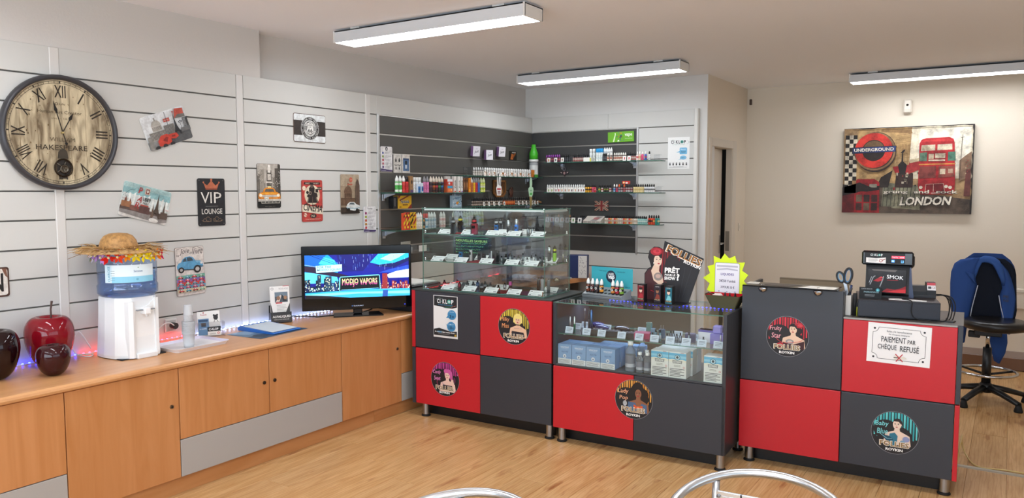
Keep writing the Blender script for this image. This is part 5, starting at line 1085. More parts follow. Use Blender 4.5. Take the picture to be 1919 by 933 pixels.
for u, c, l, k, nm in ((1194.5, '#f0efe8', '#e8dcd8', '#c9505a', 'white and pink'), (1199, '#f0efe8', '#e2c8b0', '#d8a07a', 'cream and peach'), (1204, '#f0efe8', '#d84a7a', '#d84a7a', 'hot pink'), (1210, '#f0efe8', '#3a56a8', '#a83a5c', 'blue'), (1217, '#1c1c1e', '#c9ccd0', '#dfe2e4', 'clear black-capped')):
    put10(bottle10(c, l, l, k, tall=1.08), (BX(u, .12, 300), -.12, z), 0, nm + ' bottle at the right end of the top back shelf', 'mixed bottles at the right end of the top shelf')
solo('acrylic_riser', MB().box(-.03, .03, -.002, .002, .0, .05, 'acrylic').box(-.03, .03, -.002, .05, .048, .051, 'acrylic'), 'clear acrylic stand at the far right of the top back shelf', 'stand', (BX(1231, .12, 300), -.12, z))
# badge under the top shelf
t = thing('robot_badge', 'small grey badge with a round head and winged body on the dark back panel', 'badge', (.392, -.001, 1.80))
obj('head', MB().prism(ell(0, .025, .020, .021, 16), -.012, -.001, 'brushed', '#8d8b92').prism(ell(0, .025, .011, .012, 12), -.014, -.0121, 'matte', '#3a383e'), t)
obj('wings', MB().prism([(-.055, .0), (-.02, .004), (.02, .004), (.055, .0), (.04, -.022), (.015, -.03), (0, -.05), (-.015, -.03), (-.04, -.022)], -.008, -.001, 'satin', '#3b2f33').prism([(-.048, -.004), (-.03, -.002), (-.028, -.02)], -.0095, -.0081, 'satin', '#c9b3b0').prism([(.048, -.004), (.03, -.002), (.028, -.02)], -.0095, -.0081, 'satin', '#c9b3b0').prism(ell(0, -.015, .012, .014, 12), -.0095, -.0081, 'satin', '#b08a88'), t)
# ---- middle shelf
z = 1.590; v = 352
wb_ = bottle10('#eeeeea', '#e2dfd8', '#ece9e2', '#dccfc0'); 
for i in range(18): BP(wb_, 1026.5 + 4 * i, 'small white bottle in the back rank of the middle back shelf', 'white bottles on the middle back shelf', .085, v=v)
for i, (u, ink) in enumerate(zip((1028, 1034, 1041.5, 1047, 1053, 1059, 1066, 1071.5, 1078, 1084, 1089, 1093.5), ['#7d9a4a', '#8a9a3a', '#a04a5a', '#c8343a', '#c9803a', '#9a5a34', '#b87a44', '#5a3230', '#c98a5a', '#7a4a40', '#8a4a44', '#6a4a48'])): card_at(u, .14, 'white picture card in the left row of the middle back shelf', 'picture cards on the middle back shelf', ink, z, v, .03, .04)
for i, (l, k, nm) in enumerate((('#d8a02c', '#3a2a1c', 'yellow'), ('#e0aa30', '#4a2a1c', 'yellow'), ('#c9802c', '#3a1f1c', 'amber'), ('#d05a78', '#c43a54', 'pink'), ('#c83a44', '#d87a88', 'red'))): BP(bottle10('#1a1a1c', l, l, k), 1098.5 + 4.2 * i, 'black-capped ' + nm + ' bottle in the middle of the middle back shelf' if i > 1 else 'black-capped yellow bottle in the middle of the middle back shelf', 'yellow to red bottles on the middle back shelf', .12, v=v)
for i, (l, k) in enumerate((('#3f8a4a', '#c9a24a'), ('#d8cfc6', '#a04a4a'), ('#2a2a28', '#8a8a3a'), ('#2a2a28', '#9a9a44'), ('#c9c0bc', '#b03a4a'))): BP(bottle10('#1a1a1c', '#26262a', l, k), 1123.5 + 5 * i, 'dark black-capped bottle in the mixed group right of the red ones', 'dark mixed bottles on the middle back shelf', .12, v=v)
for i, (c, l, k) in enumerate((('#eeece6', '#8fb8d8', '#3a78b0'), ('#eeece6', '#c9506a', '#a83a54'), ('#e0602a', '#9aa0a8', '#5a4a54'), ('#2a2a2c', '#a8a4a6', '#6a3a40'), ('#e0602a', '#b86a6a', '#7a3a40'), ('#2a2a2c', '#b8b2b2', '#8a3a40'), ('#2a2a2c', '#c0bab8', '#8d4a4a'), ('#2a2a2c', '#a89a98', '#7a3a3a'))): BP(bottle10(c, '#4a3436', l, k), 1151.5 + 4.6 * i, 'bottle with ' + {'#eeece6': 'a white', '#e0602a': 'an orange', '#2a2a2c': 'a black'}[c] + ' cap in the row before the cream carton', 'white, orange and black capped row', .12, v=v)
solo('carton', pbox(.075, .03, .022, '#c03a34', lambda cv: (cv.ell(-.02, .015, .010, .009, '#e8d08a'), cv.ell(.01, .012, .014, .008, '#e8dcd4'))), 'small red carton lying on top of the black caps of the middle back shelf', 'box', (BX(1175, .10, 343), -.118, z + .0795), 0)
for i in range(5): BP(bottle10('#161618', '#d9c48c', '#e6d6a4', '#c9b070'), 1189 + 4 * i, 'cream-labelled bottle with a black cap', 'cream-labelled bottles by the silver post', .12, v=v)
for i in range(5): BP(bottle10('#161618', '#d2d4d6', '#dfe0e0', '#6a6c70'), 1209.5 + 4 * i, 'white-labelled black-capped bottle right on the middle back shelf', 'white-labelled bottles at the right end of the middle shelf', .12, v=v)
solo('acrylic_riser', MB().box(-.025, .025, -.002, .002, .0, .055, 'acrylic').box(-.025, .025, -.002, .05, .053, .056, 'acrylic'), 'clear acrylic stand at the far right of the middle back shelf', 'stand', (BX(1234.5, .11, v), -.11, z))
# ---- lowest shelf
z = 1.289; v = 412
for i in range(8): BP(bottle10('#1a1a1c', '#3a2c28', '#c9b8a8', '#7a5a4a') if i % 3 else bottle10('#e07a3a', '#3a2c28', '#c9b8a8', '#7a5a4a'), 1026 + 7 * i, 'small bottle behind the white cards, seen through the glass case', 'bottles behind the cards of the lowest back shelf', .085, v=v)
for u, ink in ((1025.5, '#8a8a8a'), (1034, '#c0505a'), (1043.5, '#6a4a6a'), (1053, '#d08a4a'), (1063, '#55595e'), (1074, '#6a8a54'), (1086, '#3a3a40')): card_at(u, .14, 'white picture card in the spaced row of the lowest back shelf', 'spaced cards on the lowest back shelf', ink, z, v, .042, .05)
for k in range(4): BP(bk, 1088 + 2.6 * k, 'small black bottle left of the slanted grey stand', 'black bottles left of the grey stand', .09, v=v)
t = thing('counter_display', 'slanted grey cardboard stand with red lettering on the lowest back shelf', 'display stand', (BX(1113, .09, v), -.09, z))
obj('box', MB().prism([(-.05, 0), (-.05, .022), (.05, .068), (.055, .068), (.055, 0)], -.095, .095, 'satin', '#c9c1b6', 'x'), t)
Mx = Matrix.Translation((0, -.05, .022)) @ Matrix.Rotation(math.atan2(.10, .046), 4, 'X') @ Matrix.Rotation(0, 4, 'X')
cv = Cv(-.0005, M=Matrix.Translation((0, -.05, .022)) @ Matrix.Rotation(-math.atan2(.10, .046), 4, 'X')); cv.poly([(-.02, .0), (.05, .0), (.085, .10), (.02, .10)], '#8d8a86'); cv.text('PULP', -.0, .03, .055, .045, '#b8323a', .03)
obj('sloping_print', cv.mb, t)
for k in range(4): obj('front_slot', MB().box(-.088 + .046 * k, -.05 + .046 * k, -.054, -.050, .002, .02, 'satin', '#a39b92'), t)
for i in range(23):
    l = ['#d9d2c4', '#cfc4b4', '#d0584a', '#d89a4a', '#d9c9b8', '#c84a3a', '#d8a06a', '#cbbba8'][i % 8] if i < 18 else '#8fc0ba'
    BP(bottle10('#141416', l, l, '#b8a898' if i < 18 else '#c9dcd6'), 1135 + 3.45 * i, 'small pale-labelled black-capped bottle in the long row right of the grey stand' if i < 18 else 'small aqua-labelled black-capped bottle at the end of the long row', 'black-capped row on the lowest back shelf' if i < 18 else 'aqua-labelled bottles on the lowest back shelf', .12, v=v)
for i, (l, k) in enumerate((('#c9402c', '#2a2422'), ('#d8502c', '#3a2a22'), ('#c8452e', '#d8a04a'), ('#2f8a80', '#3f9a8c'), ('#3a9088', '#c9c08a'))): BP(bottle10('#141416', l, l, k, tall=1.15), 1217 + 4.3 * i, 'black-capped ' + ('red' if i < 3 else 'teal') + ' bottle at the right end of the lowest back shelf', ('red' if i < 3 else 'teal') + ' bottles at the right end of the lowest shelf', .12, v=v)
# flag board, green sign, poster on the back wall
t = thing('flag_board', 'small union-flag board on the dark back panel', 'sign', (.814, -.001, 1.4575))
obj('board', MB().box(-.077, .077, -.006, 0, -.05, .05, 'satin', '#3a2c2c'), t)
cv = Cv(-.006); cv.clip = [(-.076, -.049), (.076, -.049), (.076, .049), (-.076, .049)]; cv.rect(-.076, -.049, .076, .049, '#4a3a3c')
for s_ in (-1, 1): cv.line([(-.09, -.058 * s_), (.09, .058 * s_)], .020, '#c8b49a'); cv.line([(-.09, -.058 * s_), (.09, .058 * s_)], .008, '#8a3a34')
cv.rect(-.019, -.05, .019, .05, '#c8b49a'); cv.rect(-.08, -.013, .08, .013, '#c8b49a'); cv.rect(-.013, -.05, .013, .05, '#8a2f30'); cv.rect(-.08, -.008, .08, .008, '#8a2f30'); cv.text('LONDON', -.062, -.03, .045, .016, '#2a2424', .03, 90 - 62); cv.text('UK', .036, -.004, .03, .012, '#e0d4c4', .02)
obj('print', cv.mb, t)
t = thing('green_sign', 'bright green vape shop sign at the top right of the dark panel', 'sign', (1.015, -.006, 2.128), rot=(0, math.radians(-1.2), 0))
obj('board', MB().box(-.138, .138, -.004, 0, -.05, .05, 'satin', '#6cae2c', b=.001), t)
cv = Cv(-.0041); cv.poly([(-.085, -.045), (-.07, .0), (-.06, .028), (-.052, .03), (-.058, .0), (-.07, -.045)], '#dff0c4'); cv.ell(-.058, .032, .006, c='#eef6e0', n=10); cv.poly([(-.035, -.045), (-.012, -.042), (-.022, -.028), (-.03, -.028)], '#eef6e0'); rr = random.Random(9)
for i in range(26): cv.ell(-.005 + rr.gauss(0, .016), .005 + rr.gauss(0, .018), .006, .004, rr.choice(['#3a8a9a', '#c0504a', '#d8903a', '#4a5a9a', '#2f7a4a']), 8); cv.h -= cv.step
cv.h += cv.step; cv.text('vape', .042, -.006, .078, .034, '#f2f8e8', .02); cv.text('francophone', .045, -.024, .075, .010, '#e3f0cc', .01)
obj('print', cv.mb, t)
t = thing('poster', 'white paper poster with blue bubbles on the white slats right of the dark panel', 'poster', (1.602, -.0012, 1.956))
obj('sheet', MB().box(-.106, .106, -.0006, 0, -.147, .147, 'paper', '#e9e9e6'), t)
cv = Cv(-.0007)
def ciklop(cv, x, y, w, h, c1, c2): cv.text('C', x, y, w * .13, h, c1, .03); cv.text('I', x + w * .17, y, w * .03, h, c1, .03); cv.rect(x + w * .22, y + h * .42, x + w * .29, y + h * .56, c2); cv.text('K', x + w * .33, y, w * .14, h, c1, .03); cv.text('L', x + w * .51, y, w * .11, h, c1, .03); cv.ring(x + w * .73, y + h / 2, h * .2, h * .5, c2, 20); cv.ell(x + w * .73, y + h / 2, h * .2, c=c1, n=12); cv.text('P', x + w * .86, y, w * .13, h, c1, .03)
ciklop(cv, -.075, .088, .145, .03, '#2b2d33', '#3f9a8a'); cv.text('La Vape Electronique', -.06, .074, .12, .008, '#4a8a7a'); cv.ring(.05, .098, .048, .050, '#6a8a82', 20, .4, -60, 60); cv.line([(-.08, .115), (-.06, .124), (-.03, .12)], .0015, '#6a8a82')
cv.poly(rrect(.01, -.012, .082, .05, .01), '#6fb0d4'); cv.poly([(.012, .02), (-.022, .006), (.012, .006)], '#6fb0d4'); cv.text('Besoin', .02, .03, .05, .010, '#e8f4fa', .01); cv.text("d'aide?", .022, .004, .048, .015, '#1f4a6a', .02)
cv.poly(ell(.046, -.042, .032, .018, 20), '#7ab4d4'); cv.poly([(.022, -.05), (-.002, -.062), (.03, -.056)], '#7ab4d4'); cv.text('RDV', .03, -.047, .03, .009, '#2a5a7a', .01)
for i in range(6): x = -.082 + .032 * i; cv.rect(x - .006, -.113, x + .006, -.098, '#2a2b2e'); cv.ell(x, -.092, .005, c='#2a2b2e', n=10)
cv.rect(-.09, -.132, .085, -.129, '#9a9a98'); cv.rect(-.05, -.126, .05, -.1235, '#9a9a98')
obj('print', cv.mb, t)
# ================================================================ RED AND GREY COUNTERS
RED, GREY, DARK = '#bd1f29', '#33363d', '#252628'
class Fr:
    def __init__(s, x, y, deg): s.o = Vector((x, y, 0)); s.a = math.radians(deg); s.x = Vector((math.cos(s.a), math.sin(s.a), 0)); s.y = Vector((-math.sin(s.a), math.cos(s.a), 0))
    def loc(s, p): d = p - s.o; return Vector((d.dot(s.x), d.dot(s.y), p.z))
    def w(s, x, y, z): return s.o + s.x * x + s.y * y + Vector((0, 0, z))
    def fz(s, u, v, z): return s.loc(onz(u, v, z))
    def fy(s, u, v, yl):
        d = _ray(u, v); t = ((s.o + s.y * yl - CAM).dot(s.y)) / d.dot(s.y); return s.loc(CAM + d * t)
FA, FS, FT = Fr(.676, -2.735, 2.5), Fr(1.81, -2.694, 2.5), Fr(2.918, -2.404, 2.2)
leg_m = MB().lathe([(.0245, .014), (.0245, .098)], 'metal', '#a9abae', 20, cap=False).mesh('leg')
foot_m = MB().lathe([(.032, 0), (.033, .006), (.028, .012), (.02, .018)], 'rubber', '#141415', 18).mesh('foot')
def legs(t, pts):
    for x, y in pts: l = obj('leg', leg_m, t, (x, y, 0)); obj('foot', foot_m, l)
def panel(name, t, x0, x1, z0, z1, c, lab=None): return obj(name, MB().box(x0, x1, 0, .018, z0, z1, 'laminate', c, b=.0018), t, label=lab)

# ---- round show stickers
def pinup(cv, k):
    SK = {'yellow': '#e0b898', 'pink': '#e8c4b4', 'brown': '#8a5a40', 'red': '#e3c0a4', 'teal': '#e6cbb8'}[k]
    HR = {'yellow': '#e6d27a', 'pink': '#c85a9a', 'brown': '#1d1614', 'red': '#1f1518', 'teal': '#2a2022'}[k]
    if k == 'brown':
        for x, y, r in ((.02, .045, .034), (-.004, .03, .026), (.046, .03, .028), (.055, .008, .022), (-.008, .008, .02), (.022, .06, .026)): cv.ell(x, y, r, c=HR, n=16)
    hx, hy = {'yellow': (.025, .035), 'pink': (.018, .022), 'brown': (.024, .030), 'red': (.026, .035), 'teal': (.008, .038)}[k]
    SH = [(hx - .009, hy - .015), (hx - .011, hy - .028), (hx - .045, hy - .042), (hx - .054, hy - .09), (hx + .056, hy - .09), (hx + .05, hy - .046), (hx + .012, hy - .028), (hx + .010, hy - .015)]
    cv.poly(SH, SK)
    if k == 'yellow': cv.ell(hx, hy + .006, .027, .030, HR); cv.rect(hx - .027, hy - .012, hx + .027, hy + .01, HR)
    if k == 'pink': cv.ell(hx + .006, hy + .01, .026, .026, HR); cv.poly([(hx + .012, hy + .02), (hx + .034, hy + .012), (hx + .036, hy - .03), (hx + .02, hy - .02)], HR); cv.ell(hx - .012, hy + .024, .012, .012, HR)
    if k == 'red': cv.ell(hx + .006, hy + .008, .024, .026, HR); cv.ell(hx + .026, hy - .004, .014, .016, HR); cv.ell(hx + .026, hy + .022, .020, .013, '#a8202c'); cv.ell(hx + .03, hy + .022, .011, .007, '#cf3a44'); cv.line([(hx - .005, hy + .03), (hx + .04, hy + .034)], .002, '#c84a54')
    if k == 'teal': cv.ell(hx + .002, hy + .006, .019, .022, HR); cv.ell(hx + .012, hy - .0, .006, .007, SK)
    cv.ell(hx, hy, .0165 if k != 'brown' else .0155, .0215, SK)
    if k == 'yellow': cv.poly([(hx - .018, hy + .018), (hx + .018, hy + .02), (hx + .01, hy + .008), (hx - .016, hy + .010)], HR)
    if k in ('red', 'teal', 'pink'): cv.poly([(hx - .015, hy + .014), (hx - .008, hy + .024), (hx + .014, hy + .02), (hx + .016, hy + .002), (hx + .006, hy + .014)], HR)
    for s_ in (-1, 1): cv.ell(hx - .001 + s_ * .0065, hy + .002, .0032, .0016, '#241a18', 8); cv.line([(hx - .001 + s_ * .010, hy + .0065), (hx - .001 + s_ * .003, hy + .0072)], .0012, HR if k != 'yellow' else '#8a6a3a')
    cv.ell(hx - .001, hy - .011, .0048, .0022, '#b02434', 8); cv.line([(hx - .001, hy + .001), (hx - .0025, hy - .005)], .0012, '#b98a72')
    if k == 'yellow': cv.poly([(-.01, -.022), (.06, -.026), (.066, -.05), (-.016, -.05)], '#26222a'); cv.rect(hx - .011, hy - .026, hx + .012, hy - .021, '#1d1a1e'); [cv.ell(hx - .02 + .007 * i, hy - .042, .002, c='#8a6a80', n=6) for i in range(7)]
    if k == 'pink': cv.poly([(-.012, -.03), (.05, -.032), (.062, -.06), (-.02, -.06)], '#221a20'); cv.ell(.052, -.012, .012, .016, SK); cv.ring(-.03, -.02, .02, .0225, '#b8386a', 16, 1, 120, 250); cv.ell(.066, .0, .008, .016, '#5a2a44'); [cv.ell(-.018 + .005 * i, -.02 - .003 * i, .0026, c='#a88a9a', n=6) for i in range(4)]
    if k == 'brown': cv.poly([(-.026, -.012), (.01, -.014), (.026, -.05), (-.03, -.06)], '#4a6486'); cv.poly([(.04, -.014), (.066, -.02), (.07, -.06), (.03, -.05)], '#4a6486'); cv.poly([(.002, -.022), (.022, -.032), (.046, -.024), (.048, -.048), (.024, -.040), (.002, -.046)], '#d0582c'); cv.ell(.024, -.036, .006, c='#e8763c', n=10); cv.ell(-.042, -.022, .010, .013, '#b9bcc0'); cv.line([(-.04, -.034), (-.03, -.055)], .006, '#8d9094'); [cv.line([(-.05, -.016 - .004 * i), (-.034, -.016 - .004 * i)], .001, '#6a6d72') for i in range(3)]
    if k == 'red': cv.poly([(hx - .045, hy - .06), (hx + .0, hy - .07), (hx + .05, hy - .05), (hx + .05, hy - .09), (hx - .05, hy - .09)], '#3a1218'); cv.ell(.012, -.022, .018, .011, '#8a8a8a'); cv.ell(.012, -.022, .011, .006, '#c9b0a4'); cv.line([(-.05, -.01), (-.03, -.026), (.0, -.03), (.05, -.02), (.068, -.012)], .002, '#c8303c'); cv.ell(-.03, -.04, .016, .010, '#b8202c')
    if k == 'teal': cv.poly([(-.02, -.005), (.0, .002), (.012, -.012), (.008, -.06), (-.024, -.06)], '#2b6f86'); cv.poly([(-.055, -.012), (-.02, -.016), (-.004, -.03), (-.03, -.04)], '#1d4a5e'); cv.line([(-.06, -.008), (-.03, -.028), (-.01, -.026)], .002, '#8ac4cc'); cv.ell(.045, -.022, .014, .012, '#8a93b8'); cv.ell(.032, -.036, .010, .008, '#7a9ab0')
def sticker(t, x, z, k, words, lab, r=.095):
    cur = {'yellow': '#b8a02c', 'pink': '#a82a7a', 'brown': '#c07a28', 'red': '#a81e2a', 'teal': '#2f9aa0'}[k]; hi = {'yellow': '#d8c44a', 'pink': '#c84a9a', 'brown': '#dca24a', 'red': '#cf3040', 'teal': '#5fc4c4'}[k]
    cv = Cv(-.0004); cv.ox, cv.oy = x, z; cv.sx = cv.sy = r / .095
    cv.poly(ell(0, 0, .095, .095, 40), '#8d8f94'); cv.poly(ell(0, 0, .0935, .0935, 40), '#1f1d20'); cv.clip = [(x + p[0] * r / .095, z + p[1] * r / .095) for p in ell(0, 0, .0925, .0925, 32)]
    rr = random.Random(len(k))
    for i in range(15):
        X = -.085 + .0118 * i; y0 = rr.uniform(-.03, .02) if k != 'pink' else rr.uniform(.02, .06); cv.poly([(X, .09), (X + .0085, .09), (X + .007, y0), (X + .0015, y0)], cur if i % 2 else hi)
    cv.poly(ell(-.035, .01, .05, .045, 22), '#1f1d20'); cv.poly(ell(.02, -.02, .05, .05, 20), '#211d1f')
    pinup(cv, k)
    col = {'yellow': '#e8a06a', 'pink': '#e88ac4', 'brown': '#f0b088', 'red': '#f0a8b0', 'teal': '#7fd4d8'}[k]
    cv.text(words[0], -.078, .020, .052, .026, col, .006, 2, .1); cv.text(words[1], -.070, -.010, .042, .024, col, .006, 2, .1)
    cv.text('FOLLIES', -.060, -.062, .120, .026, '#e8e0d0', .07); cv.text('FOLLIES', -.057, -.060, .114, .022, '#6d5232', .025); cv.text('FOLLIES', -.057, -.060, .114, .022, '#a88450', -.012); cv.text('ROYKIN', -.034, -.080, .068, .012, '#f1f0ec', .04)
    obj('sticker', cv.mb, t, label=lab)

# ---- counter A (under the glass case)
CA = thing('display_counter', 'red and grey chequered counter under the tall glass case', 'counter', (FA.o.x, FA.o.y, 0), FA.a)
obj('carcass', MB().box(.03, 1.116, .02, .50, .097, .904, 'laminate', DARK).box(.0, .028, .0, .50, .5, .905, 'laminate', RED, b=.001, fm={0: ('laminate', GREY)}).box(.0, .028, .0, .50, .095, .497, 'laminate', GREY, b=.001), CA)
SHADE_STRIP = lambda t, w_: obj('plinth', MB().box(.012, w_, .105, .12, .001, .098, 'laminate', '#141416'), t)  # black board added to deepen the shade under the counter
SHADE_STRIP(CA, 1.09)
obj('top', MB().box(-.002, 1.12, .0, .51, .905, .914, 'laminate', '#3b3f3d', b=.001), CA)
panel('door', CA, .031, .5735, .503, .904, GREY, 'upper grey door'); panel('door', CA, .577, 1.119, .503, .904, RED, 'upper red door'); panel('door', CA, .031, .5735, .097, .497, RED, 'lower red door'); panel('door', CA, .577, 1.119, .097, .497, GREY, 'lower grey door')
legs(CA, ((.085, .045), (1.085, .045), (.085, .45), (1.085, .45)))
sticker(CA, .841, .718, 'yellow', ('Milky', 'Miss'), 'round sticker with a blonde woman before yellow curtains', .12); sticker(CA, .285, .298, 'pink', ('Candy', 'Sweet'), 'round sticker with a pink-haired woman', .12)
# paper on the grey door
t = thing('paper_poster', 'paper sheet with two blue price bubbles taped on the grey counter door', 'poster', tuple(FA.w(.293, -.001, .737)), FA.a)
obj('sheet', MB().box(-.102, .102, -.0006, 0, -.147, .147, 'paper', '#e4e3e1'), t)
cv = Cv(-.0007); cv.clip = [(-.1, -.145), (.1, -.145), (.1, .145), (-.1, .145)]
cv.poly([(-.097, .143), (.097, .143), (.097, .072), (.06, .062), (.0, .062), (-.04, .07), (-.097, .074)], '#232528'); ciklop(cv, -.07, .092, .14, .030, '#eef0f0', '#5aa89a'); cv.text('La Vape Electronique', -.06, .078, .12, .009, '#4a9ac4', .01); cv.line([(-.08, .118), (-.05, .13), (-.02, .124)], .0015, '#9ab0aa'); cv.line([(.0, .068), (.04, .072), (.085, .08)], .003, '#3f9a7a'); cv.line([(.05, .07), (.088, .084)], .003, '#b8434a')
cv.poly(ell(.055, .018, .036, .034, 22), '#3f86b4'); cv.poly([(.02, .01), (.006, -.006), (.03, -.004)], '#3f86b4'); cv.text('3', .036, -.004, .014, .022, '#122c44', .03); cv.text('50', .056, -.002, .018, .014, '#1a3a58', .02); cv.text('Liquide', .034, .034, .04, .008, '#cfe4f0', .01)
cv.poly(ell(.05, -.064, .036, .034, 22), '#3f86b4'); cv.poly([(.018, -.058), (.004, -.046), (.02, -.07)], '#3f86b4'); cv.text('10', .030, -.084, .026, .024, '#122c44', .03); cv.text('E', .06, -.082, .012, .014, '#1a3a58', .02); cv.text('Les 3', .03, -.052, .038, .010, '#cfe4f0', .01)
cv.poly([(-.097, -.09), (-.05, -.08), (.0, -.09), (.05, -.1), (.097, -.094), (.097, -.132), (-.097, -.132)], '#222326'); cv.text('A vous de faire votre choix !', -.088, -.112, .172, .011, '#f0f0ee', .02); cv.text('vous', -.066, -.112, .036, .011, '#4a9ac4', .02); cv.lines(-.06, .05, -.122, 1, .01, .0025, '#8d8f90'); cv.rect(.078, -.13, .094, -.116, '#b09030')
obj('print', cv.mb, t)

# ---- glass showcase counter S
CS = thing('showcase_counter', 'low showcase counter with a glass front over a red and a grey door', 'counter', (FS.o.x, FS.o.y, 0), FS.a)
obj('carcass', MB().box(.0, 1.10, .02, .50, .097, .500, 'laminate', DARK).box(.0, .022, .0, .50, .503, .905, 'laminate', GREY, b=.0015).box(1.079, 1.10, .0, .50, .097, .909, 'laminate', '#37383c', b=.0015).box(.022, 1.079, .0, .50, .500, .512, 'laminate', '#3b3d42', b=.001), CS)
panel('door', CS, .002, .5465, .097, .497, RED, 'lower red door'); panel('door', CS, .550, 1.0985, .097, .497, GREY, 'lower grey door')
legs(CS, ((.045, .045), (1.065, .045), (.045, .45), (1.065, .45)))
SHADE_STRIP(CS, 1.07)
obj('front_glass', glass(.023, 1.078, .006, .010, .513, .899), CS); obj('top_glass', glass(.001, 1.078, .0, .50, .9, .906), CS); obj('shelf_glass', glass(.024, 1.077, .03, .44, .699, .704), CS)
mb = MB()
for x in (.05, .5, 1.05): mb.lathe([(.006, .690), (.006, .699)], 'metal', '#b9bbbe', 10, at=(x, .06, 0)).lathe([(.006, .690), (.006, .699)], 'metal', '#b9bbbe', 10, at=(x, .42, 0))
obj('shelf_pin', mb, CS)
mb = MB()
for i in range(34): mb.box(.25 + .0245 * i, .258 + .0245 * i, .315, .321, .893, .8985, 'led', '#2430ff')
l_ = area('showcase_led_light', tuple(FS.w(.55, .33, .888)), (math.radians(18), 0, FS.a), 1.0, .02, 5.5, (.62, .74, 1.0))
obj('blue_lights', mb, CS, label='row of tiny blue lights'); obj('light_tape', MB().box(.03, 1.07, .312, .322, .8985, .8998, 'plastic', '#c9ccd6'), CS)
sticker(CS, .549, .352, 'brown', ('Lady', 'Pop'), 'round sticker with a curly-haired woman at a microphone', .121)

# ---- till counter T
CT = thing('till_counter', 'chequered till counter with a raised grey panel and a red one', 'counter', (FT.o.x, FT.o.y, 0), FT.a)
obj('carcass', MB().box(.002, 1.10, .02, .51, .097, .904, 'laminate', DARK).box(1.104, 1.126, .0, .515, .503, .916, 'laminate', GREY, b=.0015, fm={1: ('satin', '#84868c')}).box(1.104, 1.126, .0, .515, .095, .497, 'laminate', RED, b=.0015, fm={1: ('satin', '#b9656a')}).box(.0, .018, .018, .45, .5, 1.05, 'laminate', GREY).box(.536, .554, .018, .16, .9, 1.05, 'laminate', '#393b40'), CT)  # outer right faces painted paler, their reflected sheen in the colour
SHADE_STRIP(CT, 1.09)
obj('top', MB().box(.556, 1.127, .002, .515, .905, .9165, 'laminate', '#4d4844', b=.001).box(.556, 1.10, -.001, .004, .906, .915, 'brushed', '#8f8a84').box(.018, .556, .02, .515, .905, .9165, 'laminate', '#4d4844'), CT)
panel('raised_panel', CT, .002, .5525, .503, 1.054, GREY, 'tall raised grey panel'); panel('door', CT, .0, .5525, .097, .497, RED, 'lower red door'); panel('door', CT, .557, 1.102, .503, .904, RED, 'upper red door'); panel('door', CT, .557, 1.102, .097, .497, GREY, 'lower grey door')
legs(CT, ((.05, .06), (1.07, .06), (.05, .46), (1.07, .46)))
sticker(CT, .262, .777, 'red', ('Fruity', 'Star'), 'round sticker with a dark-haired woman in a red hat', .117); sticker(CT, .830, .308, 'teal', ('Baby', 'Blue'), 'round sticker with a short-haired woman on teal', .117)
for x in (.12, .42):
    obj('glass_clamp', MB().lathe([(.024, .0), (.023, .012), (.016, .020), (.006, .024)], 'chrome', '#c4c6ca', 18, T=Matrix.Translation((x, .0, 1.046)) @ Matrix.Rotation(PI / 2, 4, 'X')), CT)
obj('glass_ledge', MB().box(.015, .528, -.052, .13, 1.058, 1.066, 'black_gloss', '#111213', b=.0015), CT)
# things on the ledge
cv = Cv(0, M=Matrix.Translation((0, 0, .0006)) @ Matrix.Rotation(-PI / 2, 4, 'X')); cv.poly([(0, -.06), (.17, -.085), (.235, .045), (.05, .06)], '#4a413b'); cv.lines(.05, .19, .02, 4, .016, .004, '#8d857c', .3)
solo('printed_mat', cv.mb, 'brown printed mat lying on the black ledge of the raised panel', 'mat', tuple(FT.w(.09, .045, 1.066)), FT.a)
solo('paper_sheet', MB().prism([(0, -.075), (.19, -.08), (.20, .03), (.05, .035)], .0004, .0016, 'paper', '#e9e5db', 'z'), 'cream paper at the right end of the black ledge', 'paper', tuple(FT.w(.32, .03, 1.0665)), FT.a)
solo('paper_sheet', MB().prism([(0, -.04), (.07, -.04), (.06, .05), (-.0, .05)], .0004, .0016, 'paper', '#d8d3c8', 'z'), 'small pale paper at the left end of the black ledge', 'paper', tuple(FT.w(.02, .06, 1.0665)), FT.a)
# notice on the red panel
t = thing('notice_sheet', 'white notice about refused cheques taped to the red till panel', 'notice', tuple(FT.w(.832, -.001, .789)), FT.a, rot=(0, math.radians(1.2), FT.a))
obj('sheet', MB().box(-.152, .152, -.0007, 0, -.107, .107, 'paper', '#e9e7e5', b=.0002), t)
cv = Cv(-.0008); K_ = '#26262a'
def notch(W_, H_, r): 
    o_ = []
    for cx, cy, a in ((W_, H_, 270), (-W_, H_, 360), (-W_, -H_, 90), (W_, -H_, 180)): o_ += [(cx + r * math.cos(math.radians(a - 90 * i / 6)), cy + r * math.sin(math.radians(a - 90 * i / 6))) for i in range(7)]
    return o_
q = notch(.127, .085, .028); cv.line(q + [q[0]], .0022, K_)
for a in (-1, 1):
    for b in (-1, 1): cv.ell(a * .119, b * .078, .0055, c=K_, n=14)
cv.text('Suite a la recrudescence', -.06, .062, .12, .011, '#55555a', .005); cv.text('de cheques impayes', -.05, .045, .1, .011, '#55555a', .005)
cv.text('PAIEMENT', -.084, .008, .118, .030, K_, .008); cv.text('PAR', .042, .008, .038, .022, K_, .008); cv.text('CHÈQUE', -.100, -.036, .092, .038, K_, .008); cv.text('REFUSÉ', .008, -.036, .09, .038, K_, .008)
cv.poly([(-.02, -.060), (.03, -.062), (.045, -.072), (.0, -.084), (-.018, -.08)], '#ddd6c8'); cv.rect(-.02, -.074, .006, -.069, '#4a4a4e'); cv.line([(-.012, -.052), (.024, -.09)], .005, '#b8303a'); cv.line([(.022, -.050), (-.008, -.092)], .005, '#b8303a')
obj('print', cv.mb, t)
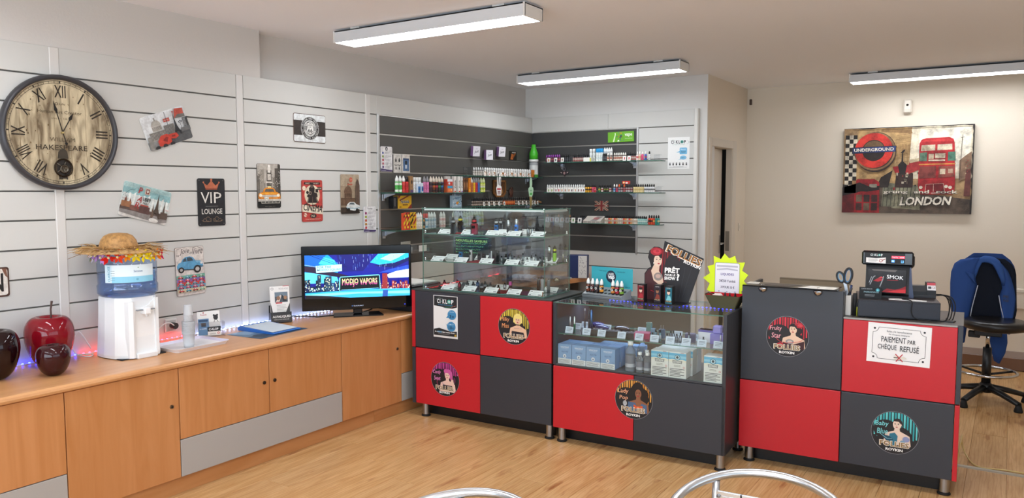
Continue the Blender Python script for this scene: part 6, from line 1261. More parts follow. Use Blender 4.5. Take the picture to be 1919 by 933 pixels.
# ================================================================ GLASS CASE AND ITS GOODS
FK = Fr(*FA.w(.085, .018, 0)[:2], 4.3)
KW, KD, KB, KT = .955, .40, .916, 1.489
L1, L2, L3 = KB + .006, 1.118, 1.310
GC = thing('glass_display_case', 'tall glass display case of devices on the chequered counter', 'display case', (FK.o.x, FK.o.y, KB), FK.a)
T_ = KT - KB
obj('base_glass', glass(0, KW, 0, KD, 0, .005), GC); obj('top_glass', glass(-.004, KW + .004, -.004, KD + .004, T_ - .006, T_), GC)
obj('front_glass', glass(0, KW, .001, .0055, .005, T_ - .006), GC); obj('side_glass', glass(0, .0045, .006, KD, .005, T_ - .006), GC); obj('side_glass', glass(KW - .0045, KW, .006, KD, .005, T_ - .006), GC)
obj('rear_door', glass(.005, .50, KD - .005, KD, .006, T_ - .007, 'tinted_glass'), GC); obj('rear_door', glass(.46, KW - .005, KD - .011, KD - .006, .006, T_ - .007, 'tinted_glass'), GC)
for z in (L2, L3): obj('shelf_glass', glass(.006, KW - .006, .008, KD - .03, z - .006 - KB, z - KB), GC)
obj('light_bar', MB().box(.01, KW - .01, .012, .03, T_ - .018, T_ - .007, 'satin', '#dfe3e6', b=.001).box(KW - .04, KW - .01, .03, KD - .03, T_ - .022, T_ - .007, 'satin', '#d5d9dc', b=.001), GC)
mb = MB()
for z in (.0, L2 - KB, L3 - KB, T_ - .02):
    for x in (.012, KW - .012):
        for y in (.02, KD - .03): mb.tube([(x, y, z + .004), (x, y, z + .022)], .0065, 'chrome', '#c9cccf', 10).sphere((x, y, z + .004), .008, 'chrome', '#d4d6d9', 8, 6)
mb.box(KW - .02, KW - .016, .01, .014, .004, .035, 'chrome', '#c9cccf')
obj('glass_clip', mb, GC)
# price cards: tilted white plates
def price_mesh():
    M_ = Matrix.Rotation(math.radians(-52), 4, 'X'); mb = MB().box(-.050, .050, -.0006, .0006, 0, .050, 'paper', '#f0f1f2', T=M_)
    mb.box(-.048, .048, .020, .032, .0, .002, 'acrylic').prism([(.0305, .002), (.040, .030), (.042, .030), (.0325, .002)], -.004, .004, 'acrylic', '#fff', 'x')
    cv = Cv(-.0008, mb=mb, M=M_); cv.rect(-.043, .037, -.026, .043, '#3a3c42'); cv.lines(-.02, .04, .036, 2, .006, .0018, '#9a9ca4', .3); cv.lines(-.04, .02, .020, 2, .006, .0014, '#b5b7bd', .4); cv.rect(.022, .006, .044, .013, '#44464d'); cv.rect(-.044, .006, -.028, .011, '#5a5c64'); return mb.mesh('price_card')
PC = price_mesh()
def prices(level, z, items, grp, lab):
    for u, v, back in items:
        p = FK.fz(u, v + 5, z); p.y = max(.012, min(p.y, .30)) if back else .010; p.x = min(max(p.x, .055), KW - .06)
        if back: p = FK.fz(u, v + 5, z); p.y = max(.10, min(p.y, .28)); p.x = min(max(p.x, .055), KW - .06)
        o = obj('price_card', PC, None, tuple(FK.w(p.x, p.y, z + .001)), FK.a); tag(o, lab if not back else lab.replace('front row', 'rear row'), 'price card', grp if not back else grp + ', further back')
F, Bk = 0, 1
prices(3, L3, [(831.8, 433, F), (869.3, 435, F), (911, 437, F), (954, 438, F), (1013, 438, F), (937, 434, Bk), (985, 434, Bk)], 'price cards on the top shelf of the glass case', 'white price card, front row, top shelf of the tall case')
prices(2, L2, [(825.4, 483, F), (864, 486, F), (911, 488.5, F), (961.8, 490.5, F), (1006, 491, F), (843.6, 480, Bk), (986, 486, Bk), (1030, 487, Bk), (900, 482, Bk)], 'price cards on the middle shelf of the glass case', 'white price card, front row, middle shelf of the tall case')
prices(1, L1, [(835, 538, F), (873.6, 541.5, F), (916.5, 544, F), (960.5, 547, F), (1002.5, 549.5, F), (850, 533, Bk), (884, 530, Bk), (938, 538, Bk), (1030, 543, Bk)], 'price cards at the bottom of the glass case', 'white price card, front row, bottom of the tall case')
# devices
def tank(mb, x, y, z, r, h, c, ring=None, tip='#151517'):
    mb.lathe([(r * .9, 0, c), (r, .003, c), (r, h * .22, c), (r * 1.02, h * .25, ring or '#8d9298'), (r * 1.02, h * .5, ring or '#8d9298'), (r, h * .53, c), (r * .95, h * .7, c), (r * .55, h * .74, tip), (r * .5, h * .97, tip), (r * .62, h, tip)], 'metal' if c != '#17171a' else 'satin', c, 14, at=(x, y, z)); return mb
def device(u, v, z, w, d, h, c, tc, ring, label, th=.05, m='gloss', trim=None, grp=None, y=None):
    h *= 1.15; w *= 1.08; p = FK.fz(u, v, z); p.y = y if y is not None else max(.03, min(p.y, .30))
    q = FK.fy(u, v, p.y); p.x = min(max(q.x, .03), KW - .03)
    b = MB().box(-w / 2, w / 2, -d / 2, d / 2, 0, h, m, c, b=min(w, d) * .16)
    if trim: b.box(-w / 2 - .0006, -w / 2 + .008, -d / 2 - .0006, d / 2 + .0006, .004, h - .004, 'satin', trim, b=.001)
    b.box(-w * .25, w * .25, -d / 2 - .0008, -d / 2 + .001, h * .55, h * .8, 'black_gloss', '#101114')
    o = tag(obj('vape_device', b, None, tuple(FK.w(p.x, p.y, z + .0008)), FK.a + math.radians(8)), label, 'vape', grp)
    if tc: obj('tank', tank(MB(), 0, 0, h - .002, min(w, d) * .5, th * 1.12, tc, ring), o)
    return o
BKc, SV = '#17171a', '#b9bdc2'
device(849.5, 438.5, L3, .030, .026, .060, '#1a1a1d', BKc, '#9aa0a6', 'black box device with a silver ringed tank at the left of the top case shelf', .042, trim='#303036')
device(863, 434, L3, .036, .030, .062, '#1c1d20', BKc, '#d8c82c', 'black box device with a yellow ringed tank on the top case shelf', .042)
device(889, 440, L3, .040, .030, .066, '#8a2a3c', BKc, '#c8343a', 'dark red box device with a red ringed tank on the top case shelf', .042, trim='#1a1a1d')
device(930.5, 434, L3, .026, .024, .056, '#1f6ab0', BKc, '#b9bdc2', 'blue metallic device with a silver and black tank, left of two blue ones', .042, 'metal', y=.17)
device(938, 432, L3, .022, .022, .056, '#1c1c20', BKc, '#a5aab0', 'slim black device behind the left blue one on the top case shelf', .042, y=.20)
device(953, 439, L3, .022, .022, .050, '#20222a', SV, '#d0d4d8', 'slim black device with a bright silver tank on the top case shelf', .048)
device(968, 440.5, L3, .022, .022, .062, '#2a6cc0', SV, '#d0d4d8', 'slim blue device with a bright silver tank, right of two blue ones', .046, 'metal')
for i, u in enumerate((976, 990, 998)):
    p = FK.fy(u, 425, .22); o = tag(obj('tank_atomizer', tank(MB(), 0, 0, 0, .011, .05, BKc if i == 0 else '#8d9298', '#a9aeb4'), None, tuple(FK.w(p.x, .22, L3 + .001)), FK.a), 'small tank standing at the back right of the top case shelf', 'tank', 'small tanks on the top shelf of the case')
device(864, 485, L2, .026, .020, .044, '#2f86c8', None, None, 'little bright blue flat device on the middle case shelf', 0, 'metal')
device(882, 489, L2, .020, .018, .068, '#d5d8dc', None, None, 'white and black stick device on the middle case shelf', 0, 'gloss', '#17171a')
device(899, 478, L2, .028, .020, .050, '#54585e', None, None, 'grey flat device at the back of the middle case shelf', 0, 'metal', y=.22)
device(907, 482, L2, .024, .020, .046, '#1b1c1f', None, None, 'small black flat device in the middle of the middle case shelf', 0, y=.17)
device(926, 491, L2, .034, .026, .070, '#2a2b2f', None, None, 'black device with a pale curved flank on the middle case shelf', 0, 'gloss', '#c0c3c6')
device(933, 484, L2, .020, .020, .066, '#242528', None, None, 'black device right behind the one with the pale flank', 0, y=.16)
for i in range(11):
    p = FK.fy(940 + 8 * i, 480, .20 + .05 * (i % 2)); o = tag(obj('tank_atomizer', tank(MB(), 0, 0, 0, .009, .036 + .012 * ((i * 7) % 3), ['#8d9298', BKc, '#777b82'][i % 3], '#a9aeb4'), None, tuple(FK.w(p.x, .20 + .05 * (i % 2), L2 + .001)), FK.a), 'small metal tank at right rear of the middle case shelf', 'tank', 'small tanks on the middle shelf of the case')
for u, c1, c2, nm in ((1029.5, '#3b3d42', '#b9bdc2', 'dark grey'), (1039.5, '#8ac02a', '#c9cf3a', 'lime green')):
    p = FK.fy(u, 478, .30); mb = MB().lathe([(.012, 0, c1), (.0125, .004, c1), (.0125, .066, c1)], 'gloss', c1, 14); tank(mb, 0, 0, .066, .013, .05, c2 if nm[0] == 'd' else '#23241c', '#d5d9dc' if nm[0] == 'd' else '#c9cf3a')
    tag(obj('vape_pen', mb, None, tuple(FK.w(p.x, .30, L2 + .001)), FK.a), nm + ' tube device with round tank at the right of the middle case shelf', 'vape')
p = FK.fy(1059, 470, .33); tag(obj('vape_pen', MB().lathe([(.005, 0), (.005, .05), (.003, .058)], 'metal', '#c9c4b8', 10), None, tuple(FK.w(min(p.x, KW - .02), .33, L2 + .001)), FK.a), 'slim pale pen standing alone by the right rear of the middle case shelf', 'vape')
for i, (u, c, rg) in enumerate(((833, '#7a2430', '#b8343a'), (857, '#17171a', '#8d9298'), (861, '#7d2a34', '#a8363e'), (876, BKc, '#777'), (887, BKc, '#8d9298'), (895, '#3a5a8a', '#6a8ab4'), (903, BKc, '#8d9298'), (909, BKc, '#9aa0a6'), (919, BKc, '#8d9298'), (934, '#2a1c20', '#a8363e'), (946, '#777b82', '#b9bdc2'))):
    yy = (.13, .19, .11, .16, .14, .22, .12, .20, .15, .06, .2)[i]; p = FK.fy(u, 540, yy)
    tag(obj('tank_atomizer', tank(MB(), 0, 0, 0, .012, .05, c if c != '#777' else '#777777', rg if rg != '#777' else '#777777'), None, tuple(FK.w(p.x, yy, L1 + .001)), FK.a), 'small dark tank among price cards at the case bottom', 'tank', 'small tanks at the bottom of the case')
for u, c, yy, hh, nm in ((956.5, '#b03a8a', .07, .085, 'pink and dark'), (1009, '#1b1b1e', .07, .115, 'tall black'), (1016.5, '#8d9196', .065, .115, 'tall silver-grey'), (1028, '#6a6e74', .16, .10, 'shorter grey')):
    p = FK.fy(u, 545, yy); mb = MB().lathe([(.0105, 0, c if nm[0] != 'p' else '#33202c'), (.0105, hh * .6, c), (.0105, hh * .9, '#8d9298'), (.006, hh * .93, '#1a1a1c'), (.005, hh, '#1a1a1c')], 'gloss', c, 12)
    tag(obj('vape_pen', mb, None, tuple(FK.w(min(p.x, KW - .02), yy, L1 + .001)), FK.a), nm + ' pen device standing at the right bottom of the case', 'vape')
for u, z, c, lab in ((852, L3, '#a02a34', 'red cloth mat under the left devices on the top case shelf'), (893, L2, '#9a2a34', 'red cloth mat on the middle case shelf'), (940, L1, '#7a2430', 'dark red cloth mat at the bottom of the case'), (985, L1, '#5a3a58', 'purple cloth mat at the bottom right of the case')):
    p = FK.fy(u, 440 if z == L3 else 490 if z == L2 else 545, .10)
    solo('cloth_mat', MB().box(-.06, .06, -.075, .1, 0, .0006, 'cloth', c), lab, 'mat', tuple(FK.w(p.x, .10, z + .00008)), FK.a)
# handwritten board standing at the back of the middle shelf
p0, p1 = FK.fy(855, 482, .355), FK.fy(916.5, 482, .355); w = p1.x - p0.x
t = thing('writing_board', 'dark board with NOUVELLES SAVEURS written in bright green inside the case', 'board', tuple(FK.w((p0.x + p1.x) / 2, .345, L2 + .001)), FK.a)
obj('panel', MB().box(-w / 2, w / 2, 0, .006, 0, .145, 'gloss', '#1b2b2c', b=.0008).box(-w / 2, w / 2, -.001, .007, .142, .147, 'satin', '#3f8a6a'), t)
cv = Cv(-.0004); gn = '#8fe07a'
cv.text('NOUVELLES SAVEURS', -w / 2 + .006, .116, w - .014, .018, '#b8e88a', .02, -1)
rr = random.Random(4)
for i in range(4):
    y = .098 - .022 * i; x = -w / 2 + .006
    cv.text('-', x, y + .004, .012, .003, gn, .02)
    while x < w / 2 - .025 - .02 * i:
        L = rr.uniform(.008, .02); pts = [(x + L * k / 5, y + rr.uniform(.001, .011)) for k in range(6)]; cv.line(pts, .0022, rr.choice([gn, '#6fcf9a', '#7fd8b0'])); cv.h -= cv.step; x += L + .004
    cv.h += cv.step
obj('handwriting', cv.mb, t)
# books/box on the corner desk and papers
t = thing('storage_box', 'navy and white patterned box standing on the corner desk', 'box', (.765, -.42, .7805), math.radians(18))
obj('carton', MB().box(-.085, .105, -.06, .06, 0, .215, 'satin', '#23305e', b=.002, fm={}), t)
pm = MB(); cv = Cv(-.0602, mb=pm); cv.rect(.022, .002, .104, .213, '#d9d8d2'); rr = random.Random(8)
for i in range(34): x, y = rr.uniform(.03, .097), rr.uniform(.01, .205); cv.line([(x, y), (x + rr.uniform(-.012, .012), y + rr.uniform(-.014, .014))], .0025, '#55565e'); cv.h -= cv.step
obj('print', pm, t)
for i, (x, y, rz, c, lab) in enumerate(((.50, -.98, 20, '#dcd9d4', 'loose white papers on the corner desk, uppermost sheet'), (.47, -.95, -10, '#c9c6c2', 'loose grey papers on the corner desk, below the white sheet'), (.60, -.60, 75, '#8d9aa4', 'bluish printed sheet on the corner desk'))):
    solo('paper_stack', MB().box(-.105, .105, -.148, .148, 0, .022 - .005 * i, 'paper', c, T=Matrix.Rotation(.02, 4, 'Y')), lab, 'paper', (x, y, .7835 + (0, 0, 0)[i] + (.024 if i == 0 else 0)), math.radians(rz))
solo('metal_bell', MB().lathe([(.034, 0), (.036, .006), (.03, .02), (.015, .03), (.004, .034)], 'chrome', '#c9b98a', 16), 'small metal bell on the corner desk before the navy box', 'bell', (.755, -.80, .7805))
# ================================================================ GOODS IN THE LOW SHOWCASE
ZS = .5125
def lp(u, v, y): return FS.fy(u, v, y)
def blue(cv):
    cv.rect(-.0475, 0, .0475, .125, '#86a8d2'); cv.rect(-.0475, 0, .0475, .034, '#e4e6ea'); cv.lines(-.042, .042, .026, 4, .0065, .0022, '#5a5c62', .15)
    cv.text('VINCENT', -.030, .100, .060, .011, '#dfe6ef', .02); cv.rect(-.02, .094, .02, .0955, '#b9c9de'); cv.text('Fuh Hy', -.022, .068, .044, .013, '#2f4f86', .0, 4, .3); cv.ell(.0, .050, .012, c='#dfe4ec'); cv.ell(.0, .049, .005, .006, '#7a8aa8', 10); cv.text('10 ML', .026, .04, .016, .004, '#34548a')
BB = pbox(.095, .125, .078, '#7fa2cd', blue).mesh('product_box')
x0 = .074
for i in range(4):
    for r in range(2): tag(obj('product_box', BB, None, tuple(FS.w(x0 + .0985 * i + .002 * r, .058 + .082 * r, ZS)), FS.a), 'pale blue box in the front rank of the low showcase' if r == 0 else 'pale blue box in the second rank of the low showcase', 'box', 'front rank of blue boxes' if r == 0 else 'second rank of blue boxes')
for i in range(3): tag(obj('product_box', BB, None, tuple(FS.w(.29 + .0985 * i, .222, ZS)), FS.a), 'pale blue box in the third rank, showing between front boxes and bottles', 'box', 'third rank of blue boxes')
def water(r, h, lc):
    b = MB().lathe([(r * .96, 0), (r, .004), (r, h * .62), (r * .92, h * .70), (r * .45, h * .82), (r * .42, h * .86)], 'clear_plastic', '#dfe4ea', 18)
    lb_ = MB().lathe([(r * 1.006, h * .14, '#b9bdc9'), (r * 1.006, h * .26, '#7a7f8e'), (r * 1.006, h * .30, '#7a7f8e'), (r * 1.006, h * .54, '#6a6e7a')], 'satin', lc, 18, cap=False)
    cp = MB().lathe([(r * .52, h * .86), (r * .54, h * .87), (r * .54, h * .995), (r * .5, h)], 'plastic', '#e9eaec', 18)
    return b.mesh('bottle'), lb_.mesh('label'), cp.mesh('cap')
WB, WS = water(.031, .183, '#4a4d56'), water(.0225, .123, '#4a4d56')
def putw(s, x, y, lab, grp): o = tag(obj('base_bottle', s[0], None, tuple(FS.w(x, y, ZS)), FS.a), lab, 'bottle', grp); obj('label', s[1], o); obj('cap', s[2], o)
putw(WB, .503, .055, 'larger clear bottle with a white cap at the front beside the blue boxes', None); putw(WB, .535, .17, 'larger clear bottle with a white cap further back beside the blue boxes', None)
for i, (x, y) in enumerate(((.566, .048), (.614, .050), (.585, .12), (.628, .12), (.640, .18))): putw(WS, x, y, 'small clear white-capped bottle in the low showcase', 'small clear bottles')
def white(cv):
    cv.rect(-.053, 0, .053, .153, '#e2e2e0'); cv.rect(-.053, .108, .053, .147, '#5fb0d8'); cv.rect(-.053, .118, .053, .132, '#8fcbe4'); cv.poly([(-.053, .108), (-.03, .112), (.0, .106), (.03, .112), (.053, .107), (.053, .094), (-.053, .094)], '#e2dfd2'); cv.ring(0, .122, .014, .017, '#3f6a80', 20); cv.ell(0, .122, .013, c='#b9dbe8'); cv.poly([(-.006, .116), (-.008, .126), (0, .132), (.008, .126), (.006, .116)], '#3a4a54')
    cv.poly([(-.027, .086), (.027, .086), (.03, .104), (-.03, .104)], '#8d8f90'); cv.text('EXTREME', -.022, .090, .044, .010, '#f2f2ee', .02); cv.lines(-.02, .02, .074, 2, .006, .002, '#7d7a70', .2); cv.ring(.040, .066, .004, .006, '#c05a5a', 14); cv.lines(-.045, .045, .052, 6, .0085, .0034, '#55575c', .3); cv.rect(.02, .149, .04, .1515, '#b8605a')
WX = pbox(.106, .153, .085, '#dcdbd6', white).mesh('product_box')
for i, (x, y, lab) in enumerate(((.704, .056, 'white and sky-blue box with small print, left one of the front pair'), (.812, .056, 'white and sky-blue box with small print, right one of the front pair'), (1.022, .056, 'white and sky-blue box standing alone at the right end of the low showcase'))):
    tag(obj('product_box', WX, None, tuple(FS.w(x, y, ZS)), FS.a), lab, 'box')
for i in range(2):
    for r in range(2): tag(obj('product_box', WX, None, tuple(FS.w(.714 + .108 * i, .147 + .09 * r, ZS)), FS.a), 'white and sky-blue box in the rear ranks behind the front pair', 'box', 'rear ranks of white and blue boxes')
solo('carton', pbox(.03, .10, .04, '#4a3a4a').box(.012, .04, -.03, .02, 0, .11, 'satin', '#9aa3ac'), 'small dark purple and grey carton at the rear left of the lone white box', 'box', tuple(FS.w(.96, .26, ZS)), FS.a)
# on the glass shelf: price labels and small devices
def lab_mesh():
    M_ = Matrix.Rotation(math.radians(-20), 4, 'X'); mb = MB().box(-.027, .027, -.0006, .0006, 0, .042, 'paper', '#c9d3e2', T=M_).box(-.027, .027, .0, .02, 0, .0012, 'acrylic')
    cv = Cv(-.0008, mb=mb, M=M_); cv.lines(-.018, .02, .030, 3, .008, .0026, '#5a6474', .35); return mb.mesh('price_label')
PL = lab_mesh(); zsh = .7048
def plab(u, v, y, lab, grp): p = lp(u, v, y); tag(obj('price_label', PL, None, tuple(FS.w(p.x, y, zsh)), FS.a), lab, 'price label', grp)
for u, v in ((1066, 620), (1098.5, 624), (1126.5, 628), (1164, 632.5), (1197, 637), (1225.5, 640), (1255, 644), (1285, 648), (1314.5, 651), (1345, 654)): plab(u, v, .052, 'pale price label at the front edge of the showcase glass shelf', 'price labels at the front of the showcase shelf')
for u, v, y in ((1081, 612, .2), (1096, 606, .27), (1137, 610, .24), (1202, 614, .26), (1270, 622, .25), (1300, 626, .2), (1340, 632, .18)): plab(u, v, y, 'pale price label further back on the showcase glass shelf', 'price labels further back on the showcase shelf')
def stick(u, y, h, r, c, lab, c2=None, grp=None):
    p = lp(u, 630, y); mb = MB().lathe([(r, 0, c), (r, h * .55, c2 or c), (r, h * .9, c2 or '#c9ccd2'), (r * .5, h, '#c9ccd2')], 'metal', c, 12); tag(obj('vape_pen', mb, None, tuple(FS.w(min(p.x, 1.06), y, zsh)), FS.a), lab, 'vape', grp)
stick(1068.5, .09, .10, .006, '#c9ccd2', 'thin silver pen at the left end of the showcase shelf'); stick(1076.5, .075, .105, .007, '#2f8f7a', 'thin green pen at the left end of the showcase shelf', '#c9d2d0')
stick(1096, .16, .15, .005, '#6a6d74', 'thinnest grey stick in the tall trio'); stick(1103.5, .15, .15, .0065, '#7d8088', 'grey stick in the middle of the tall trio', '#55585e'); stick(1108, .12, .15, .009, '#4a6c9a', 'blue stick, thickest of the tall trio', '#5a7cab')
def dbox(u, y, w, d, h, c, lab, holes=True, m='satin'):
    p = lp(u, 632, y); mb = MB().box(-w / 2, w / 2, -d / 2, d / 2, 0, h, m, c, b=.001)
    if holes:
        for i in range(4): mb.lathe([(.005, h), (.0055, h + .004), (.003, h + .006)], 'metal', '#9a9da4', 8, at=(-w * .38 + w * .25 * i, 0, 0))
    tag(obj('display_tray', mb, None, tuple(FS.w(p.x, y, zsh)), FS.a + math.radians(14)), lab, 'tray')
dbox(1116, .13, .085, .07, .028, '#26262c', 'black tray of little parts behind the second price label'); dbox(1146, .12, .10, .07, .030, '#222226', 'black tray of little parts behind the third price label'); dbox(1180, .12, .10, .07, .030, '#232328', 'black tray of little parts behind the fourth price label'); dbox(1204, .13, .095, .08, .036, '#a83a5e', 'pink-red flat box in the middle of the showcase shelf', False)
dbox(1294, .16, .06, .05, .052, '#4a4866', 'dark purple-grey box at the right of the showcase shelf', False)
def pouch(u, v, y, s, c, lab):
    p = lp(u, v, y); mb = MB().sphere((0, 0, .024 * s), .05 * s, 'gloss', c, 14, 8, (1.4, .8, .45)); tag(obj('pouch', mb, None, tuple(FS.w(p.x, y, zsh + .0005)), FS.a + math.radians(-20)), lab, 'pouch')
pouch(1121, 606, .30, .9, '#2a2c58', 'shiny dark blue pouch at the rear left of the showcase shelf'); pouch(1128, 612, .24, .8, '#31345f', 'second shiny blue pouch, nearer than the dark one'); pouch(1166, 614, .26, .9, '#34282c', 'brown-black pouch in the middle rear of the showcase shelf')
for u, y, w, h, c, lab in ((1216.5, .22, .034, .085, '#5f7f7a', 'grey-green upright device at the middle of the showcase shelf'), (1224, .17, .026, .060, '#6f8aa0', 'grey-blue upright device, right of the grey-green one'), (1240.5, .18, .036, .060, '#4f5f74', 'dark blue-grey plug-like device with two pins')):
    p = lp(u, 630, y); mb = MB().box(-w / 2, w / 2, -.012, .012, 0, h, 'gloss', c, b=.004)
    if 'pins' in lab: mb.box(-.010, -.006, -.002, .002, h, h + .022, 'metal', '#8d9098').box(.006, .010, -.002, .002, h, h + .022, 'metal', '#8d9098')
    tag(obj('vape_device', mb, None, tuple(FS.w(p.x, y, zsh)), FS.a), lab, 'vape')
for i, u in enumerate((1223, 1229, 1237, 1250, 1257, 1262, 1268, 1275, 1291, 1318)):
    y = (.09, .13, .08, .10, .14, .09, .12, .10, .085, .10)[i]; p = lp(u, 640, y)
    tag(obj('tank_atomizer', tank(MB(), 0, 0, 0, .0085, .05 + .012 * (i % 3), '#6f8f9a' if i < 3 else '#7d8794', '#b9c3cc', '#2a3038'), None, tuple(FS.w(p.x, y, zsh)), FS.a), 'slim metal tank on the right half of the showcase shelf', 'tank', 'slim tanks on the showcase shelf')
t = thing('carton', 'white and lilac carton at the right end of the showcase shelf', 'box', tuple(FS.w(.925, .22, zsh)), FS.a); obj('carton_body', MB().box(-.045, .045, -.03, .03, 0, .075, 'satin', '#e2dfe8', b=.001).box(-.045, .045, -.0305, .0305, .062, .075, 'satin', '#6a60a8'), t)
t = thing('lilac_cube', 'lilac translucent device on a lilac carton at the far right of the showcase shelf', 'vape', tuple(FS.w(1.0, .19, zsh)), FS.a); obj('base', MB().box(-.04, .04, -.03, .03, 0, .06, 'satin', '#8a7fc8', b=.001), t); obj('device', MB().box(-.028, .026, -.022, .022, .06, .11, 'gloss', '#9a92dc', b=.008), t)
stick(1350.5, .10, .07, .004, '#d5d7e4', 'thin white pen at the far right of the showcase shelf')
# ================================================================ ON TOP OF THE SHOWCASE
ZG = .9062
rk = thing('sample_rack', 'grey metal rack with a turquoise header card on the showcase glass', 'rack', tuple(FS.w(.218, .335, ZG)), FS.a - math.radians(12))
obj('rack_body', MB().prism([(-.055, 0), (-.055, .022), (.055, .062), (.06, .062), (.06, 0)], -.155, .155, 'satin', '#8f9598', 'x'), rk)
tilt = math.atan2(.04, .11); Mr = Matrix.Translation((0, -.055, .022)) @ Matrix.Rotation(tilt, 4, 'X')
hl = MB()
for r in range(2):
    for i in range(10):
        hl.add([(-.135 + .03 * i + .0105 * math.cos(a), .030 + .045 * r + .0105 * math.sin(a), .0006) for a in [2 * PI * k / 14 for k in range(14)]], [tuple(range(14))], 'matte', '#101113', T=Mr)
obj('holes', hl, rk)
obj('front_lip', MB().box(-.155, .155, -.0565, -.055, .002, .0215, 'brushed', '#9aa1a6').box(-.155, .155, -.057, -.0565, .009, .013, 'brushed', '#c5cbd0'), rk)
cv = Cv(.0595); obj('header_card', MB().box(-.165, .165, .060, .062, .05, .195, 'paper', '#3aa6b4', b=.0004), rk)
cv.ell(-.005, .135, .040, .040, '#1f2d40', 28); cv.poly([(-.012, .099), (-.004, .084), (.010, .10)], '#1f2d40'); cv.text('LABEL', -.030, .142, .052, .017, '#f2f4f4', .01); cv.text('vap', -.030, .110, .054, .030, '#f2f4f4', .045); cv.text('choisis l essentiel', -.10, .165, .055, .010, '#1d5a66', 0, 0, .3); cv.text('on vous aime', .045, .166, .06, .009, '#1d5a66', 0, 0, .3); cv.text('label 10', .11, .07, .035, .008, '#1d5a66', 0, 0, .3)
obj('header_print', cv.mb, rk)
FR_ = Fr(*FS.w(.218, .335, 0)[:2], 2.5 - 12)
for i, (x, c, k) in enumerate(((-.128, '#7a3a24', 'rust'), (-.092, '#5a2a2a', 'brown'), (-.056, '#3a3036', 'dark'), (-.020, '#d08a2c', 'amber'), (.071, '#c87a34', 'orange'), (.105, '#a82a3a', 'red'), (.138, '#6f9a34', 'green'))):
    me = MB().lathe([(.0115, 0, '#3a2620'), (.0118, .006, c), (.0118, .020, '#26242a'), (.0118, .032, c), (.0118, .040, '#4a2e24'), (.011, .046, '#4a2e24')], 'gloss', c, 12)
    cv = Cv(-.0122, mb=me); cv.ell(0, .024, .0075, c='#e4e2dc', n=12); cv.ell(0, .024, .004, c='#26242a', n=8)
    b_ = tag(obj('sample_bottle', me, None, tuple(FR_.w(x, -.025, ZG + .034)), FR_.a), 'little sample bottle with ' + k + ' label and white cap in the turquoise rack', 'bottle'); b_.scale = (1.18, 1.18, 1.15); obj('cap', MB().lathe([(.0095, .046), (.010, .05), (.0095, .062), (.006, .07), (.004, .078)], 'plastic', '#efefec', 12), b_)
# cardboard cut-out
fo = thing('cardboard_display', 'black cut-out cardboard showing a woman in a red hat, with small boxes before it', 'display', tuple(FS.w(.60, .37, ZG)), FS.a - math.radians(2))
out = [(-.135, .0), (-.135, .06), (-.14, .17), (-.118, .205), (-.098, .215), (-.108, .25), (-.122, .275), (-.115, .318), (-.085, .345), (-.05, .345), (-.022, .33), (-.015, .385), (.245, .283), (.16, .0)]
Mf = Matrix.Rotation(math.radians(-6), 4, 'X')
obj('card', MB().prism(out, -.003, .003, 'satin', '#19181b', T=Mf), fo); obj('base_card', MB().box(-.165, .17, -.14, .02, 0, .004, 'satin', '#151417'), fo)
cv = Cv(-.0032, M=Mf); cv.clip = None
for i in range(10):
    X = -.045 + .0165 * i; y1 = .36 - .055 * (i / 10) - .02; cv.poly([(X, y1), (X + .011, y1 - .006), (X + .009, .0 if i > 6 else .12), (X + .002, .0 if i > 6 else .12)], '#8a1a22' if i % 2 else '#6d141c')
cv.poly(ell(.045, .20, .055, .10, 24), '#1d191c'); cv.poly([(.10, .30), (.245, .283), (.16, 0), (.06, 0), (.075, .2)], '#1c1b1f'); cv.line([(.13, .22), (.10, .02)], .002, '#33323a'); cv.line([(.18, .25), (.12, .03)], .002, '#33323a')
cv.poly([(-.128, .005), (-.13, .10), (-.135, .165), (-.112, .198), (-.07, .205), (-.02, .17), (-.01, .10), (.03, .08), (.02, .005)], '#451a20'); cv.poly([(-.095, .19), (-.075, .235), (-.04, .22), (-.042, .19), (-.018, .165), (-.008, .12), (-.03, .10), (-.075, .13), (-.085, .16)], '#e0bfa6'); cv.ell(-.045, .155, .03, .026, '#8d7f78', 16); cv.ell(-.045, .158, .018, .013, '#c4a294', 14)
cv.poly(ell(-.072, .29, .046, .050, 24), '#1d1517'); cv.poly(ell(-.088, .262, .022, .034, 18), '#1d1517'); cv.ell(-.052, .258, .0275, .040, '#e6c9b2', 22); cv.poly([(-.088, .29), (-.075, .305), (-.04, .30), (-.026, .28), (-.03, .268), (-.05, .288), (-.072, .284)], '#1d1517')
cv.ell(-.066, .315, .040, .026, '#a61d2a', 20); cv.ell(-.062, .316, .026, .016, '#c93442', 16); cv.ell(-.058, .317, .012, .007, '#a61d2a', 12); cv.line([(-.105, .318), (-.03, .335)], .003, '#8a1822')
for s_ in (-1, 1): cv.ell(-.049 + s_ * .0115, .264, .0058, .0028, '#231816', 10); cv.line([(-.049 + s_ * .018, .272), (-.049 + s_ * .005, .2745)], .002, '#2a1c1a')
cv.ell(-.045, .238, .008, .0042, '#b02030', 12); cv.line([(-.048, .262), (-.045, .250)], .0018, '#c09880'); cv.ell(-.078, .24, .003, .007, '#e8e2da', 8); cv.line([(-.09, .065), (-.04, .05), (.03, .075)], .003, '#b8283a')
cv.text('FOLLIES', -.008, .318, .252, .052, '#efe6d8', .08, -21.5); cv.text('FOLLIES', -.0, .3205, .24, .045, '#20191a', .045, -21.5); cv.text('FOLLIES', -.0, .3205, .24, .045, '#b87a34', .0, -21.5)
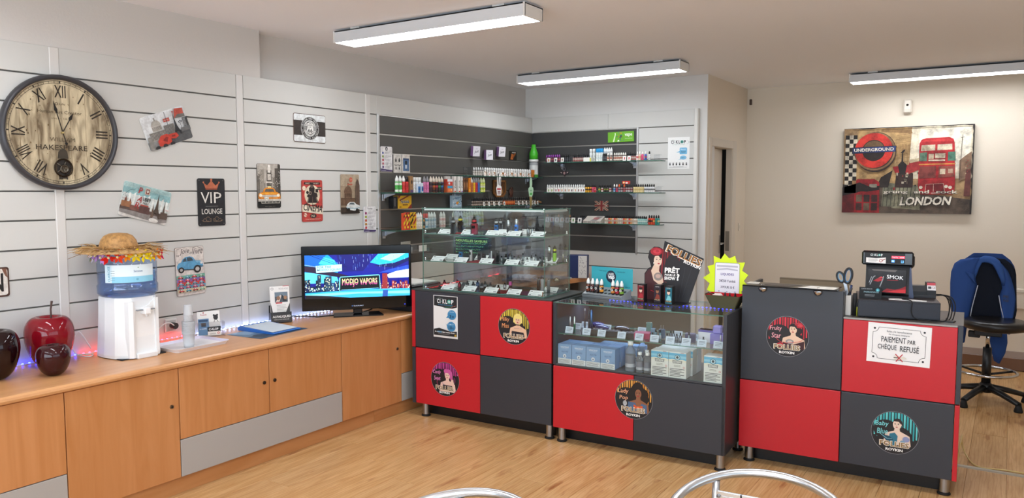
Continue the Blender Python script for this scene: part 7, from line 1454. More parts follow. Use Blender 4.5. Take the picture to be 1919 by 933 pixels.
cv.text('ROYKIN', .118, .252, .115, .020, '#f2f0ec', .04, -20); cv.text('PRÊT', -.002, .182, .098, .042, '#f2f0ec', .05, 0); cv.text('POUR LE', -.0, .163, .07, .014, '#f2f0ec', .04); cv.text('SHOW', -.002, .138, .074, .021, '#f2f0ec', .05); cv.text('?', .078, .136, .020, .045, '#f2f0ec', .05)
obj('print', cv.mb, fo)
FF = Fr(*FS.w(.60, .37, 0)[:2], .5)
for i, (x, y, c, c2, nm) in enumerate(((-.105, -.10, '#7a1a22', '#a82a34', 'red'), (.0, -.085, '#2a2230', '#8a3a2c', 'black and orange'), (.085, -.115, '#1f6a7c', '#7fc4cc', 'teal'))):
    def pr_f(cv, c=c, c2=c2): cv.rect(-.022, .004, .022, .104, c); cv.poly([(-.018, .02), (-.004, .055), (.012, .05), (.02, .02)], c2); cv.ell(.0, .072, .010, .013, '#e2c2aa' if c != '#2a2230' else '#9a6a4c', 14); cv.poly(ell(.001, .083, .012, .007, 10), '#1d1618'); cv.rect(-.022, .012, .022, .024, '#141316'); cv.text('FOLLIES', -.018, .015, .036, .007, '#c9b08a', .03); cv.text('ROYKIN', -.012, .098, .024, .005, '#dad6d0', .02)
    solo('flavour_box', pbox(.046, .112, .046, '#1b1a1d', pr_f), 'small ' + nm + ' printed box standing before the cardboard woman', 'box', tuple(FF.w(x, y, ZG + .0042)), FF.a + math.radians(-4))
# yellow star sign
st_ = thing('star_sign', 'fluorescent yellow spiky sign with a white price card', 'sign', tuple(FS.w(.985, .40, ZG + .0005)), FS.a - math.radians(4))
pts = []
for i in range(13):
    a = 90 + 360 * i / 13 + 6; rx, ry = .140, .165; b = math.radians(a); c_ = math.radians(a + 180 / 13)
    pts += [(rx * math.cos(b) * (1.06 if i % 2 else .98), .158 + ry * math.sin(b) * (1.04 if i % 2 else .97)), (rx * .77 * math.cos(c_), .158 + ry * .80 * math.sin(c_))]
obj('star', MB().prism([(x, max(.0, y)) for x, y in pts], .0, .004, 'satin', '#d9f01c'), st_)
cv = Cv(-.0006); cv.poly(rrect(-.072, .015, .082, .262, .012), '#3a2a66'); cv.poly(rrect(-.070, .045, .080, .260, .010), '#e9e8ef'); cv.rect(-.06, .235, .07, .246, '#b9b7c4'); cv.poly([(-.06, .222), (.005, .23), (.07, .222), (.07, .214), (.005, .22), (-.06, .214)], '#b9b7c4')
cv.text('LIQUIDES', -.035, .182, .082, .016, '#4a3a8a', .02); cv.text("3€50 l'unité", -.043, .142, .10, .017, '#2c2548', .015); cv.text('3 POUR 10 €', -.034, .104, .085, .016, '#2c2548', .015)
for x in (-.045, .004, .055): cv.text('*', x - .005, .078, .011, .011, '#5a4a8a', .02)
cv.lines(-.06, .068, .064, 1, .01, .003, '#5a557a', .1); cv.lines(-.03, .045, .056, 1, .01, .003, '#5a557a', .1); cv.text('LIQUIDEO', -.018, .026, .05, .010, '#e8e6f2', .03)
obj('price_card', cv.mb, st_); obj('back_foot', MB().prism([(-.0, 0), (.0, .12), (.07, 0)], -.02, .02, 'satin', '#b8cc18', 'x', T=Matrix.Translation((0, .004, 0))), st_)
# folded felt tray with clips
ft = thing('felt_tray', 'dark olive felt tray with a red lining in front of the yellow sign', 'tray', tuple(FS.w(1.005, .31, ZG)), FS.a - math.radians(3))
o1 = rrect(-.068, -.05, .072, .05, .006); o2 = rrect(-.105, -.072, .108, .072, .01); n = len(o1)
obj('felt', MB().add([(x, y, 0) for x, y in o1] + [(x, y, .068 + .012 * abs(x) / .1) for x, y in o2], [(i, (i + 1) % n, (i + 1) % n + n, i + n) for i in range(n)] + [tuple(range(n))[::-1]], 'cloth', '#57543f'), ft)
i1 = rrect(-.064, -.046, .068, .046, .006); i2 = rrect(-.1035, -.0705, .1065, .0705, .01)
obj('lining', MB().add([(x, y, .004) for x, y in i1] + [(x, y, .0685 + .012 * abs(x) / .1) for x, y in i2], [(i, i + n, (i + 1) % n + n, (i + 1) % n) for i in range(n)] + [tuple(range(n))], 'cloth', '#b8262e'), ft)
obj('cord', MB().tube([(-.104, -.06, .082), (-.085, -.05, .09), (-.07, -.055, .083), (-.055, -.04, .085)], .004, 'cloth', '#4a3f34', 6), ft)
bn = MB().prism([(-.016, 0), (-.004, .02), (-.003, .034), (.003, .034), (.004, .02), (.016, 0)], -.006, .006, 'satin', '#17171a')
for i, x in enumerate((.0, .028, .060)):
    solo('binder_clip', bn.mesh('binder_clip'), 'black binder clip sticking out of the felt tray', 'clip', tuple(FS.w(1.005 + x, .305, ZG + .058)), FS.a + math.radians(15 * i), 'black clips in the felt tray')
solo('folded_tissue', MB().box(-.03, .03, -.015, .015, 0, .03, 'paper', '#e3d9d4', b=.01), 'folded white tissue at the left end of the felt tray', 'tissue', tuple(FS.w(.955, .32, ZG + .052)), FS.a)
# ================================================================ ON THE TILL COUNTER
ZC2 = .9168
cdw = thing('cash_drawer', 'dark blue-black steel cash drawer under the till', 'cash drawer', tuple(FT.w(.795, .235, ZC2)), FT.a + math.radians(8))
obj('body', MB().box(-.2, .2, -.18, .20, .004, .098, 'satin', '#191c24', b=.002, fm={5: ('satin', '#332b2b')}), cdw); obj('drawer_front', MB().box(-.198, .198, -.184, -.1805, .01, .090, 'satin', '#1d222d', b=.001), cdw); obj('foot', MB().box(-.19, -.16, -.17, .18, 0, .0045, 'rubber', '#111').box(.16, .19, -.17, .18, 0, .0045, 'rubber', '#111'), cdw); obj('lock', MB().box(-.205, -.2, -.14, -.10, .03, .075, 'satin', '#17181b'), cdw)
FD = Fr(*FT.w(.795, .235, 0)[:2], 10.2); ZD = ZC2 + .0985
ps = thing('till_terminal', 'black till terminal with a lit two-line customer display', 'till', tuple(FD.w(-.045, .05, ZD)), FD.a - math.radians(4))
obj('stand', MB().prism([(-.10, 0), (.12, 0), (.12, .01), (.05, .03), (.03, .19), (-.03, .19), (-.07, .02), (-.10, .01)], -.11, .11, 'satin', '#141518', 'x'), ps)
obj('side_cheek', MB().prism([(.110, .0), (.135, .0), (.125, .08), (.118, .17), (.110, .17)], -.07, .02, 'satin', '#3b4560'), ps)
obj('screen_back', MB().box(-.118, .135, -.03, .10, .165, .235, 'satin', '#17181b', b=.012, T=Matrix.Rotation(math.radians(-10), 4, 'X')), ps)
obj('customer_display', MB().box(-.132, .128, -.085, -.03, .178, .255, 'black_gloss', '#101114', b=.008), ps)
cv = Cv(-.0853); cv.rect(-.118, .188, .085, .247, '#0b0c0e'); ciklop(cv, -.088, .228, .062, .013, '#e4e8e8', '#5aa89a'); cv.poly([(-.11, .192), (-.01, .188), (-.01, .222), (-.06, .216), (-.11, .22)], '#e9e6e2'); cv.lines(-.098, -.05, .21, 3, .006, .002, '#7a7876'); cv.ring(-.035, .203, .006, .009, '#a83a3a', 14); cv.line([(-.03, .205), (-.012, .214)], .004, '#8a3030')
cv.m = 'screen'; cv.rect(.018, .218, .084, .232, '#d8324a'); cv.text('Total Ttc', .022, .221, .028, .007, '#ffb0b8', .02); cv.text('10.90', .06, .221, .02, .007, '#ffc8d0', .02); cv.rect(.018, .196, .034, .210, '#3a8ae0'); cv.text('EUR', .020, .199, .012, .008, '#cfe6ff', .02); cv.text('LB', .066, .194, .014, .015, '#5aa8f0', .04)
obj('display_print', cv.mb, ps)
Ms = Matrix.Translation((0, -.115, .03)) @ Matrix.Rotation(math.radians(-9), 4, 'X')
obj('advert_panel', MB().box(-.098, .095, 0, .006, .0, .128, 'gloss', '#1b191b', b=.001, T=Ms), ps)
cv = Cv(-.0003, 'gloss', M=Ms); cv.clip = [(-.097, .001), (.094, .001), (.094, .127), (-.097, .127)]
cv.poly([(-.03, .0), (.0, .022), (.04, .018), (.07, .026), (.095, .04), (.095, 0)], '#8a1a20'); cv.poly([(-.01, .0), (.03, .012), (.095, .022), (.095, 0)], '#c0282e'); cv.poly([(-.07, .062), (-.045, .078), (-.02, .074), (-.025, .064), (-.045, .058)], '#a8262e'); cv.poly([(-.045, .078), (-.03, .088), (-.018, .08)], '#c83a40'); cv.line([(-.085, .04), (-.07, .082), (-.06, .09)], .005, '#8d8f92'); cv.line([(-.035, .03), (-.022, .07), (-.018, .09)], .005, '#8d8f92'); cv.line([(-.09, .05), (-.078, .085)], .002, '#c9cbce')
cv.text('SMOK', -.002, .078, .082, .020, '#f0f0f0', .015, -3); cv.rect(.0, .068, .055, .0705, '#a83038')
cv.poly([(-.08, .127), (.05, .127), (.04, .115), (-.07, .118)], '#5a5552')
obj('advert_print', cv.mb, ps)
t = thing('card_holder', 'small black card standing before the red-and-black advert of the till', 'card holder', tuple(FD.w(-.135, -.125, ZD)), FD.a); obj('card', MB().box(-.058, .055, -.003, .003, 0, .062, 'gloss', '#1a1d20', b=.001), t)
cv = Cv(-.0033); cv.text('CARTE FIDELITE', -.048, .05, .055, .006, '#8d9499', .02); cv.ell(.034, .048, .010, c='#2f8a9a', n=12); cv.ell(.034, .048, .005, c='#7fd0d8', n=8); cv.text('PARRAINAGE', -.035, .032, .075, .009, '#7fa0a8', .02); cv.lines(-.03, .035, .02, 2, .007, .002, '#8d9499', .3); obj('print', cv.mb, t)
solo('receipt_paper', MB().prism([(-.10, -.02), (.08, -.045), (.085, -.005), (-.06, .03), (-.10, .01)], .0004, .003, 'paper', '#dcd9d4', 'z'), 'white receipt slip lying on the front of the cash drawer', 'paper', tuple(FD.w(.055, -.12, ZD)), FD.a)
cr = thing('card_reader', 'black card payment terminal lying on the cash drawer', 'card reader', tuple(FD.w(.155, .05, ZD + .0075)), FD.a + math.radians(4))
cr.scale = (.8, .9, 1.25)
obj('body', MB().prism([(-.04, .006), (-.04, .026), (-.012, .062), (.04, .062), (.04, .006)], -.005, .05, 'satin', '#1a1b1e', 'x').prism([(-.036, .006), (-.036, .022), (-.02, .046), (.036, .046), (.036, .006)], -.10, -.005, 'satin', '#17181b', 'x').prism([(-.03, .006), (-.03, .018), (-.015, .032), (.03, .032), (.03, .006)], -.125, -.10, 'satin', '#1d1e22', 'x'), cr)
obj('base', MB().box(-.13, .05, -.045, .045, -.0072, .006, 'satin', '#26272b', b=.002), cr)
cv = Cv(-.0006, M=Matrix.Translation((.022, -.026, .044)) @ Matrix.Rotation(math.radians(-38), 4, 'X')); cv.rect(-.026, -.020, .027, .020, '#dcd8d8'); cv.rect(-.026, .006, .027, .020, '#b8404a'); cv.rect(-.02, -.012, .0, .0, '#3a3a40'); cv.text('CB', .005, -.012, .018, .012, '#8a3a44'); obj('print', cv.mb, cr)
cab = [FD.w(.02, -.13, ZD + .006), FD.w(.055, -.165, ZD + .006), FD.w(.065, -.190, ZD - .006), FD.w(.062, -.192, ZD - .05), FD.w(.08, -.193, ZD - .085), FD.w(.14, -.205, ZC2 + .005), FD.w(.22, -.19, ZC2 + .006), FD.w(.245, -.12, ZC2 + .03), FD.w(.262, -.03, ZD - .01), FD.w(.24, .06, ZD + .012), FD.w(.19, .09, ZD + .015)]
solo('power_cable', MB().tube(smooth(cab), .0028, 'rubber', '#121214', 6), 'thin black cable hanging over the front of the cash drawer', 'cable')
for i in range(3):
    c_ = [FD.w(.20 + .01 * i, .06, ZD + .010 + .004 * i), FD.w(.245 + .012 * i, .04 - .02 * i, ZD + .012), FD.w(.262 + .012 * i, -.0 - .02 * i, ZD - .03), FD.w(.25 + .010 * i, -.08 - .02 * i, ZC2 + .02), FD.w(.235 + .012 * i, -.12 - .015 * i, ZC2 + .005)]
    solo('power_cable', MB().tube(smooth(c_), .003, 'rubber', '#151517', 6), 'black cable in the tangle at the right end of the cash drawer', 'cable', (0, 0, 0), 0, 'cables tangled beside the cash drawer')
solo('cable_foot', MB().prism([(-.03, -.02), (.035, -.025), (.045, .02), (-.02, .03)], 0, .006, 'satin', '#1a1a1d', 'z'), 'flat black plug plate on the till top right of the cash drawer', 'plug', tuple(FT.w(1.045, .10, ZC2)), FT.a)
# pen cup and scissors
pc = thing('pen_cup', 'grey-white pen cup behind the raised panel', 'cup', tuple(FT.w(.572, .10, ZC2)), FT.a); obj('cup', MB().box(-.017, .012, -.04, .04, 0, .11, 'satin', '#c9c4bc', b=.002), pc)
obj('pens', MB().tube([(.0, .0, .11), (.006, .01, .165)], .006, 'plastic', '#1f2f5a', 8).tube([(-.006, -.02, .11), (.012, -.02, .15)], .005, 'plastic', '#26262a', 8).tube([(0, .02, .11), (-.004, .03, .16)], .004, 'plastic', '#e0ddd6', 8), pc)
solo('marker_pen', MB().tube([(0, 0, .0), (.002, .0, .125)], [.0095, .011], 'rubber', '#141416', 10), 'thick black marker standing upright right of the raised panel', 'pen', tuple(FT.w(.601, .07, ZC2)), FT.a)
solo('highlighter', MB().tube([(0, 0, .0), (.0, .0, .05)], .007, 'plastic', '#b8b83a', 10), 'short yellow highlighter beside the black marker', 'pen', tuple(FT.w(.618, .07, ZC2)), FT.a)
sc_ = thing('scissors', 'scissors with black and blue handles standing in the pen cup', 'scissors', tuple(FT.w(.566, .10, ZC2 + .012)), FT.a)
Rg = lambda cx, cz, rx, rz_, t: [(cx + rx * math.cos(a) * math.cos(t) - rz_ * math.sin(a) * math.sin(t), 0, cz + rx * math.cos(a) * math.sin(t) + rz_ * math.sin(a) * math.cos(t)) for a in [2 * PI * k / 20 for k in range(20)]]
obj('handle', MB().tube(Rg(-.045, .195, .018, .030, .35), .0058, 'plastic', '#1d1f24', 8, True), sc_); obj('handle', MB().tube(Rg(-.006, .205, .020, .042, -.12), .0065, 'plastic', '#191b20', 8, True), sc_)
obj('grip', MB().tube(Rg(-.006, .205, .0145, .036, -.12), .003, 'plastic', '#4a86b8', 6, True).tube(Rg(-.045, .195, .0125, .024, .35), .003, 'plastic', '#5a98c0', 6, True), sc_); obj('blade', MB().prism([(-.03, .165), (-.012, .16), (.004, .08), (-.002, .01), (-.01, .08)], -.002, .002, 'metal', '#9a9da2'), sc_)
# taupe screen behind the till
ds = thing('desk_screen', 'taupe flat screen panel standing behind the till counter', 'screen', tuple((ony(1462, 519, -1.5) + ony(1594, 528, -1.5)) / 2 * 1)[:2] + (0,), math.radians(0))
wd2 = (ony(1594, 528, -1.5).x - ony(1462, 519, -1.5).x) / 2
obj('panel', MB().box(-wd2, wd2, -.012, .012, .06, 1.016, 'satin', '#94826a', b=.002).box(-wd2, wd2, -.013, .013, 1.005, 1.017, 'satin', '#7d6d58', b=.002), ds); obj('foot', MB().box(-wd2 + .03, -wd2 + .08, -.15, .15, 0, .062, 'satin', '#6a5d4c').box(wd2 - .08, wd2 - .03, -.15, .15, 0, .062, 'satin', '#6a5d4c'), ds)
# ================================================================ FAR WALL, STOOL, CHAIRS
# canvas
lw, lh = 1.094, .812
cx, cz, Yc = 3.372, 1.800, 1.243
cn = thing('canvas_print', 'large red and sepia London canvas with a bus and an Underground roundel', 'canvas', (cx, Yc, cz))
obj('stretcher', MB().box(-lw / 2, lw / 2, -.012, .026, -lh / 2, lh / 2, 'satin', '#211b19', b=.002), cn)
cv = Cv(-.0122, 'canvas_print'); X0, Y0 = -lw / 2, -lh / 2
cv.ox, cv.oy, cv.sx, cv.sy = X0, Y0, lw, lh      # unit square coordinates
cv.clip = [(X0, Y0), (-X0, Y0), (-X0, -Y0), (X0, -Y0)]
Q = cv.poly; rr = random.Random(12)
cv.rect(0, 0, 1, 1, '#a98a63'); Q([(.52, .4), (.54, 1), (1, 1), (1, .4)], '#e3d8bf'); Q([(.58, .5), (.60, .95), (.98, .98), (.97, .5)], '#ece5d3')
Q([(.10, .4), (.12, .98), (.50, 1), (.53, .86), (.52, .6), (.44, .3), (.2, .3)], '#b99766'); Q([(.3, .98), (.53, .97), (.545, .92), (.3, .95)], '#8a6a44'); Q([(.40, .6), (.53, .68), (.52, .5), (.44, .5)], '#c9ab7c')
for i in range(11): cv.line([(.42, .90 - .045 * i), (.53, .92 - .045 * i)], .004, '#8f6f48')
for i in range(12): x = .40 + .011 * i; cv.rect(x, .50 + .02 * (i % 3), x + .005, .80, '#99784f'); cv.h -= cv.step
cv.h += cv.step
Q([(0, 0), (1, 0), (1, .16), (.7, .22), (.40, .34), (0, .34)], '#5a4c40'); Q([(.32, .08), (.60, .06), (.60, .32), (.33, .36)], '#7a7a66'); Q([(.40, .06), (.62, .04), (.62, .28), (.42, .3)], '#8f8c74')
for i in range(9): cv.line([(.33 + .03 * i, .08), (.34 + .03 * i, .30)], .006, '#4c4c3f')
Q([(.27, .3), (.31, .42), (.40, .50), (.37, .3)], '#2f2722'); Q([(.42, .3), (.43, .46), (.50, .50), (.56, .46), (.56, .3)], '#3a2822'); Q([(.40, .54), (.52, .56), (.54, .52), (.52, .47), (.42, .47)], '#a8232a'); Q([(.50, .44), (.60, .50), (.60, .62), (.53, .60)], '#a03030'); Q([(.53, .58), (.60, .60), (.61, .64), (.53, .62)], '#c0b090')
Q([(.455, .45), (.50, .46), (.51, .56), (.48, .60), (.475, .70), (.468, .70), (.465, .60), (.44, .56)], '#241c1a'); Q([(.455, .70), (.48, .735), (.495, .74), (.48, .70)], '#241c1a')
for i in range(16): x, y = rr.uniform(.40, .60), rr.uniform(.22, .46); cv.rect(x, y, x + rr.uniform(.008, .02), y + rr.uniform(.01, .04), rr.choice(['#c9bda8', '#8a2a2c', '#1d1817', '#b8453c', '#6a5a4a'])); cv.h -= cv.step
cv.h += cv.step
# bus
Rb = '#b3272c'
Q([(.60, .32), (.60, .80), (.615, .845), (.65, .86), (.82, .865), (.85, .845), (.86, .80), (.875, .34), (.86, .22), (.62, .22)], Rb); Q([(.615, .82), (.65, .84), (.82, .85), (.845, .82)], '#c93a3a')
Q([(.613, .715), (.718, .72), (.718, .785), (.617, .78)], '#d8cdb4'); Q([(.735, .72), (.845, .725), (.842, .79), (.735, .785)], '#d8cdb4'); Q([(.62, .72), (.70, .722), (.66, .78), (.62, .775)], '#b9ac90')
Q([(.603, .60), (.66, .60), (.66, .70), (.605, .695)], '#5c7a66'); Q([(.815, .60), (.872, .60), (.868, .70), (.815, .70)], '#4f7a68'); Q([(.668, .585), (.80, .585), (.80, .69), (.668, .69)], '#8f2226'); Q([(.672, .625), (.71, .625), (.71, .68), (.672, .68)], '#c9b79c'); Q([(.72, .63), (.795, .63), (.795, .685), (.72, .685)], '#cdbfa6'); Q([(.672, .60), (.795, .60), (.795, .615), (.672, .615)], '#d8cbb4')
Q([(.60, .555), (.872, .56), (.872, .572), (.60, .568)], '#cf8f4a'); Q([(.607, .40), (.73, .41), (.73, .54), (.607, .54)], '#7d3a34'); Q([(.75, .41), (.865, .42), (.865, .54), (.75, .54)], '#8f4a40'); Q([(.76, .45), (.80, .45), (.80, .51), (.76, .51)], '#cdbda4'); Q([(.82, .46), (.855, .46), (.855, .51), (.82, .51)], '#b89a84')
Q([(.60, .38), (.875, .385), (.872, .25), (.61, .24)], '#a82428'); Q([(.655, .25), (.66, .33), (.71, .34), (.715, .25)], '#7d1a20'); Q([(.72, .25), (.72, .34), (.79, .34), (.80, .25)], '#7d1a20'); cv.line([(.655, .25), (.66, .335), (.79, .345), (.80, .26)], .004, '#cdb0a0'); cv.line([(.717, .25), (.717, .34)], .004, '#cdb0a0')
for x, y in ((.622, .30), (.84, .30), (.81, .31)): Q(ell(x, y, .014, .018, 12), '#e0d6c4')
Q([(.90, .37), (.985, .42), (.985, .70), (.93, .64), (.90, .60)], '#8a6e58'); Q([(.94, .2), (.985, .2), (.985, .5), (.95, .5)], '#6a3a34'); cv.line([(.905, .38), (.915, .86)], .004, '#4a3d33'); cv.line([(.905, .855), (.93, .86)], .005, '#4a3d33'); cv.line([(.917, .86), (.917, .89)], .004, '#4a3d33')
for i in range(8): cv.rect(.945 + .012 * (i % 3), .45 + .02 * i, .952 + .012 * (i % 3), .462 + .02 * i, rr.choice(['#c9b090', '#a04a40'])); cv.h -= cv.step
cv.h += cv.step
# phone box, dark grunge
Q([(.10, 0), (.10, .36), (.12, .40), (.26, .40), (.30, .36), (.305, 0)], '#9a1e24'); Q([(.115, .26), (.20, .30), (.30, .32), (.30, .27), (.20, .25)], '#241a19'); Q([(.22, .30), (.28, .30), (.28, .34), (.22, .34)], '#8d8a7c')
for i in range(3):
    for j in range(2): x, y = .115 + .062 * i, .03 + .10 * j; Q([(x, y), (x + .048, y), (x + .048, y + .085), (x, y + .085)], ['#4a2a28', '#6d5a4a', '#3a2522'][(i + j) % 3])
Q([(0, 0), (.10, 0), (.10, .3), (.05, .26), (0, .28)], '#6d1a1e'); Q([(.0, .2), (.12, .24), (.24, .30), (.14, .36), (.0, .3)], '#2a1f1c')
# chequer band
for i in range(15):
    for j in range(3):
        if i < 1: continue
        c = ['#ddd2bd', '#1f1a18'][(i + j) % 2]; x, y = .015 + .032 * j, .97 - .049 * i; cv.rect(x, y - .049, x + .032, y, c if rr.random() > .07 else '#a5805a', True)
cv.h += cv.step
# roundel
def rring(r0, r1, c, cx_=.245, cy_=.735, dx=0, dy=0):
    cv.h += cv.step
    for i in range(40):
        a, b = 2 * PI * i / 40, 2 * PI * (i + 1) / 40; k = lw / lh
        cv.poly([(cx_ + dx + r0 * math.cos(a), cy_ + dy + r0 * k * math.sin(a)), (cx_ + dx + r1 * math.cos(a), cy_ + dy + r1 * k * math.sin(a)), (cx_ + dx + r1 * math.cos(b), cy_ + dy + r1 * k * math.sin(b)), (cx_ + dx + r0 * math.cos(b), cy_ + dy + r0 * k * math.sin(b))], c, True)
Q(ell(.26, .715, .165, .235, 30), '#3a2a22'); Q(ell(.25, .73, .10, .14, 26), '#6a5238'); Q(ell(.25, .68, .09, .08, 20), '#2a211d'); rring(.150, .165, '#8a6a4a', dx=.008, dy=-.012); rring(.090, .152, '#c9342a'); rring(.086, .092, '#2a1c18')
Q([(.07, .70), (.42, .715), (.425, .785), (.07, .775)], '#1f1a1c'); Q([(.075, .705), (.415, .718), (.42, .78), (.075, .77)], '#2e3f78'); Q([(.075, .705), (.26, .712), (.20, .77), (.075, .77)], '#253560')
cv.sx = cv.sy = 1; cv.ox = cv.oy = 0; U = lambda x, y: (X0 + x * lw, Y0 + y * lh)
cv.text('UNDERGROUND', *U(.087, .722), .318 * lw, .038 * lh, '#ece6d6', .025, 1.0)
cv.text('grung  and  rock', *U(.33, .215), .57 * lw, .052 * lh, '#2a211d', .05); cv.text('grung  and  rock', *U(.333, .22), .565 * lw, .050 * lh, '#e9e2d2', .02); cv.line([U(.70, .235), U(.77, .238)], .006, '#e9e2d2')
cv.text('LONDON', *U(.46, .085), .385 * lw, .108 * lh, '#2a211d', .09, 1, .2); cv.text('LONDON', *U(.463, .09), .38 * lw, .10 * lh, '#ece5d6', .035, 1, .2)
cv.sx, cv.sy, cv.ox, cv.oy = lw, lh, X0, Y0
for (a, b), (c, d) in (((0, 0), (1, 0)), ((0, 1), (1, 1)), ((0, 0), (0, 1)), ((1, 0), (1, 1))):
    n = 26; e0 = [(a + (c - a) * k / n, b + (d - b) * k / n) for k in range(n + 1)]; e1 = []
    for x, y in e0:
        w_ = rr.uniform(.004, .016); e1.append((min(max(x, w_ if a == c == 0 else x), 1 - w_ if a == c == 1 else x), min(max(y, w_ if b == d == 0 else y), 1 - w_ if b == d == 1 else y)))
    cv.h += cv.step
    for k in range(n): cv.poly([e0[k], e0[k + 1], e1[k + 1], e1[k]], '#241b18', True)
obj('print', cv.mb, cn)
# motion detector, switch
t = thing('motion_detector', 'small white motion detector high on the wall above the canvas', 'detector', (3.368, 1.27, 2.395))
obj('body', MB().box(-.035, .035, -.05, -.001, -.065, .065, 'plastic', '#dcd3c5', b=.012), t); obj('lens', MB().prism(ell(0, .012, .011, .010, 14), -.0508, -.0495, 'black_gloss', '#1d1a19').box(-.026, .026, -.052, -.049, -.055, -.025, 'satin', '#cfc6b8', b=.002), t)
solo('light_switch', MB().box(.001, .010, -.02, .02, -.04, .04, 'plastic', '#d8cfc0', b=.003).box(.009, .013, -.008, .008, -.018, .018, 'plastic', '#c9bfae', b=.001), 'small cream light switch right of the half-open door', 'switch', (1.86, 1.06, 1.233))
solo('alarm_sensor', MB().box(-.012, .012, -.02, -.001, -.03, .03, 'satin', '#4a3d36', b=.004), 'tiny dark sensor in the upper corner right of the door', 'sensor', (1.90, 1.268, 2.525))
# floor cable
fc = [Vector(p) for p in ((4.02, -2.05, .03), (4.035, -1.72, .16), (4.03, -1.55, .07), (4.06, -1.62, .02), (4.12, -1.75, .0055), (4.25, -1.735, .0055), (4.36, -1.73, .0055), (4.7, -1.70, .0055))]
solo('power_cable', MB().tube(smooth(fc), .0045, 'plastic', '#c9ab6a', 6), 'cream cable running over the floor right of the till counter', 'cable')
# drafting stool with jacket
SX, SY = 4.115, -.085
so = thing('swivel_stool', 'black swivel work chair with a round seat and chrome foot ring', 'chair', (SX, SY, 0))
for k in range(5):
    a = math.radians(244 + 72 * k); c, s_ = math.cos(a), math.sin(a); lg = MB().tube([(.03 * c, .03 * s_, .115), (.15 * c, .15 * s_, .095), (.30 * c, .30 * s_, .055)], [.032, .027, .022], 'satin', '#19191b', 8, flat=.8)
    L = obj('leg', lg, so); obj('glide', MB().lathe([(.028, 0), (.03, .01), (.024, .03), (.018, .055)], 'rubber', '#131314', 12, at=(.295 * c, .295 * s_, 0)), L)
obj('hub', MB().lathe([(.05, .08), (.05, .13), (.034, .15)], 'satin', '#17171a', 16), so)
obj('column_sleeve', MB().lathe([(.032, .14), (.030, .42)], 'satin', '#1a1a1d', 16), so); obj('gas_column', MB().lathe([(.014, .42), (.014, .56)], 'chrome', '#c9cbce', 12), so)
rg = MB().tube([(.20 * math.cos(a), .20 * math.sin(a), .235) for a in [2 * PI * k / 36 for k in range(36)]], .011, 'chrome', '#cfd1d4', 8, True)
for k in range(3): a = math.radians(30 + 120 * k); rg.tube([(.03 * math.cos(a), .03 * math.sin(a), .215), (.195 * math.cos(a), .195 * math.sin(a), .235)], .009, 'satin', '#17171a', 6)
obj('foot_ring', rg, so)
obj('seat', MB().lathe([(.05, .0), (.15, .004), (.205, .018), (.222, .045), (.218, .068), (.19, .083), (.10, .080), (.01, .076)], 'leather', '#1f1d1c', 36, at=(.045, -.02, .555)), so)
obj('tilt_mechanism', MB().box(-.09, .09, -.07, .10, .515, .56, 'satin', '#131315', b=.006).box(-.13, -.05, -.02, .02, .49, .54, 'satin', '#131315', b=.006), so)
obj('back_bar', MB().tube([(.02, .08, .53), (.02, .24, .54), (.015, .27, .62), (.0, .235, .80)], [.018, .018, .018, .016], 'satin', '#161618', 8), so)
# back rest: rounded slab
def slab(w0, w1, z0, z1, y0, th, c, m, bow=.03, n=10, k=12):
    mb = MB(); v = []; 
    for j in range(k + 1):
        s = j / k; z = z0 + (z1 - z0) * s; w_ = (w0 + (w1 - w0) * s) * (1 - .0 * s); e = 1.0
        if s > .75: e = math.sqrt(max(.02, 1 - ((s - .75) / .25) ** 2 * .72))
        if s < .12: e = .90 + .1 * s / .12
        for sd in (-1, 1):
            for i in range(n + 1):
                q = -1 + 2 * i / n; x = q * w_ * e / 2; y = y0 + bow * (q * q) * -1 + sd * th / 2 * (1 - .5 * abs(q) ** 4); v.append((x, y, z))
    R_ = 2 * (n + 1); f = []
    for j in range(k):
        for i in range(n):
            a = j * R_ + i; f.append((a, a + 1, a + 1 + R_, a + R_)); b = j * R_ + n + 1 + i; f.append((b + R_, b + R_ + 1, b + 1, b))
        for e_, o_ in ((0, n + 1), (n, 2 * n + 1)): a, b = j * R_ + e_, j * R_ + o_; f.append((a, b, b + R_, a + R_) if e_ else (a + R_, b + R_, b, a))
    for i in range(n): a = k * R_ + i; f.append((a, a + 1, a + n + 2, a + n + 1)); a = i; f.append((a + n + 1, a + n + 2, a + 1, a))
    return mb.add(v, f, m, c, True)
obj('backrest', slab(.36, .31, .62, 1.085, .20, .05, '#20242e', 'cloth', .035), so)
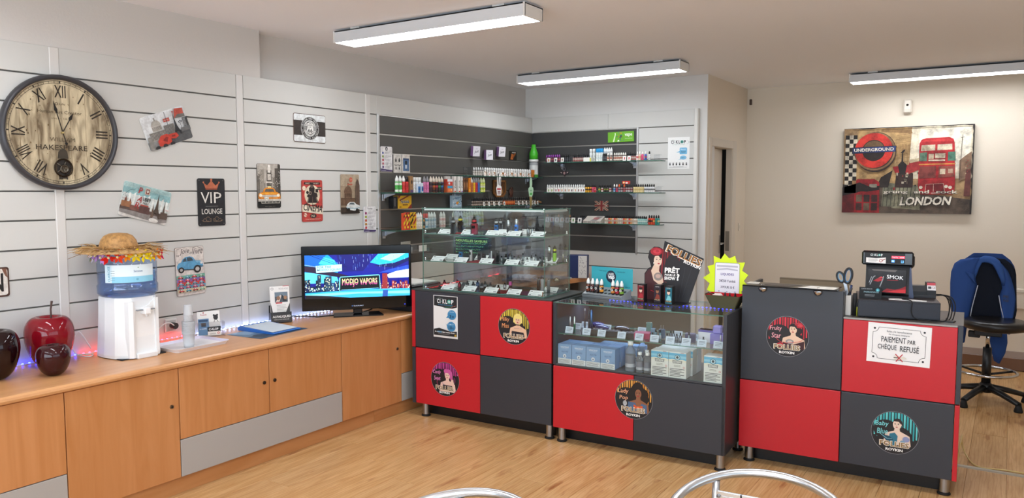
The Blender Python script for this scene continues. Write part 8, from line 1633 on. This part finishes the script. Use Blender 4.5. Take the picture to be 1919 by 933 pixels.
# jacket hung over the stool's back
JY = .10
jk = thing('jacket', 'blue fleece jacket hung over the back of the swivel chair', 'jacket', (SX, SY, .62))
def loft(rows, yb, bulge, th, n=10, ripple=.006, ph=0):
    """rows of (u, v, u2, v2) pixels on the jacket's own plane, made into a padded sheet"""
    mb = MB(); v = []; k = len(rows)
    for sd in (0, 1):
        for j, (u0, v0, u1, v1) in enumerate(rows):
            a, b = ony(u0, v0, JY), ony(u1, v1, JY)
            for i in range(n + 1):
                q = i / n; p = a.lerp(b, q); e = 1 - (2 * q - 1) ** 2
                y = yb - bulge * math.sqrt(max(e, 0)) * (1 if sd == 0 else .15) - (ripple * math.sin(7 * q + j * .8 + ph) if sd == 0 else 0) + (th if sd else 0)
                v.append((p.x - SX, y, p.z - .62))
    R_ = n + 1; B_ = k * R_; f = []
    for j in range(k - 1):
        for i in range(n):
            a = j * R_ + i; f.append((a, a + R_, a + R_ + 1, a + 1)); f.append((B_ + a + 1, B_ + a + R_ + 1, B_ + a + R_, B_ + a))
        for e_ in (0, n): a = j * R_ + e_; f.append((a, B_ + a, B_ + a + R_, a + R_) if e_ == 0 else (a + R_, B_ + a + R_, B_ + a, a))
    for j in (0, k - 1):
        for i in range(n): a = j * R_ + i; f.append((a + 1, B_ + a + 1, B_ + a, a) if j == 0 else (a, B_ + a, B_ + a + 1, a + 1))
    return mb.add(v, f, 'cloth', '#35528f', True)
yb = JY - SY
obj('left_front', loft([(1822, 483, 1837, 483), (1800, 486, 1833, 494), (1789, 493, 1829, 508), (1783, 508, 1829, 524), (1781, 530, 1831, 533), (1781, 556, 1825, 555), (1783, 585, 1818, 584), (1786, 615, 1812, 612), (1790, 645, 1808, 640)], yb - .03, .035, .045), jk)
obj('right_front', loft([(1850, 482, 1862, 484), (1868, 492, 1878, 494), (1871, 505, 1889, 507), (1875, 520, 1896, 522), (1878, 540, 1902, 543), (1872, 556, 1904, 560), (1875, 580, 1901, 582), (1878, 600, 1897, 604), (1880, 622, 1893, 625)], yb - .03, .03, .045, ph=1.3), jk)
cl = MB(); pts = [(1826, 519), (1831, 500), (1836, 488), (1846, 484.5), (1858, 486), (1867, 491), (1873, 502), (1879, 520), (1881, 533)]
cl.tube([(p.x - SX, yb - .05 + .02 * math.sin(i * .78), p.z - .62) for i, p in enumerate([ony(u, v, JY) for u, v in pts])], [.008, .014, .019, .020, .020, .019, .017, .012, .007], 'cloth', '#3a5a98', 8, flat=1.5)
obj('collar', cl, jk)
def pline(pts, r, c, m='matte', dy=-.075): return MB().tube([(p.x - SX, yb + dy, p.z - .62) for p in [ony(u, v, JY) for u, v in pts]], r, m, c, 6)
obj('zip', pline([(1833, 533), (1829, 548), (1822, 575), (1817, 602)], .0035, '#c3c9d6', dy=-.055), jk); obj('zip', pline([(1872, 552), (1876, 575), (1880, 590), (1881, 603)], .0035, '#c3c9d6', dy=-.055), jk)
obj('collar_flap', loft([(1812, 507, 1826, 511), (1810, 508, 1827, 520), (1817, 516, 1829, 528), (1823, 522, 1830, 531)], yb - .075, .012, .012, 4, .001), jk)
obj('back_tail', loft([(1853, 625, 1887, 625), (1855, 645, 1888, 645), (1858, 662, 1884, 664), (1862, 678, 1873, 684)], yb + .06, .02, .03, 6), jk)
obj('back_sheet', slab(.41, .36, -.05, .50, .245, .02, '#30497f', 'cloth', .03), jk, (-.03, 0, 0))
cv = Cv(yb - .082); p = ony(1886, 557, JY); cv.ox, cv.oy = p.x - SX, p.z - .62
cv.text('PE', -.022, .006, .036, .020, '#1d2c52', .05, -6); cv.text('NS', -.020, -.024, .036, .020, '#1d2c52', .05, -6); obj('lettering', cv.mb, jk)

# aluminium bistro chairs in the foreground
def bistro(x, y, rz, label, glare):
    t = thing('bistro_chair', label, 'chair', (x, y, 0), rz, 'aluminium bistro chairs')
    R_ = .252; al = '#c8cacc'
    # continuous arm and back loop, front legs and rear legs
    hoop = []
    for k in range(33):
        a = math.radians(-28 + 236 * k / 32); zz = .665 + .055 * max(0, math.sin(a)) ; hoop.append((R_ * math.cos(a), R_ * math.sin(a) * 1.02, zz))
    pre = [(.235, -.27, .0), (.25, -.265, .35), (.252, -.25, .58), (.245, -.19, .645)]
    post_ = [(-p[0], p[1], p[2]) for p in reversed(pre)]
    obj('arm_and_back_tube', MB().tube(pre + hoop + post_, .0138, 'metal', al, 12), t)
    for s_ in (-1, 1):
        a = math.radians(90 - s_ * 41); p = (R_ * math.cos(a), R_ * math.sin(a) * 1.02)
        obj('leg', MB().tube([(p[0], p[1] - .002, .695), (p[0] * 1.0, p[1] - .012, .60), (p[0] * 1.05, p[1] - .0, .42), (p[0] * 1.25, p[1] + .07, 0)], .0118, 'metal', al, 10), t)
        obj('seat_rail', MB().tube([(s_ * .245, -.262, .40), (s_ * .19, .16, .405)], .011, 'metal', al, 8), t)
    # back slats with a printed strip
    a = math.radians(41); xr = R_ * math.sin(a) - .004; yr = R_ * math.cos(a) * 1.02 - .012
    bk = MB()
    for i in range(14):
        z = .66 - .0135 * i; bk.box(-xr, xr, yr - .005, yr + .001, z - .0055, z + .0055, 'metal', '#e2e4e6')
    bk.box(-xr, xr, yr - .0005, yr + .001, .478, .668, 'metal', '#d5d7d9')
    so_ = obj('back_slats', bk, t); so_['kind'] = 'stuff'
    cv = Cv(yr - .0052, 'satin'); rr = random.Random(3)
    for (x0, z0, x1, z1, w_) in ((-.085, .667, -.083, .49, .005), (-.055, .655, -.03, .54, .003), (-.03, .648, -.025, .57, .004), (-.015, .655, -.018, .55, .004), (.06, .62, .075, .65, .003), (-.14, .60, -.12, .62, .003), (.02, .60, .05, .5, .004), (-.06, .58, -.02, .52, .004)): cv.line([(x0, z0), ((x0 + x1) / 2 + .006, (z0 + z1) / 2), (x1, z1)], w_, '#1b1c1e')
    obj('black_strokes', cv.mb, t)
    for s_ in (-1, 1): obj('screw', MB().lathe([(.006, 0), (.006, .003), (.003, .004)], 'brushed', '#8d8f92', 10, T=Matrix.Translation((s_ * (xr - .008), yr - .0055, .652)) @ Matrix.Rotation(PI / 2, 4, 'X')), t)
    st2 = MB()
    for i in range(16): st2.box(-.19 + .0 * i, .19, -.25 + .026 * i, -.23 + .026 * i, .412, .418, 'metal', '#dcdee0')
    ss = obj('seat_slats', st2, t); ss['kind'] = 'stuff'
bistro(3.655, -4.735, math.radians(4), 'aluminium bistro chair with a white slatted back at the bottom right of the picture', 1)
bistro(2.99, -5.33, math.radians(-14), 'aluminium bistro chair of which only the curved top tube shows, left of the other one', 0)
# ================================================================ labels of look-alikes: tell them apart by their place in the row
NUM = ['first', 'second', 'third', 'fourth', 'fifth', 'sixth', 'seventh', 'eighth', 'ninth', 'tenth', 'eleventh', 'twelfth', 'thirteenth', 'fourteenth', 'fifteenth', 'sixteenth', 'seventeenth', 'eighteenth', 'nineteenth', 'twentieth']
NUM += ['twenty-' + q for q in NUM[:9]] + ['thirtieth', 'thirty-first', 'thirty-second']
same = {}
for o in bpy.data.objects:
    if o.parent is None and 'category' in o: same.setdefault(o['label'], []).append(o)
for lab, os_ in same.items():
    if len(os_) < 2: continue
    P = [Vector(o.location) - CAM for o in os_]; u = [p.dot(_rt) / p.dot(_fw) for p in P]; z = [o.location.z for o in os_]
    stack = max(u) - min(u) < .004 < max(z) - min(z)
    for r, i in enumerate(sorted(range(len(os_)), key=lambda i: z[i] if stack else u[i])):
        os_[i]['label'] = NUM[r] + (' from bottom, ' if stack else ' from left, ') + lab
